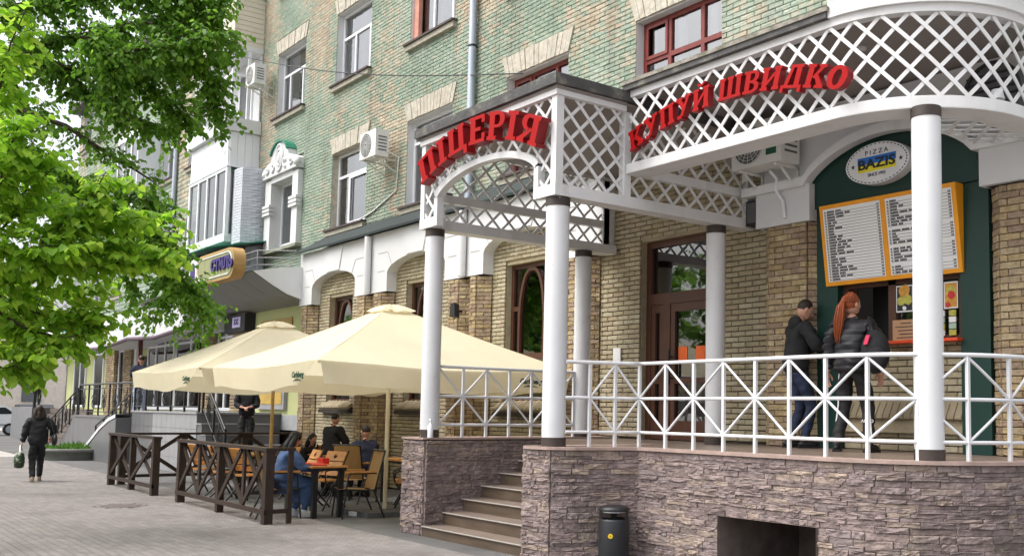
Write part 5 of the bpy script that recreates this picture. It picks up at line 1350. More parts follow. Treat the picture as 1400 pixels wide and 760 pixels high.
def person(label, loc, rot, H=1.75, hipz=None, lean=0.0, hands=None, feet=None, head=(0, 0), top=CLOTH_BLACK, legs=CLOTH_BLACK, shoes=SHOE_BLACK,
           hair=HAIR_DARK, style='short', hem=.05, bulk=1.0, coat=None, slim=1.0, hip_back=0.0, foot_turn=(0, 0), hood=False, group=None):
    k = H / 1.75; t = thing("person", label, "person", (0, 0, 0))
    P = Vector((0, -hip_back, hipz if hipz else .91 * k)); u = Vector((0, math.sin(lean), math.cos(lean)))
    X = Vector((1, 0, 0)); seated = hipz is not None and hipz < .75 * k
    sh = [P + u * .475 * k + X * sx * .175 * k for sx in (-1, 1)]
    neck = P + u * .53 * k; ph, yw = head
    hd = Vector((0, math.sin(lean * .4 + ph), math.cos(lean * .4 + ph))); hc = neck + hd * .165 * k
    hp = [P + X * sx * .088 * k - u * .02 for sx in (-1, 1)]
    feet = feet or [(-.10 * k, 0), (.10 * k, 0)]
    an = [Vector((f[0], f[1], .085 * k + (f[2] if len(f) > 2 else 0))) for f in feet]
    kn, el, wr = [], [], []
    for i in range(2):
        q, b = ik(hp[i], an[i], .43 * k, .42 * k, (0, 1, .25 if seated else .1)); kn.append(q); an[i] = b
    hands = hands or [(-.25 * k, .05, .80 * k), (.25 * k, .05, .80 * k)]
    for i, sx in enumerate((-1, 1)):
        q, b = ik(sh[i], Vector(hands[i]), .285 * k, .25 * k, (sx * .55, -.6, -.35)); el.append(q); wr.append(b)
    # body: one continuous skin
    bv_ = [P, P + u * .25 * k, P + u * .44 * k, neck, neck + hd * .07 * k]; be = [(0, 1), (1, 2), (2, 3), (3, 4)]; br = [.10 * k, .095 * k, .09 * k, .05 * k, .05 * k]
    for i in range(2):
        n = len(bv_); bv_ += [sh[i], el[i], wr[i]]; be += [(2, n), (n, n + 1), (n + 1, n + 2)]; br += [.05 * k, .038 * k, .028 * k]
        n = len(bv_); bv_ += [hp[i], kn[i], an[i]]; be += [(0, n), (n, n + 1), (n + 1, n + 2)]; br += [.07 * k, .048 * k, .036 * k]
    vs, fs = skin_mesh(bv_, be, br); mb = MB(); mb.add(vs, fs, 0, True)
    ry = Matrix.Rotation(yw, 3, 'Z') @ Matrix.Rotation(-(lean * .4 + ph), 3, 'X')
    def hl(x, y, z): return hc + ry @ Vector((x * k, y * k, z * k))
    # head with jaw, nose, ears, eyes, mouth
    mb.ball(hc, .076 * k, .094 * k, .112 * k, 16, 12, rotm=ry); mb.ball(hl(0, .028, -.062), .052 * k, .058 * k, .05 * k, 12, 8, rotm=ry)
    mb.ball(hl(0, .098, -.018), .013 * k, .02 * k, .026 * k, 8, 6, rotm=ry)
    for sx in (-1, 1): mb.ball(hl(sx * .078, -.008, -.012), .012 * k, .022 * k, .032 * k, 8, 6, rotm=ry)
    for sx in (-1, 1): mb.ball(hl(sx * .03, .084, .008), .012 * k, .008 * k, .007 * k, 8, 5, m=1, rotm=ry)
    mb.ball(hl(0, .087, -.062), .022 * k, .006 * k, .006 * k, 8, 5, m=2, rotm=ry)
    # hands: palm, four unequal fingers, thumb from the side
    for i, sx in enumerate((-1, 1)):
        f = (wr[i] - el[i]).normalized(); side = f.cross(ZV); side = side.normalized() if side.length > .1 else Vector((1, 0, 0)); side = side if i else -side
        nrm = side.cross(f).normalized(); curl = -nrm if nrm.z > 0 else nrm
        M3 = Matrix((side, f, nrm)).transposed(); mb.ball(wr[i] + f * .045 * k, .038 * k, .052 * k, .017 * k, 10, 7, rotm=M3)
        for q, (o_, ln) in enumerate(((-.028, .062), (-.010, .075), (.009, .080), (.027, .070))):
            b0 = wr[i] + f * .085 * k + side * o_ * k; b1 = b0 + f * ln * .5 * k + curl * .010 * k; b2 = b1 + f * ln * .32 * k + curl * .022 * k; b3 = b2 + f * ln * .12 * k + curl * .022 * k
            mb.tube([b0, b1, b2, b3], [.0095 * k, .009 * k, .008 * k, .006 * k], 7)
        th0 = wr[i] + f * .03 * k - side * .030 * k; mb.tube([th0, th0 + f * .03 * k - side * .022 * k + curl * .012 * k, th0 + f * .058 * k - side * .022 * k + curl * .024 * k], [.012 * k, .0105 * k, .008 * k], 7)
    mb.build("body", [SKIN, INK, mat("lips", (.40, .15, .12), rough=.5)], t)
    # trousers
    tv = [P + u * .02, P - u * .04]; te = [(0, 1)]; tr = [.145 * k * slim, .13 * k * slim]
    for i in range(2):
        n = len(tv); mid = hp[i].lerp(kn[i], .5); tv += [hp[i], mid, kn[i], kn[i].lerp(an[i], .5), an[i] + ZV * .0]; te += [(1, n), (n, n + 1), (n + 1, n + 2), (n + 2, n + 3), (n + 3, n + 4)]; tr += [.10 * k * slim, .088 * k * slim, .066 * k * slim, .06 * k * slim, .056 * k * slim]
    vs, fs = skin_mesh(tv, te, tr, 3); vs = [tuple(Vector(v) + Vector((noise.noise(Vector((v[0] * 9, v[1] * 9, v[2] * 16))), noise.noise(Vector((v[0] * 9 + 5, v[1] * 9, v[2] * 16))), 0)) * .014) for v in vs]; mb = MB(); mb.add(vs, fs, 0, True); mb.build("trousers", coat or legs, t)
    # jacket
    b_ = bulk; jv = [P - u * hem * k, P + u * .12 * k, P + u * .30 * k, P + u * .43 * k, neck - u * .02 * k, neck + hd * .035 * k]; je = [(0, 1), (1, 2), (2, 3), (3, 4), (4, 5)]
    jr = [(.165 * k * b_), .158 * k * b_, .168 * k * b_, .145 * k * b_, .085 * k, .064 * k]
    for i in range(2):
        n = len(jv); jv += [sh[i], sh[i].lerp(el[i], .5), el[i], el[i].lerp(wr[i], .55), wr[i] - (wr[i] - el[i]).normalized() * .01]; je += [(3, n), (n, n + 1), (n + 1, n + 2), (n + 2, n + 3), (n + 3, n + 4)]; jr += [.088 * k * b_, .076 * k * b_, .062 * k * b_, .055 * k * b_, .047 * k * b_]
    vs, fs = skin_mesh(jv, je, jr, 4 if top is PUFFER else 3)
    rn = random.Random(len(label))
    vs = [tuple(Vector(v) * 1.0 + Vector((noise.noise(Vector(v) * 9), noise.noise(Vector(v) * 9 + Vector((7, 0, 0))), noise.noise(Vector(v) * 9 + Vector((0, 9, 0))))) * .012 + Vector((v[0], v[1], 0)) * .10 * noise.noise(Vector((v[0] * 7, v[1] * 7, v[2] * 17)))) for v in vs]
    # flatten the torso front to back, as a body is
    vs = [(v[0], v[1] * (.86 if abs(v[0]) < .16 * k and not seated else 1), v[2]) for v in vs]
    if top is PUFFER: vs = [(v[0] * (1 + .10 * abs(math.sin(v[2] * 38)) ** .6), v[1] * (1 + .10 * abs(math.sin(v[2] * 38)) ** .6), v[2]) for v in vs]
    mb = MB(); mb.add(vs, fs, 0, True); mb.build("jacket", coat or top, t)
    if hood:
        mb = MB(); c0 = neck + Vector((0, -.055, -.01)) ; mb.ball(c0, .115 * k, .075 * k, .085 * k, 14, 9); mb.build("hood", top, t)
    if coat:
        kc = (kn[0] + kn[1]) / 2; ac = (an[0] + an[1]) / 2; mb = MB()
        pth = [P + u * .1, P + Vector((0, .05, -.02)), P.lerp(kc, .5), kc.lerp(P, .12), kc.lerp(ac, .25), kc.lerp(ac, .5), kc.lerp(ac, .72)]
        mb.tube(pth, [.13, .165, .155, .145, .15, .155, .165], 18); mb.build("coat_skirt", coat, t)
    # shoes
    for i in range(2):
        d = Vector((math.sin(foot_turn[i]), math.cos(foot_turn[i]), 0)); a0 = an[i]; z = a0.z - .085 * k; mb = MB(); M3 = Matrix.Rotation(-foot_turn[i], 3, 'Z')
        mb.ball(Vector((a0.x, a0.y, z + .045 * k)) + d * .055 * k, .048 * k, .135 * k, .044 * k, 14, 8, rotm=M3); mb.ball(Vector((a0.x, a0.y, z + .075 * k)), .045 * k, .055 * k, .06 * k, 12, 7, rotm=M3); mb.obb(Vector((a0.x, a0.y, z + .014 * k)) + d * .05 * k, Vector((d.y, -d.x, 0)), d, ZV, .04 * k, .12 * k, .013 * k); mb.build("shoe", shoes, t)
    # hair
    mb = MB()
    if style == 'short':
        mb.ball(hl(0, -.016, .026), .080 * k, .090 * k, .098 * k, 16, 10, rotm=ry)
    elif style == 'tail':
        mb.ball(hl(0, -.018, .022), .085 * k, .096 * k, .108 * k, 16, 10, rotm=ry); mb.ball(hl(0, -.118, .03), .035 * k, .03 * k, .035 * k, 10, 7)
        b0 = hl(-.01, -.12, .02); mb.tube([b0, b0 + Vector((-.015, -.05, -.07)) * k, b0 + Vector((-.035, -.05, -.2)) * k, b0 + Vector((-.05, -.035, -.33)) * k, b0 + Vector((-.055, -.03, -.42)) * k], [.030 * k, .040 * k, .045 * k, .034 * k, .008 * k], 10)
        rs = random.Random(5)
        for q in range(26):
            a_ = rs.uniform(0, 6.28); o_ = Vector((math.cos(a_), math.sin(a_), 0)); w1 = rs.uniform(.03, .055)
            mb.tube([b0 + o_ * .02 * k, b0 + Vector((-.015, -.05, -.07)) * k + o_ * w1 * .8 * k, b0 + Vector((-.035, -.05, -.2)) * k + o_ * w1 * k, b0 + Vector((-.05, -.035, -.33)) * k + o_ * w1 * .8 * k, b0 + Vector((-.055, -.03, -.40 - rs.uniform(0, .07))) * k + o_ * .02 * k], [.010 * k, .009 * k, .008 * k, .007 * k, .001], 5)
        for q in range(40):
            a_ = rs.uniform(-1.9, 1.9); r_ = lambda th: hl(.089 * math.sin(a_) * math.sin(th), -.018 - .100 * math.cos(a_ * .75) * math.sin(th) * (1 if th > .6 else .4), .022 + .112 * math.cos(th))
            mb.tube([r_(th) for th in (.15, .6, 1.1, 1.6)] + [hl(0, -.125, .03)], [.004, .006, .006, .005, .003], 4)
    else:   # shoulder length
        mb.ball(hl(0, -.018, .022), .088 * k, .100 * k, .110 * k, 16, 10, rotm=ry)
        for sx in (-1, 0, 1): mb.tube([hl(sx * .062, -.035 - .03 * (sx == 0), .03), hl(sx * .078, -.05 - .03 * (sx == 0), -.08), hl(sx * .085, -.055 - .03 * (sx == 0), -.17), hl(sx * .075, -.05 - .03 * (sx == 0), -.235)], [.04 * k, .052 * k, .05 * k, .018 * k], 9)
    mb.build("hair", hair, t)
    place(t, loc, rot)
    return t, dict(sh=sh, wr=wr, P=P, u=u, neck=neck, k=k)
def _child(t, name, mb, ma):
    o = bpy.data.objects.new(name, mb.mesh(name, ma)); COL.objects.link(o); o.parent = t; return o
def facing(dx, dy): return math.atan2(-dx, dy)

# man at the hatch, bent over his phone
man, J = person("man in black hooded jacket and jeans looking down at his phone beside the hatch", (-8.02, 9.28, ZT), facing(.42, .90), H=1.80, lean=.10, head=(.42, -.1),
       hands=[(.02, .36, 1.20), (.18, .36, 1.18)], feet=[(-.11, -.03), (.12, .06)], top=CLOTH_BLACK, legs=JEANS, hair=HAIR_DARK, style='short', hood=True, bulk=1.16, hem=.12)
mb = MB(); mb.obb(J['wr'][1].lerp(J['wr'][0], .5) + Vector((0, .10, .02)), Vector((1, 0, 0)), Vector((0, .8, .6)), Vector((0, -.6, .8)), .035, .07, .004); _child(man, "phone", mb, BLACK)
# woman with a red ponytail
wom, J = person("woman with long copper ponytail and black puffer jacket at the serving hatch", (-6.86, 8.86, ZT), facing(-.34, .94), H=1.72, head=(0.0, -.55),
       hands=[(-.30, .06, .80), (.26, .10, .86)], feet=[(-.17, -.02), (.17, .02)], foot_turn=(-.2, .25), top=PUFFER, legs=mat("black_tracksuit", (.014, .014, .015), rough=.7), hair=HAIR_RED, style='tail', bulk=1.24, hem=.12, slim=1.15)
mb = MB(); mb.ball((.30, -.17, 1.05), .155, .10, .23, 16, 12); mb.ball((.33, -.25, .98), .11, .05, .12, 12, 8)
pack = bpy.data.objects.new("backpack", mb.mesh("backpack", CLOTH_BLACK)); COL.objects.link(pack); pack.location = wom.location; pack.rotation_euler = wom.rotation_euler; WORLD[pack.name] = Vector(wom.location)
tag(pack, "black backpack hanging from the red haired woman's right shoulder", "backpack")
mb = MB(); mb.tube([(.27, -.16, 1.25), (.20, -.07, 1.42), (.20, .08, 1.40), (.22, .12, 1.2)], .018, 6); _child(pack, "strap", mb, BLACK)
mb = MB(); mb.obb((.24, -.27, 1.17), Vector((1, 0, 0)), Vector((0, 1, 0)), Vector((.3, 0, 1)).normalized(), .02, .012, .05); _child(pack, "key_tag", mb, mat("pink_tag", (.7, .05, .12)))
for sx in (-1, 1):
    mb = MB(); mb.tube([(sx * .150, .01, .86), (sx * .168, .03, .5), (sx * .205, .0, .14)], .009, 6); _child(wom, "white_stripe", mb, PAPER)
me = text_mesh("AUTO", .048, .003); me.materials.clear(); me.materials.append(PAPER); o = bpy.data.objects.new("trouser_print", me); COL.objects.link(o); o.parent = wom; o.location = (.178, -.068, .33); o.rotation_euler = (R(90), 0, 0)
# pedestrian walking away
ped, J = person("woman in black walking away along the pavement with a green shopping bag", (-24.3, 4.30, 0), facing(-1, .10), H=1.60, lean=.06, head=(.12, 0), hands=[(-.30, .02, .70), (.27, .16, .92)],
       feet=[(-.07, -.16, .0), (.08, .16, 0)], top=CLOTH_BLACK, legs=CLOTH_BLACK, shoes=SHOE_TAN, hair=HAIR_DARK, style='long', hood=True, bulk=1.35, hem=.16, slim=1.2)
bag = thing("shopping_bag", "dark green patterned shopping bag in the walking woman's left hand", "bag", (0, 0, 0)); mb = MB()
mb.lathe([(.06, .28), (.115, .30), (.135, .40), (.13, .50), (.10, .59), (.03, .60)], (-.31, -.0, 0), 16, sx=.75, sy=1.15); mb.build("bag_body", mat("green_bag", (.03, .055, .025), rough=.6, var=.5, vscale=12, stain=((.35, .36, .3), 9, .58, .62, .8)), bag)
mb = MB(); mb.tube([(-.31, -.10, .60), (-.31, -.0, .74), (-.31, .09, .60)], .012, 6); mb.build("bag_handle", PAPER, bag); place(bag, ped.location.copy(), ped.rotation_euler.z)
sb_ = thing("shoulder_bag", "black shoulder bag at the walking woman's right hip", "bag", (0, 0, 0)); mb = MB(); mb.ball((.30, -.06, .86), .06, .17, .13, 12, 8); mb.build("bag_body", BLACK, sb_); mb = MB(); mb.tube([(.30, -.12, .95), (.2, -.12, 1.28), (.17, .0, 1.36), (.28, .06, .96)], .012, 6); mb.build("bag_strap", BLACK, sb_); place(sb_, ped.location.copy(), ped.rotation_euler.z)
# cafe guests
person("woman in a long blue coat with black hair seated at the near cafe table", (-14.9, 5.84, 0), facing(.10, 1), H=1.66, hipz=.50, lean=.22, head=(.35, .2), hands=[(-.10, .42, .72), (.14, .44, .70)],
       feet=[(-.10, .22), (.12, .30)], coat=COATBLUE, shoes=SHOE_WHITE, hair=HAIR_BLACK, style='long', bulk=1.22)
person("person in black standing at the far table with their back turned", (-18.0, 7.95, 0), facing(-.4, 1), H=1.54, lean=.12, head=(.2, 0), hands=[(-.15, .30, .85), (.2, .32, .8)], top=CLOTH_BLACK, legs=CLOTH_BLACK, hair=HAIR_BLACK, style='short', bulk=1.35, slim=1.2, hem=.2)
person("man in a dark navy jacket seated in profile at the far table by the wall", (-17.35, 8.38, 0), facing(-1, -.1), H=1.76, hipz=.50, lean=.18, head=(.1, 0), hands=[(-.15, .42, .84), (.16, .46, .86)], feet=[(-.1, .42), (.12, .40)], top=NAVY, legs=CLOTH_BLACK, hair=HAIR_DARK, bulk=1.15)
person("small dark haired person seated low between the far tables", (-19.1, 8.0, 0), facing(1, .2), H=1.50, hipz=.42, lean=.15, head=(.2, 0), hands=[(-.12, .3, .72), (.14, .3, .72)], feet=[(-.1, .36), (.1, .36)], top=CLOTH_BLACK, legs=CLOTH_BLACK, hair=HAIR_BLACK, style='long')
# man on the side steps, head under the umbrella edge
person("man in black zip jacket on the tiled side steps, hands together", (-23.55, 8.35, .48), facing(.93, -.36), H=1.80, head=(.3, 0), hands=[(-.07, .27, 1.12), (.08, .27, 1.11)], top=CLOTH_BLACK, legs=CLOTH_BLACK, hair=HAIR_DARK, bulk=1.18, slim=1.05)
# man by the iron railing
person("man in a navy jacket and pale jeans leaning on the iron railing above the ramp", (-31.0, 7.95, 1.27), facing(-.9, .3), H=1.78, lean=.15, head=(0, 0), hands=[(-.15, .48, 1.16), (.2, .35, 1.1)], top=NAVY, legs=PALEJEANS, hair=HAIR_DARK, bulk=1.1)
pb, J = person("distant person with a bright yellow bag on the far entrance steps", (-54.6, 9.5, 1.45), facing(-.9, .4), H=1.72, top=CLOTH_BLACK, legs=CLOTH_BLACK, hair=HAIR_DARK)
yb_ = thing("yellow_bag", "bright yellow backpack carried by the distant person on the far steps", "bag", (0, 0, 0)); mb = MB(); mb.ball((0, -.22, 1.15), .2, .11, .24, 12, 9); mb.build("bag_body", mat("ochre_nylon", (.55, .33, .03), rough=.6), yb_); mb = MB(); mb.tube([(-.1, -.15, 1.45), (-.1, .05, 1.42), (-.1, .08, 1.2)], .02, 5); mb.build("strap", YELLOW, yb_); place(yb_, pb.location.copy(), pb.rotation_euler.z)
# ---------------------------------------------------------------- left wing of the building, balconies
LW = thing("apartment_wing", "left wing of the old brick apartment building with white bays seen through the leaves", "building", (-38, YU, 0))
lp = Path([(-50.5, YU), (-27.74, YU)])
def lholes(z0, z1):
    h = []
    for a, b in FL:
        if z1 > a and z0 < b:
            for c in (-33.4, -36.3, -42.5, -46.0, -49.0): h.append((c - .75 + 50.5, c + .75 + 50.5))
    return h
lay(LW, lp, 4.6, 14.5, .15, .52, .014, gv, GREEN, lholes, 0, .035, "painted_brick", seed=44)
mb = MB(); backing(mb, lp, 0, 14.6, .2, lholes, n=-.02); mb.quad((-50.5, YU, 0), (-50.5, YU + 6, 0), (-50.5, YU + 6, 14.6), (-50.5, YU, 14.6)); mb.quad((-27.74, YU + .02, 0), (-50.5, YU + 6, 0), (-50.5, YU + 6, 14.6), (-27.74, YU + .02, 14.6)); mb.build("wall", MORTAR_G, LW)
for a, b in FL:
    for c in (-33.4, -36.3, -42.5, -46.0, -49.0): pvc_window(LW, c, a, b, half=.75, transom=b - .55, mull=(0,), curtain=[(0, 1)], lintel=False)
mb = MB(); mb.box(-50.7, -27.6, YU - .45, YU + 6, 14.6, 14.8); mb.build("eaves", ROOFEDGE, LW)
mb = MB(); mb.tube([(-35.3, YU - .12, 4.5), (-35.3, YU - .12, 14.5)], .075, 10); mb.build("downpipe", GALV, LW)
for x0, x1, za, zb in ((-40.3, -37.5, 7.6, 11.3),):
    mb = MB(); mb.box(x0, x1, YU - .75, YU - .03, za, za + 1.0); mb.box(x0, x1, YU - .75, YU - .03, zb - .25, zb); mb.box(x0, x0 + .1, YU - .75, YU - .03, za + 1.0, zb - .25); mb.box(x1 - .1, x1, YU - .75, YU - .03, za + 1, zb - .25)
    for k in range(1, 3): xx = x0 + (x1 - x0) * k / 3; mb.box(xx - .06, xx + .06, YU - .749, YU - .69, za + 1, zb - .25)
    o = mb.build("bay_window", PVC, LW)
    mb = MB(); mb.quad((x0 + .1, YU - .72, za + 1), (x1 - .1, YU - .72, za + 1), (x1 - .1, YU - .72, zb - .25), (x0 + .1, YU - .72, zb - .25)); mb.build("pane", GLASS, o)
# stacked balconies at the corner
BAL = thing("stacked_balconies", "stack of white glazed and open balconies at the corner of the green wall", "balcony", (-29.3, 9.5, 6))
bx0, bx1, by0 = -31.05, -27.76, 9.02; by1 = YU - .04
def bbox(x0, x1, y0, y1, z0, z1, nm, ma): mb = MB(); mb.box(x0, x1, y0, y1, z0, z1); return mb.build(nm, ma, BAL)
bbox(bx0, bx1, by0, by1, 6.02, 6.16, "floor_slab", PLASTER)
mb = MB()
for x0, x1 in ((bx0, bx0 + .1), (bx1 - .12, bx1)): mb.box(x0, x1, by0, by0 + .1, 6.161, 8.06)
for k in range(1, 4): xx = bx0 + .1 + (bx1 - bx0 - .22) * k / 4; mb.box(xx - .04, xx + .04, by0 + .001, by0 + .07, 6.22, 8.0)
mb.box(bx0 + .1, bx1 - .12, by0, by0 + .08, 6.161, 6.24); mb.box(bx0 + .1, bx1 - .12, by0, by0 + .08, 7.98, 8.06); mb.box(bx1 - .1, bx1 - .02, by0 + .28, by0 + .36, 6.161, 8.06); mb.box(bx1 - .1, bx1 - .02, by0 + .101, by0 + .279, 6.161, 6.24)
gz = mb.build("glazing_frame", PVC, BAL)
mb = MB(); mb.quad((bx0 + .05, by0 + .04, 6.2), (bx1 - .1, by0 + .04, 6.2), (bx1 - .1, by0 + .04, 8.02), (bx0 + .05, by0 + .04, 8.02)); mb.build("pane", glass("mirror_pane", (.35, .38, .36), 1.0, 2.4), gz)
mb = MB(); mb.grid(lambda u, v: (bx0 + .2 + 2.9 * u, by0 + .22 + .03 * math.sin(u * 90), 6.2 + 1.8 * v), 80, 1); mb.build("curtain", CURTAIN, gz)  # white net added behind the balcony glazing to brighten its panes
mb = MB(); mb.quad((bx1 - .06, by0 + .1, 6.2), (bx1 - .06, by0 + .3, 6.2), (bx1 - .06, by0 + .3, 8.02), (bx1 - .06, by0 + .1, 8.02)); mb.build("pane", GLASS, gz)
# white tile clad half-octagon beside the glazing
TW = mat("white_cladding_tile", (0.48, 0.50, 0.55), rough=.4, var=.08, vscale=3)
tp = Path([(-27.55, 9.16), (-27.1, 9.22), (-26.98, 9.62), (-27.0, YU - .06)])
mb = MB(); mb.prism([(-27.74, YU - .06, 5.92), (-27.74, 9.2, 5.92), (-27.55, 9.2, 5.92), (-27.14, 9.26, 5.92), (-27.03, 9.62, 5.92), (-27.04, YU - .06, 5.92)], (0, 0, 2.05)); mb.build("clad_bay", mat("tile_grout", (.42, .43, .45)), BAL)
lay(BAL, tp, 5.93, 7.95, .075, .24, .006, variants("cladding_tile", TW, 2), TW, None, 0, .014, "cladding_tile", base=-.012)
bbox(-27.5, -27.0, 9.5, YU - .06, 5.2, 5.9, "clad_base", TW)
# panelled parapet with ledge
bbox(bx0 + .04, bx1 - .04, by0 + .04, by1, 8.061, 9.05, "parapet", PVC)
for i in range(15):
    bbox(bx0 + .05 + i * .213, bx0 + .05 + i * .213 + .205, by0 + .015, by0 + .039, 8.09, 9.04, "parapet_panel", PVC)
for i in range(4): bbox(bx1 - .039, bx1 - .015, by0 + .06 + i * .2, by0 + .06 + i * .2 + .193, 8.09, 9.04, "parapet_panel", PVC)
bbox(bx0 - .02, bx1 + .02, by0 - .02, by1, 8.061, 8.089, "trim", PVC)
bbox(bx0 - .1, bx1 + .06, by0 - .12, by1, 9.051, 9.42, "ledge", PLASTER)
# open balcony
mb = MB()
for x in (bx0 + .05, bx0 + 1.1, bx0 + 2.2, bx1 - .1): mb.box(x, x + .07, by0 + .03, by0 + .1, 9.421, 11.35)
mb.box(bx0, bx1, by0 + .02, by0 + .11, 10.62, 10.68); mb.box(bx1 - .09, bx1 - .02, by0 + .45, by0 + .52, 9.421, 11.35); mb.box(bx1 - .09, bx1 - .02, by0 + .11, by1, 10.62, 10.68); mb.build("balcony_posts", PVC, BAL)
bbox(bx0, bx1 - .02, by1 - .05, by1 - .01, 9.421, 11.35, "balcony_back", PLASTER); bbox(bx1 - 1.5, bx1 - .6, by1 - .08, by1 - .051, 9.5, 11.0, "balcony_door", ACDARK); bbox(bx1 - 1.58, bx1 - 1.5, by1 - .1, by1 - .051, 9.45, 11.08, "door_frame", PVC); bbox(bx1 - .6, bx1 - .52, by1 - .1, by1 - .051, 9.45, 11.08, "door_frame", PVC)
bbox(bx0, bx1, by0, by1, 11.351, 11.48, "floor_slab", PLASTER)
bbox(bx0 + .1, bx1 - .05, by0 + .06, by1, 11.481, 12.9, "upper_box", SIDING)
for i in range(10): bbox(bx0 + .08, bx1 - .03, by0 + .035, by0 + .06, 11.49 + i * .14, 11.49 + i * .14 + .125, "siding_board", SIDING); bbox(bx1 - .05, bx1 - .028, by0 + .062, by1, 11.49 + i * .14, 11.49 + i * .14 + .125, "siding_board", SIDING)
bbox(bx0, bx1 + .03, by0 - .05, by1, 12.901, 13.0, "upper_cap", PVC)
mb = MB()
for x in (bx0 + .1, bx0 + 1.6, bx1 - .15): mb.box(x, x + .08, by0 + .02, by0 + .1, 13.0, 14.4)
mb.box(bx0, bx1, by0 + .02, by0 + .1, 14.3, 14.5); mb.build("upper_glazing", PVC, BAL)
# green tin pent roof below the glazed bay
t = thing("tin_canopy", "dark green tin pent roof under the glazed balcony", "canopy", (-28.5, 8.7, 5.7)); mb = MB()
mb.prism([(-31.3, 8.2, 5.60), (-31.3, 8.2, 5.63), (-31.3, 9.86, 6.0), (-31.3, 9.86, 5.97)], (4.7, 0, 0)); mb.build("tin_sheet", mat("green_tin", (0, 0, 0)), t)
for i in range(7): mb = MB(); mb.bar((-31.0 + i * .7, 8.5, 5.585), (-31.0 + i * .7, 9.8, 5.93), .04, .05); mb.build("rafter", BLACK, t)
# sign on the coved canopy
CV = thing("coved_canopy", "curved grey clad canopy with a white end panel over the neighbouring shop", "canopy", (-28, 9, 4))
prof = [(8.33, 4.73), (8.57, 4.58), (8.84, 4.42), (9.15, 4.26), (9.45, 4.17), (9.86, 4.12)]
for k in range(10):
    xa, xb = -33.5 + k * .995, -33.5 + (k + 1) * .995 - .012
    mb = MB(); mb.add([(x, y, z) for (y, z) in prof for x in (xa, xb)], [(2 * i, 2 * i + 1, 2 * i + 3, 2 * i + 2) for i in range(len(prof) - 1)]); mb.build("soffit_panel", ALU, CV)
mb = MB(); P = [(-23.52, y, z) for y, z in prof] + [(-23.52, 9.86, 4.98), (-23.52, 8.9, 4.86)]; mb.prism(P, (.03, 0, 0)); mb.build("end_panel", PVC, CV)
mb = MB(); mb.add([(-33.5, 8.33, 4.735), (-23.53, 8.33, 4.735), (-23.53, 9.86, 4.9), (-33.5, 9.86, 4.9)], [(0, 1, 2, 3)]); mb.build("top_sheet", ROOFEDGE, CV)
mb = MB()
for z in (4.95, 5.12, 5.29): mb.tube([(-27.0, 8.6, z), (-24.0, 8.6, z), (-23.4, 9.3, z)], .012, 5)
for x in (-26.5, -25.2, -24.0): mb.tube([(x, 8.6, 4.75), (x, 8.6, 5.3)], .015, 5)
mb.build("guard_rail", mat("grey_steel", (.3, .3, .31), rough=.5), CV)
SGN = thing("shop_sign", "long rounded yellow shop sign with purple letters on the coved canopy", "sign", (-25.4, 8.25, 4.6))
def stadium(x0, x1, z0, z1, y, n=10):
    r = (z1 - z0) / 2 * .95; zc0, zc1 = z0 + r, z1 - r; P = []
    for cx, cz, a0 in ((x1 - r, zc0, 270), (x1 - r, zc1, 0), (x0 + r, zc1, 90), (x0 + r, zc0, 180)):
        for i in range(n + 1): P.append((cx + r * math.cos(R(a0 + 90 * i / n)), y, cz + r * math.sin(R(a0 + 90 * i / n))))
    return P
mb = MB(); mb.prism(stadium(-26.6, -23.85, 4.60, 5.32, 8.0), (0, .28, 0)); mb.build("sign_box", mat("ochre_sign", (.42, .26, .10), rough=.6), SGN)
mb = MB(); mb.prism(stadium(-26.54, -23.91, 4.65, 5.27, 7.994), (0, .005, 0)); mb.build("sign_face", mat("sage_sign", (.24, .25, .12), rough=.7), SGN)
P = stadium(-26.47, -23.98, 4.70, 5.22, 7.988); mb = MB(); mb.tube(P + P[:1], .014, 5); mb.build("sign_border", PAPER, SGN)
text("lettering", "СТИЛЬ", .36, mat("purple_letter", (.03, .015, .13), rough=.5), SGN, (-24.62, 7.985, 4.96), extrude=.03, bold=.02, sx=1.2)
t = thing("round_sign", "round white sign at the left end of the purple lettered shop sign", "sign", (-27.0, 8.2, 4.9)); mb = MB(); mb.prism([(-27.05 + .38 * math.cos(2 * math.pi * i / 24), 8.05, 4.95 + .38 * math.sin(2 * math.pi * i / 24)) for i in range(24)], (0, .14, 0)); mb.build("sign_disc", PVC, t)
mb = MB(); mb.prism([(-27.05 + .2 * math.cos(2 * math.pi * i / 24), 8.044, 4.95 + .28 * math.sin(2 * math.pi * i / 24)) for i in range(24)], (0, .005, 0)); mb.build("sign_mark", mat("purple_letter", (0, 0, 0)), t)
# second canopy farther left
t = thing("shop_canopy", "pale box canopy with a purple wavy lower edge over the farther shop doors", "canopy", (-34, 9, 3.7)); mb = MB()
pr = [(-41.5, 4.65), (-29.3, 4.45), (-29.3, 3.75), (-32, 3.62), (-35, 3.72), (-38, 3.55), (-41.5, 3.62)]
mb.prism([(x, 8.55, z) for x, z in pr], (0, 1.3, 0)); mb.build("fascia", mat("pale_panel", (.55, .55, .56), rough=.5, var=.06), t)
mb = MB(); mb.tube([(x, 8.53, z - .03) for x, z in reversed(pr[2:])], .06, 6); mb.build("purple_edge", mat("purple_trim", (.06, .02, .05), rough=.4), t)
t = thing("shop_canopy", "grey flat canopy over the farthest entrance steps", "canopy", (-47, 9, 4)); mb = MB(); mb.box(-52, -42.5, 8.4, 9.85, 4.3, 5.0); mb.build("fascia", mat("pale_panel", (0, 0, 0)), t); mb = MB(); mb.box(-44.2, -43.6, 8.38, 8.399, 4.35, 4.95); mb.build("teal_panel", mat("teal_print", (.05, .5, .45), rough=.4), t)

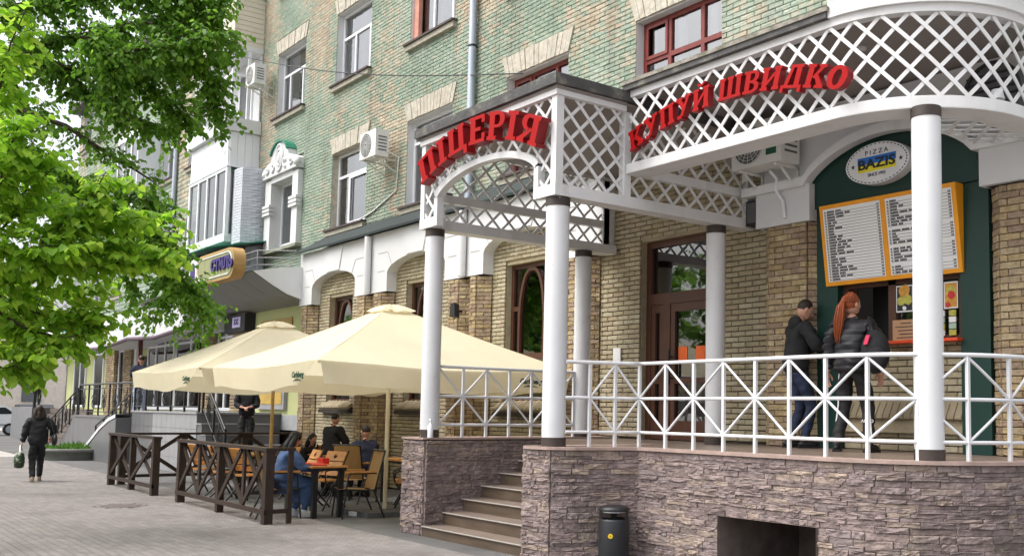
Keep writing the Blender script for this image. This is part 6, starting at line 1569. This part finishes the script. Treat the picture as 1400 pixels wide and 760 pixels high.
# ---------------------------------------------------------------- neighbouring shop front
SH = thing("neighbour_shop_front", "yellow green shop front with brick piers left of the pizzeria", "shop front", (-32, YU, 0)); y = YU - .05
def sbox(x0, x1, z0, z1, nm, ma, y0=y, y1=YU - .03): mb = MB(); mb.box(x0, x1, y0, y1, z0, z1); return mb.build(nm, ma, SH)
sbox(-50, -23.64, 0, 4.6, "wall_panel", LIME_WALL, YU - .06)
shv = variants("brick", ROUGH, 3, rough=.2)
for i, (a, b) in enumerate(((-53.8, -52.7), (-42.5, -41.3), (-39.95, -39.0), (-31.2, -30.3), (-28.6, -27.6))):
    if a < -50.5: continue
    pa = Path([(a, YU - .06), (a, YU - .22), (b, YU - .22), (b, YU - .06)]); mb = MB(); backing(mb, pa, 0, 4.5, 5, None, n=-.02); pp_ = mb.build("pier", MORTAR, SH)
    lay(pp_, pa, 0.02, 4.5, .085, .3, .012, shv, ROUGH, None, 0, .035, "brick", seed=60 + i, base=-.015)
def shopwin(x0, x1, z0, z1, mulls=(), door=False, gl=GLASS_DARK):
    mb = MB(); fw = .09; yy = YU - .12
    mb.box(x0, x0 + fw, yy, yy + .055, z0, z1); mb.box(x1 - fw, x1, yy, yy + .055, z0, z1); mb.box(x0 + fw, x1 - fw, yy, yy + .055, z1 - fw, z1); mb.box(x0 + fw, x1 - fw, yy, yy + .055, z0, z0 + fw)
    mb.box(x0 + fw, x1 - fw, yy + .001, yy + .054, z0 + 2.05, z0 + 2.12)
    for m_ in mulls: mb.box(m_ - .05, m_ + .05, yy - .001, yy + .053, z0 + fw, z1 - fw)
    o = mb.build("shop_window", PVC, SH)
    mb = MB(); mb.quad((x0, yy + .03, z0), (x1, yy + .03, z0), (x1, yy + .03, z1), (x0, yy + .03, z1)); mb.build("pane", gl, o)
    mb = MB(); mb.quad((x0, YU - .061, z0), (x1, YU - .061, z0), (x1, YU - .061, z1), (x0, YU - .061, z1)); mb.build("display_back", mat("grey_display", (.16, .16, .17), rough=.9, var=.5, vscale=2.5), o)
shopwin(-41.2, -40.0, 1.5, 4.1); shopwin(-45.0, -43.5, 1.5, 4.0); shopwin(-37.4, -34.4, 1.48, 3.8, (-36.4, -35.4)); shopwin(-34.2, -31.3, 1.48, 3.8, (-32.7,)); shopwin(-30.2, -28.7, 1.48, 4.0, (-29.5,)); shopwin(-48.5, -46.4, 1.5, 4.0, (-47.4,))
mb = MB(); mb.tube([(-38.4, YU - .2, 1.4), (-38.4, YU - .2, 4.4)], .09, 10); mb.build("downpipe", PVC, SH)
sbox(-38.0, -37.55, 2.6, 3.3, "wall_plaque", INK, y - .02)
sbox(-29.0, -27.4, 3.62, 4.1, "sign_board", INK, YU - .35); sbox(-28.3, -27.7, 3.74, 4.02, "lit_panel", mat("lilac_panel", (.55, .5, .75), rough=.4), YU - .372, YU - .351)  # plain lilac panel mounted on the dark board
text("lettering", "ХХІ", .2, mat("purple_letter", (0, 0, 0)), SH, (-28.0, YU - .376, 3.88), bold=.006)
sbox(-26.85, -24.95, 1.55, 2.35, "poster_frame", mat("grey_steel", (0, 0, 0)), YU - .16); sbox(-26.72, -25.08, 1.68, 2.30, "poster_sheet", mat("tan_poster", (.50, .33, .08), rough=.5, var=.15, vscale=3), YU - .172, YU - .161)
sbox(-27.4, -23.7, 1.06, 1.42, "grey_ledge", mat("grey_ledge_paint", (.34, .35, .36), rough=.6), YU - .3); sbox(-27.4, -23.7, 0, 1.058, "plinth", DGREYTILE, YU - .14)
sbox(-26.9, -24.8, 3.0, 3.85, "ochre_panel", mat("ochre_board", (.40, .27, .07), rough=.6), YU - .10)
mb = MB(); mb.bar((-34.9, 8.9, 1.5), (-34.9, 8.9, 3.7), .12, .12); mb.build("canopy_post", mat("dark_red_post", (.10, .03, .03), rough=.5), SH)
# tiled podium, side steps, ramp
PD = thing("tiled_podium", "grey tiled podium with side steps in front of the neighbouring shop", "podium", (-27.5, 8.7, 0))
def tiles(x0, x1, z0, z1, yy, ma, nx, nz, nm="facing_tile"):
    for i in range(nx):
        for j in range(nz):
            mb = MB(); mb.box(x0 + (x1 - x0) * i / nx + .004, x0 + (x1 - x0) * (i + 1) / nx - .004, yy - .012, yy, z0 + (z1 - z0) * j / nz + .004, z0 + (z1 - z0) * (j + 1) / nz - .004); mb.build(nm, ma, PD)
mb = MB(); mb.box(-39.0, -30.31, 7.95, YU - .31, 0, 1.2); mb.box(-30.3, -24.7, 7.62, YU - .31, 0, 1.42); mb.build("core", DGREYTILE, PD)
mb = MB(); mb.box(-30.35, -24.66, 7.58, YU - .31, 1.421, 1.465); mb.build("top_slab", GREYTILE, PD); mb = MB(); mb.box(-39.0, -30.36, 7.92, YU - .31, 1.201, 1.26); mb.build("top_slab", DGREYTILE, PD)
tiles(-30.3, -28.3, .0, 1.42, 7.618, DGREYTILE, 5, 4); tiles(-28.3, -24.7, 0, 1.42, 7.618, GREYTILE, 9, 4)
for k in range(5):
    z1 = 1.42 - .24 * (k + 1); x0 = -24.69 + .32 * k; mb = MB(); mb.box(x0, x0 + .33, 7.62, 9.3, 0, z1); mb.build("side_step", DGREYTILE, PD)
    mb = MB(); mb.box(x0 - .004, x0 + .345, 7.60, 9.3, z1 + .001, z1 + .03); mb.build("side_tread", GREYTILE, PD)
mb = MB()
cv = [(-30.45, 1.36), (-31.2, 1.25), (-32.2, .98), (-33.4, .55), (-34.4, .25), (-35.6, .08)]
for (xa, za), (xb, zb_) in zip(cv, cv[1:]): mb.add([(xa, 7.22, za), (xb, 7.22, zb_), (xb, 7.78, zb_), (xa, 7.78, za), (xa, 7.22, za - .1), (xb, 7.22, zb_ - .1)], [(0, 1, 2, 3), (4, 5, 1, 0)])
mb.build("ramp_curb_top", mat("pale_stone_cap", (.60, .60, .62), rough=.5), PD)
mb = MB(); mb.prism([(x, 7.24, z - .1) for x, z in cv] + [(-35.6, 7.24, 0), (-30.45, 7.24, 0)], (0, .52, 0)); mb.build("ramp_curb", DGREYTILE, PD)
for k in range(7):
    z1 = 1.2 - .17 * k; mb = MB(); mb.box(-39.34 - .32 * k, -39.02 - .32 * k, 7.95, YU - .32, 0, z1); mb.build("ramp_step", DGREYTILE, PD)
def iron_rail(label, A, B, h, n, scroll=True):
    A, B = Vector(A), Vector(B); t = thing("iron_railing", label, "railing", A, "black wrought iron railings"); d = (B - A)
    for hh, r in ((h, .028), (h * .86, .014), (.12, .016)):
        mb = MB(); mb.tube([A + ZV * hh, B + ZV * hh], r, 6); mb.build("rail", BLACK, t)
    for i in range(n + 1):
        p = A + d * i / n; mb = MB(); mb.bar(p, p + ZV * h, .045, .045, up=(1, 0, 0)); mb.build("post", BLACK, t)
        if scroll and i < n:
            mb = MB(); c0 = A + d * (i + .5) / n; dd = d.normalized()
            for sx in (-1, 1):
                pts = []
                for q in range(22):
                    a_ = q / 21 * 9; rr = .03 + .016 * a_; pts.append(c0 + dd * (sx * (.17 - rr * math.cos(a_)) * d.length / n * .62) + ZV * (h * .42 + rr * 1.5 * math.sin(a_)))
                mb.tube(pts, .011, 4); mb.tube([c0 + ZV * .12, c0 + dd * sx * .1 + ZV * h * .5, c0 + ZV * h * .86], .010, 4)
            mb.build("scrollwork", BLACK, t)
    return t
iron_rail("black iron railing along the front edge of the grey podium", (-30.3, 7.66, 1.465), (-24.75, 7.66, 1.465), .82, 5)
iron_rail("black iron railing along the landing above the ramp", (-38.6, 8.0, 1.262), (-30.5, 8.0, 1.262), 1.0, 6)
iron_rail("black iron handrail sloping down beside the white ramp curb", (-30.6, 7.85, 1.3), (-35.4, 7.85, .1), .85, 5)
iron_rail("black iron handrail going down the right hand side steps", (-24.65, 7.72, 1.44), (-23.05, 7.72, .25), .85, 2)
iron_rail("black iron handrail on the farther flight of ramp steps", (-38.8, 8.0, 1.2), (-41.8, 7.7, .0), .95, 4)
iron_rail("black iron railing on the farthest grey block", (-52.5, 9.1, 1.45), (-50.5, 8.7, 1.45), .9, 2)
rn = random.Random(14); mb = MB()
for i in range(170):
    x, y = rn.uniform(-24, -9), rn.uniform(.8, 6.3)
    if -x / y > 7: continue
    a_ = rn.uniform(0, 6.28); l = rn.uniform(.012, .03); u = Vector((math.cos(a_), math.sin(a_), 0)); v = Vector((-u.y, u.x, 0)) * rn.uniform(.3, .6); c0 = Vector((x, y, .004))
    mb.add([c0 - u * l, c0 + v * l + ZV * .004, c0 + u * l, c0 - v * l + ZV * .002], [(0, 1, 2, 3)])
o = mb.build("fallen_leaf_litter", leafmat("dry_leaf", [(.20, .15, .05), (.12, .09, .04), (.26, .24, .08), (.30, .27, .2)], .1)); o["kind"] = "stuff"
# planter
t = thing("planter", "round concrete planter with low green plants at the foot of the ramp", "planter", (-33.7, 6.95, 0)); mb = MB(); mb.lathe([(.86, 0), (.92, .22), (1.0, .24), (1.0, .33), (.86, .33), (.84, .26)], (-33.7, 6.95, 0), 28); mb.lathe([(.84, .27), (0, .28)], (-33.7, 6.95, 0), 28); mb.build("bowl", mat("mossy_concrete", (.17, .175, .155), rough=.9, var=.2), t)
mb = MB(); rn = random.Random(9)
for i in range(380):
    a_, rr = rn.uniform(0, 2 * math.pi), .8 * math.sqrt(rn.random()); b0 = Vector((-33.7 + rr * math.cos(a_), 6.95 + rr * math.sin(a_), .28)); u = Vector((rn.uniform(-.6, .6), rn.uniform(-.6, .6), 1)).normalized(); l = rn.uniform(.12, .3) * (1.1 - rr * .6); sd_ = u.cross(Vector((rn.uniform(-1, 1), rn.uniform(-1, 1), 0))).normalized() * .03
    mb.add([b0, b0 + u * l * .6 + sd_, b0 + u * l + u.cross(sd_).normalized() * .05, b0 + u * l * .6 - sd_], [(0, 1, 2, 3)])
mb.build("plants", leafmat("planter_leaf", [(.06, .16, .02), (.12, .25, .04), (.09, .20, .03)]), t, kind="stuff")
mb = MB(); mb.box(-36.6, -34.75, 6.7, 8.0, -.003, .12); mb.box(-35.9, -34.9, 7.0, 8.0, .12, .24); o = structure(mb.build("ramp_kerb_step", mat("pale_kerb", (.42, .41, .39), rough=.8)))
# far entrance block, car, far buildings
t = thing("far_entrance_block", "grey tiled block and brown steps of the farthest entrance", "steps", (-54, 9.5, 0)); mb = MB(); mb.box(-57.0, -52.0, 8.9, 9.8, 0, 1.45); mb.build("block", mat("mid_grey_tile", (.16, .16, .165), rough=.5, var=.12), t)
for k in range(6): mb = MB(); mb.box(-51.99, -45.0, 9.0 - .0 + .12 * k, 9.84, .24 * k, .24 * (k + 1) - .02); mb.build("step", mat("brown_step", (.13, .105, .09), rough=.7), t)
t = thing("parked_car", "white hatchback parked at the far left beyond the grey block", "car", (0, 0, 0)); cx, cy = 0, 0
prof = [(-2.0, .35), (-2.02, .75), (-1.9, .98), (-1.1, 1.05), (-.5, 1.45), (1.1, 1.48), (1.75, 1.05), (2.02, .95), (2.05, .4)]
mb = MB(); mb.prism([(cx + x, cy - .82, z) for x, z in prof], (0, 1.64, 0)); mb.build("body", mat("white_car_paint", (.72, .74, .76), rough=.25, var=.02, coat=.5), t)
mb = MB(); mb.prism([(cx + x, cy - .83, z) for x, z in ((-.95, 1.06), (-.45, 1.38), (.2, 1.40), (.2, 1.06))], (0, 1.66, 0)); mb.prism([(cx + x, cy - .83, z) for x, z in ((.28, 1.06), (.28, 1.40), (1.05, 1.41), (1.5, 1.08))], (0, 1.66, 0)); mb.build("side_window", mat("car_glass", (.02, .025, .03), rough=.1), t)
mb = MB(); mb.box(-1.95, 1.95, -.835, .835, .52, .56); mb.build('door_trim', BLACK, t)
for wx in (-1.3, 1.3):
    mb = MB(); mb.tube([(cx + wx, cy - .85, .31), (cx + wx, cy - .64, .31)], .31, 20); o = mb.build("wheel", BLACK, t); mb = MB(); mb.tube([(cx + wx, cy - .86, .31), (cx + wx, cy - .84, .31)], .19, 16); mb.build("rim", GALV, o)
mb = MB(); mb.box(cx + 2.0, cx + 2.06, cy - .75, cy - .5, .78, .92); mb.build("tail_light", mat("tail_red", (.4, .02, .02), rough=.3), t)
place(t, (-60.6, 8.0, 0), R(90))
t = thing("parked_car", "dark car half hidden behind the white hatchback", "car", (-67, 11, 0)); mb = MB(); mb.prism([(-66.5 + x, 10.6, z + .1) for x, z in prof], (0, 1.64, 0)); mb.build("body", mat("dark_car_paint", (.02, .02, .025), rough=.25, coat=.5), t)
mb = MB(); mb.prism([(-66.5 + x, 10.59, z + .1) for x, z in ((-.95, 1.06), (-.45, 1.38), (1.05, 1.41), (1.5, 1.08))], (0, 1.66, 0)); mb.build("side_window", mat("car_glass", (0, 0, 0)), t)
t = thing("distant_building", "pale distant building at the end of the street", "building", (-130, 22, 0)); mb = MB(); mb.box(-150, -120, 14, 40, 0, 11); mb.build("wall", mat("pale_far_wall", (.55, .50, .44), rough=.9), t)
for i in range(6):
    for j in range(3): mb = MB(); mb.box(-119.99, -119.9, 15.5 + i * 4, 17.3 + i * 4, 1.8 + j * 3.2, 3.6 + j * 3.2); mb.build("window", mat("far_window", (.10, .11, .12), rough=.3), t)
# ---------------------------------------------------------------- lindens
def leaf_mesh(name, ma, seed):
    """heart shaped leaf, folded along the midrib and drooping at the tip; stem at the origin, tip toward +Y, unit length"""
    rn = random.Random(seed); f = rn.uniform(.10, .22); dr = rn.uniform(.12, .32)
    def Z(x, y): return f * abs(x) - dr * y * y
    mb = MB(); L_ = [(0, .05), (-.22, -.06), (-.44, .14), (-.47, .40), (-.28, .74), (0, 1.02)]; Rr = [(-x, y) for x, y in L_]
    vs = [(x, y, Z(x, y)) for x, y in L_] + [(x, y, Z(x, y)) for x, y in Rr[1:5]] + [(0, .45, Z(0, .45))]
    mb.add(vs, [(0, 1, 2, 10), (2, 3, 10), (3, 4, 5, 10), (0, 10, 7, 6), (10, 8, 7), (10, 5, 9, 8)])
    return mb, mb.mesh(name, ma)
def tree(label, trunk, branches, nmat, size, n_twig, n_leaf, seed, spread, n_ind=0, droop=.5, radius=.20, group=None):
    rn = random.Random(seed); t = thing("linden_tree", label, "tree", trunk[0], group)
    k = len(trunk); mb = MB(); mb.tube([Vector(p) for p in trunk], [radius * (1 - .55 * i / (k - 1)) for i in range(k)], 12); mb.build("trunk", BARK, t)
    lv = [leaf_mesh("leaf", nmat, i) for i in range(5)]; big = MB(); cand = []
    tw = MB()
    def add_leaf(p, d, nrm, s):
        d = d.normalized(); x = d.cross(nrm); x = x.normalized() if x.length > 1e-3 else d.orthogonal().normalized(); z = x.cross(d)
        cand.append((p, x, d, z, s))
    for pts, dens, th in branches:
        pts = [Vector(p) for p in pts]
        mb = MB(); mb.tube(pts, [th * (1 - .75 * i / (len(pts) - 1)) for i in range(len(pts))], 7); mb.build("limb", BARK, t)
        segs = [(a, b, (b - a).length) for a, b in zip(pts, pts[1:])]; L = sum(s[2] for s in segs)
        for q in range(int(n_twig * L * dens)):
            u = rn.random() * L
            for a, b, l in segs:
                if u <= l: break
                u -= l
            p = a.lerp(b, min(u / l, 1)); dirb = (b - a).normalized()
            td = (dirb * rn.uniform(.0, 1.0) + Vector((rn.gauss(0, 1), rn.gauss(0, 1), rn.gauss(.1, .7))) * .75).normalized(); tl = spread * rn.uniform(.5, 1.15)
            prev = p; pp = [p]
            for i in range(n_leaf):
                td = (td + Vector((0, 0, -droop / n_leaf)) + Vector((rn.gauss(0, .12), rn.gauss(0, .12), rn.gauss(0, .08)))).normalized(); prev = prev + td * tl / n_leaf; pp.append(prev)
                sd_ = td.cross(ZV); sd_ = sd_.normalized() if sd_.length > .05 else Vector((1, 0, 0))
                ld = (td * .5 + sd_ * (1 if i % 2 else -1) * rn.uniform(.4, 1.1) + Vector((rn.gauss(0, .2), rn.gauss(0, .2), -.25 - rn.random() * .45))).normalized()
                add_leaf(prev + ld * size * .35, ld, Vector((rn.gauss(0, .35), rn.gauss(0, .35), 1)), size * rn.uniform(.65, 1.2))
            if q % 2 == 0: tw.tube([pp[0], pp[len(pp) // 2], pp[-1]], [.006, .004, .002], 4, caps=False)
    if tw.v: tw.build("twigs", BARK, t, kind="stuff")
    order = sorted(range(len(cand)), key=lambda i: (cand[i][0] - CAM).length / cand[i][4] + (0 if (cand[i][0].y > 0.15 * -cand[i][0].x + .05) else 1e3)) if n_ind else []
    ind = set(order[:n_ind])
    for i, (p, x, d, z, s) in enumerate(cand):
        vb, me = lv[i % 5]
        if i in ind:
            q = Matrix((x, d, z)).transposed().to_quaternion(); piece("leaf", me, t, p, q, (s, s, s)); continue
        b = len(big.v)
        for vx, vy, vz in vb.v: w_ = p + (x * vx + d * vy + z * vz) * s; big.v.append((w_.x, w_.y, w_.z))
        for f in vb.f: big.f.append(tuple(b + q for q in f)); big.mi.append(0); big.sm.append(True)
    big.build("crown", nmat, t, kind="stuff"); return t
LEAF_A = leafmat("young_linden_leaf", [(.23, .45, .03), (.33, .56, .04), (.175, .38, .025), (.46, .64, .07), (.27, .50, .035)], .62)
LEAF_B = leafmat("linden_leaf", [(.095, .23, .022), (.15, .32, .03), (.08, .20, .02), (.23, .41, .045), (.12, .27, .026)], .62)
BRA = [([(-14.65, 1.61, 3.11), (-14.45, 2.04, 3.15), (-14.33, 2.37, 3.22), (-14.09, 2.84, 3.43), (-13.92, 3.21, 3.65)], 1.0, 0.035),
([(-14.16, 2.34, 3.20), (-14.08, 2.42, 3.58), (-13.90, 2.65, 3.86), (-13.70, 2.88, 4.21), (-13.63, 2.97, 4.46)], 1.2, 0.02),
([(-14.17, 2.44, 3.59), (-14.09, 2.82, 3.80), (-13.95, 3.29, 3.95), (-13.85, 3.71, 4.07)], 1.0, 0.015),
([(-14.18, 2.45, 3.40), (-13.99, 2.91, 3.31), (-13.78, 3.36, 3.40), (-13.58, 3.78, 3.59)], 1.0, 0.015),
([(-14.20, 1.86, 2.96), (-14.10, 2.32, 2.72), (-13.99, 2.78, 2.61), (-13.92, 3.17, 2.77)], 1.0, 0.02),
([(-13.97, 1.84, 2.76), (-13.89, 2.30, 2.47), (-13.84, 2.68, 2.40), (-13.83, 3.00, 2.51)], 1.0, 0.02),
([(-13.86, 1.70, 2.45), (-13.78, 2.10, 2.19), (-13.78, 2.37, 2.14), (-13.76, 2.63, 2.29)], 1.0, 0.02),
([(-14.23, 1.77, 3.35), (-14.03, 2.05, 3.80), (-13.94, 2.21, 4.25), (-13.87, 2.34, 4.67)], 1.1, 0.02),
([(-13.74, 1.68, 3.71), (-13.71, 1.87, 4.16), (-13.75, 1.96, 4.62), (-13.80, 2.06, 5.00)], 1.2, 0.02),
([(-14.26, 1.69, 4.85), (-14.18, 1.87, 5.41), (-14.18, 1.95, 5.98), (-14.15, 2.08, 6.42)], 0.8, 0.02),
([(-14.88, 2.10, 3.19), (-14.85, 2.43, 3.01), (-14.74, 2.82, 3.02), (-14.67, 3.15, 3.16)], 1.0, 0.015),
([(-14.89, 1.81, 4.07), (-14.69, 2.25, 4.20), (-14.55, 2.65, 4.09), (-14.46, 2.97, 4.07)], 1.2, 0.02),
([(-13.87, 1.71, 3.47), (-13.72, 2.07, 3.37), (-13.55, 2.41, 3.47), (-13.50, 2.64, 3.41)], 1.1, 0.02),
([(-13.83, 1.79, 2.11), (-13.79, 2.01, 2.01), (-13.77, 2.19, 2.04)], 0.8, 0.012),
([(-15.08, 1.91, 2.85), (-15.03, 2.23, 2.64), (-14.97, 2.56, 2.56)], 1.0, 0.012),
([(-14.63, 1.76, 4.48), (-14.46, 2.12, 4.55), (-14.41, 2.35, 4.44)], 1.0, 0.012)]
BRB = [([(-21.07, 2.11, 7.25), (-20.80, 2.93, 7.90), (-20.44, 3.90, 8.32), (-20.05, 4.91, 8.74), (-19.64, 5.97, 8.97)], 1.1, 0.09),
([(-20.38, 2.87, 7.77), (-20.15, 3.76, 7.59), (-19.88, 4.67, 7.66), (-19.66, 5.49, 7.93), (-19.55, 6.17, 8.28)], 1.0, 0.05),
([(-20.62, 3.37, 7.82), (-20.42, 4.07, 7.25), (-20.20, 4.78, 6.93), (-20.25, 5.12, 6.90), (-20.31, 5.44, 6.83)], 0.9, 0.05),
([(-19.08, 3.64, 7.87), (-18.97, 4.32, 7.74), (-18.74, 5.09, 8.00), (-18.55, 5.80, 8.33)], 1.2, 0.04),
([(-19.40, 4.75, 8.51), (-19.17, 5.33, 8.18), (-19.08, 5.79, 7.57), (-19.20, 5.99, 6.89)], 1.2, 0.03),
([(-20.84, 2.23, 8.40), (-20.45, 3.06, 8.71), (-20.05, 3.90, 8.95), (-19.46, 4.98, 9.14), (-18.95, 6.00, 9.12)], 1.1, 0.06),
([(-21.45, 2.33, 8.07), (-21.17, 3.01, 7.47), (-21.23, 3.30, 6.72), (-21.22, 3.51, 7.18)], 0.5, 0.04),
([(-20.40, 2.99, 6.75), (-20.21, 3.71, 6.56), (-20.06, 4.42, 6.12), (-20.10, 4.87, 5.93), (-20.20, 5.25, 5.76)], 0.35, 0.05),
([(-19.94, 4.69, 7.54), (-19.83, 5.11, 7.33), (-19.76, 5.49, 7.12), (-19.86, 5.66, 6.92)], 1.1, 0.02),
([(-21.53, 2.42, 6.62), (-21.30, 3.21, 6.31), (-21.15, 3.93, 5.85), (-21.07, 4.56, 5.38), (-21.00, 5.14, 5.23), (-21.00, 5.64, 4.97)], 1.1, 0.06),
([(-21.04, 3.91, 5.83), (-21.06, 4.42, 5.71), (-20.98, 5.04, 5.69), (-20.99, 5.59, 5.44)], 1.0, 0.03),
([(-20.79, 5.08, 5.20), (-20.74, 5.58, 4.69), (-20.83, 5.91, 4.11), (-20.84, 6.32, 3.76)], 0.9, 0.03),
([(-20.66, 5.86, 4.09), (-20.68, 6.20, 3.67), (-20.72, 6.50, 3.43)], 0.7, 0.015),
([(-20.73, 5.69, 4.77), (-20.88, 5.78, 4.22), (-21.12, 5.78, 3.74), (-21.42, 5.68, 3.25)], 0.55, 0.015),
([(-21.09, 4.70, 5.40), (-21.12, 4.99, 4.87), (-21.27, 5.16, 4.20), (-21.41, 5.32, 3.65)], 0.8, 0.02),
([(-19.16, 3.99, 8.11), (-19.34, 4.19, 7.29), (-19.46, 4.42, 6.83)], 0.9, 0.03),
([(-20.78, 2.17, 9.43), (-20.33, 3.22, 9.46), (-19.85, 4.31, 9.63), (-19.34, 5.44, 9.72)], 0.8, 0.06),
([(-19.58, 5.30, 8.70), (-19.37, 5.75, 8.90), (-19.16, 6.30, 8.49)], 0.7, 0.02),
([(-23.51, 3.17, 6.73), (-23.16, 3.90, 6.34), (-23.02, 4.46, 5.35), (-23.05, 4.77, 4.79)], 0.7, 0.03),
([(-20.95, 5.80, 4.23), (-20.88, 6.23, 3.54), (-20.99, 6.40, 2.90)], 0.35, 0.01)]
tree("bright young green linden reaching in from the left over the pavement", [(-14.6, .35, 0), (-14.55, .4, 1.2), (-14.6, .5, 2.4), (-14.5, .7, 3.6), (-14.6, .8, 5.2), (-14.7, .9, 6.6)], BRA, LEAF_A, .10, 42, 9, 5, .42, 300, .5, .16)
tb = tree("darker green linden hanging over the upper left of the street", [(-22.6, 1.5, 0), (-22.5, 1.55, 2), (-22.4, 1.7, 4), (-22.2, 1.9, 6), (-22.0, 2.1, 8), (-21.8, 2.3, 10)], BRB, LEAF_B, .094, 62, 9, 9, .62, 300, .85, .22)
rb = random.Random(21); BRC = []
for k in range(26):
    a_ = k * 2.399; z0 = rb.uniform(2.6, 6.5); l = rb.uniform(2.2, 3.8) * (1 - .25 * abs(z0 - 4.5) / 3); u = Vector((math.cos(a_), math.sin(a_), 0))
    b0 = Vector((-18, -8, z0)); BRC.append(([b0 + u * l * q / 4 + ZV * (1.8 * q / 4 - .35 * (q / 4) ** 2) for q in range(5)], 1.0, .05))
tc = tree("nearest of the leafy trees across the road, mirrored in the hatch window", [(-18, -8, 0), (-18, -8, 3), (-18.1, -8, 6), (-18, -8.1, 8.6)], BRC, LEAF_B, .17, 24, 8, 12, .8, 0, .6, .22, "street trees across the road")
for x, y, rz, lb in ((-26, -8.4, 1.0, "second tree across the road, mirrored beside the door handle"), (-33.5, -8, 2.2, "leafy tree across the road mirrored in the glass of the entrance door"), (-42, -8.6, .4, "leafy tree across the road mirrored in the third arched window"), (-52, -8, 3.6, "leafy tree across the road mirrored in the middle arched window"), (-64, -8, 5.1, "farthest tree across the road, mirrored in the balcony glazing")):
    copy_thing(tc, (x, y, 0), rz, lb, "street trees across the road")
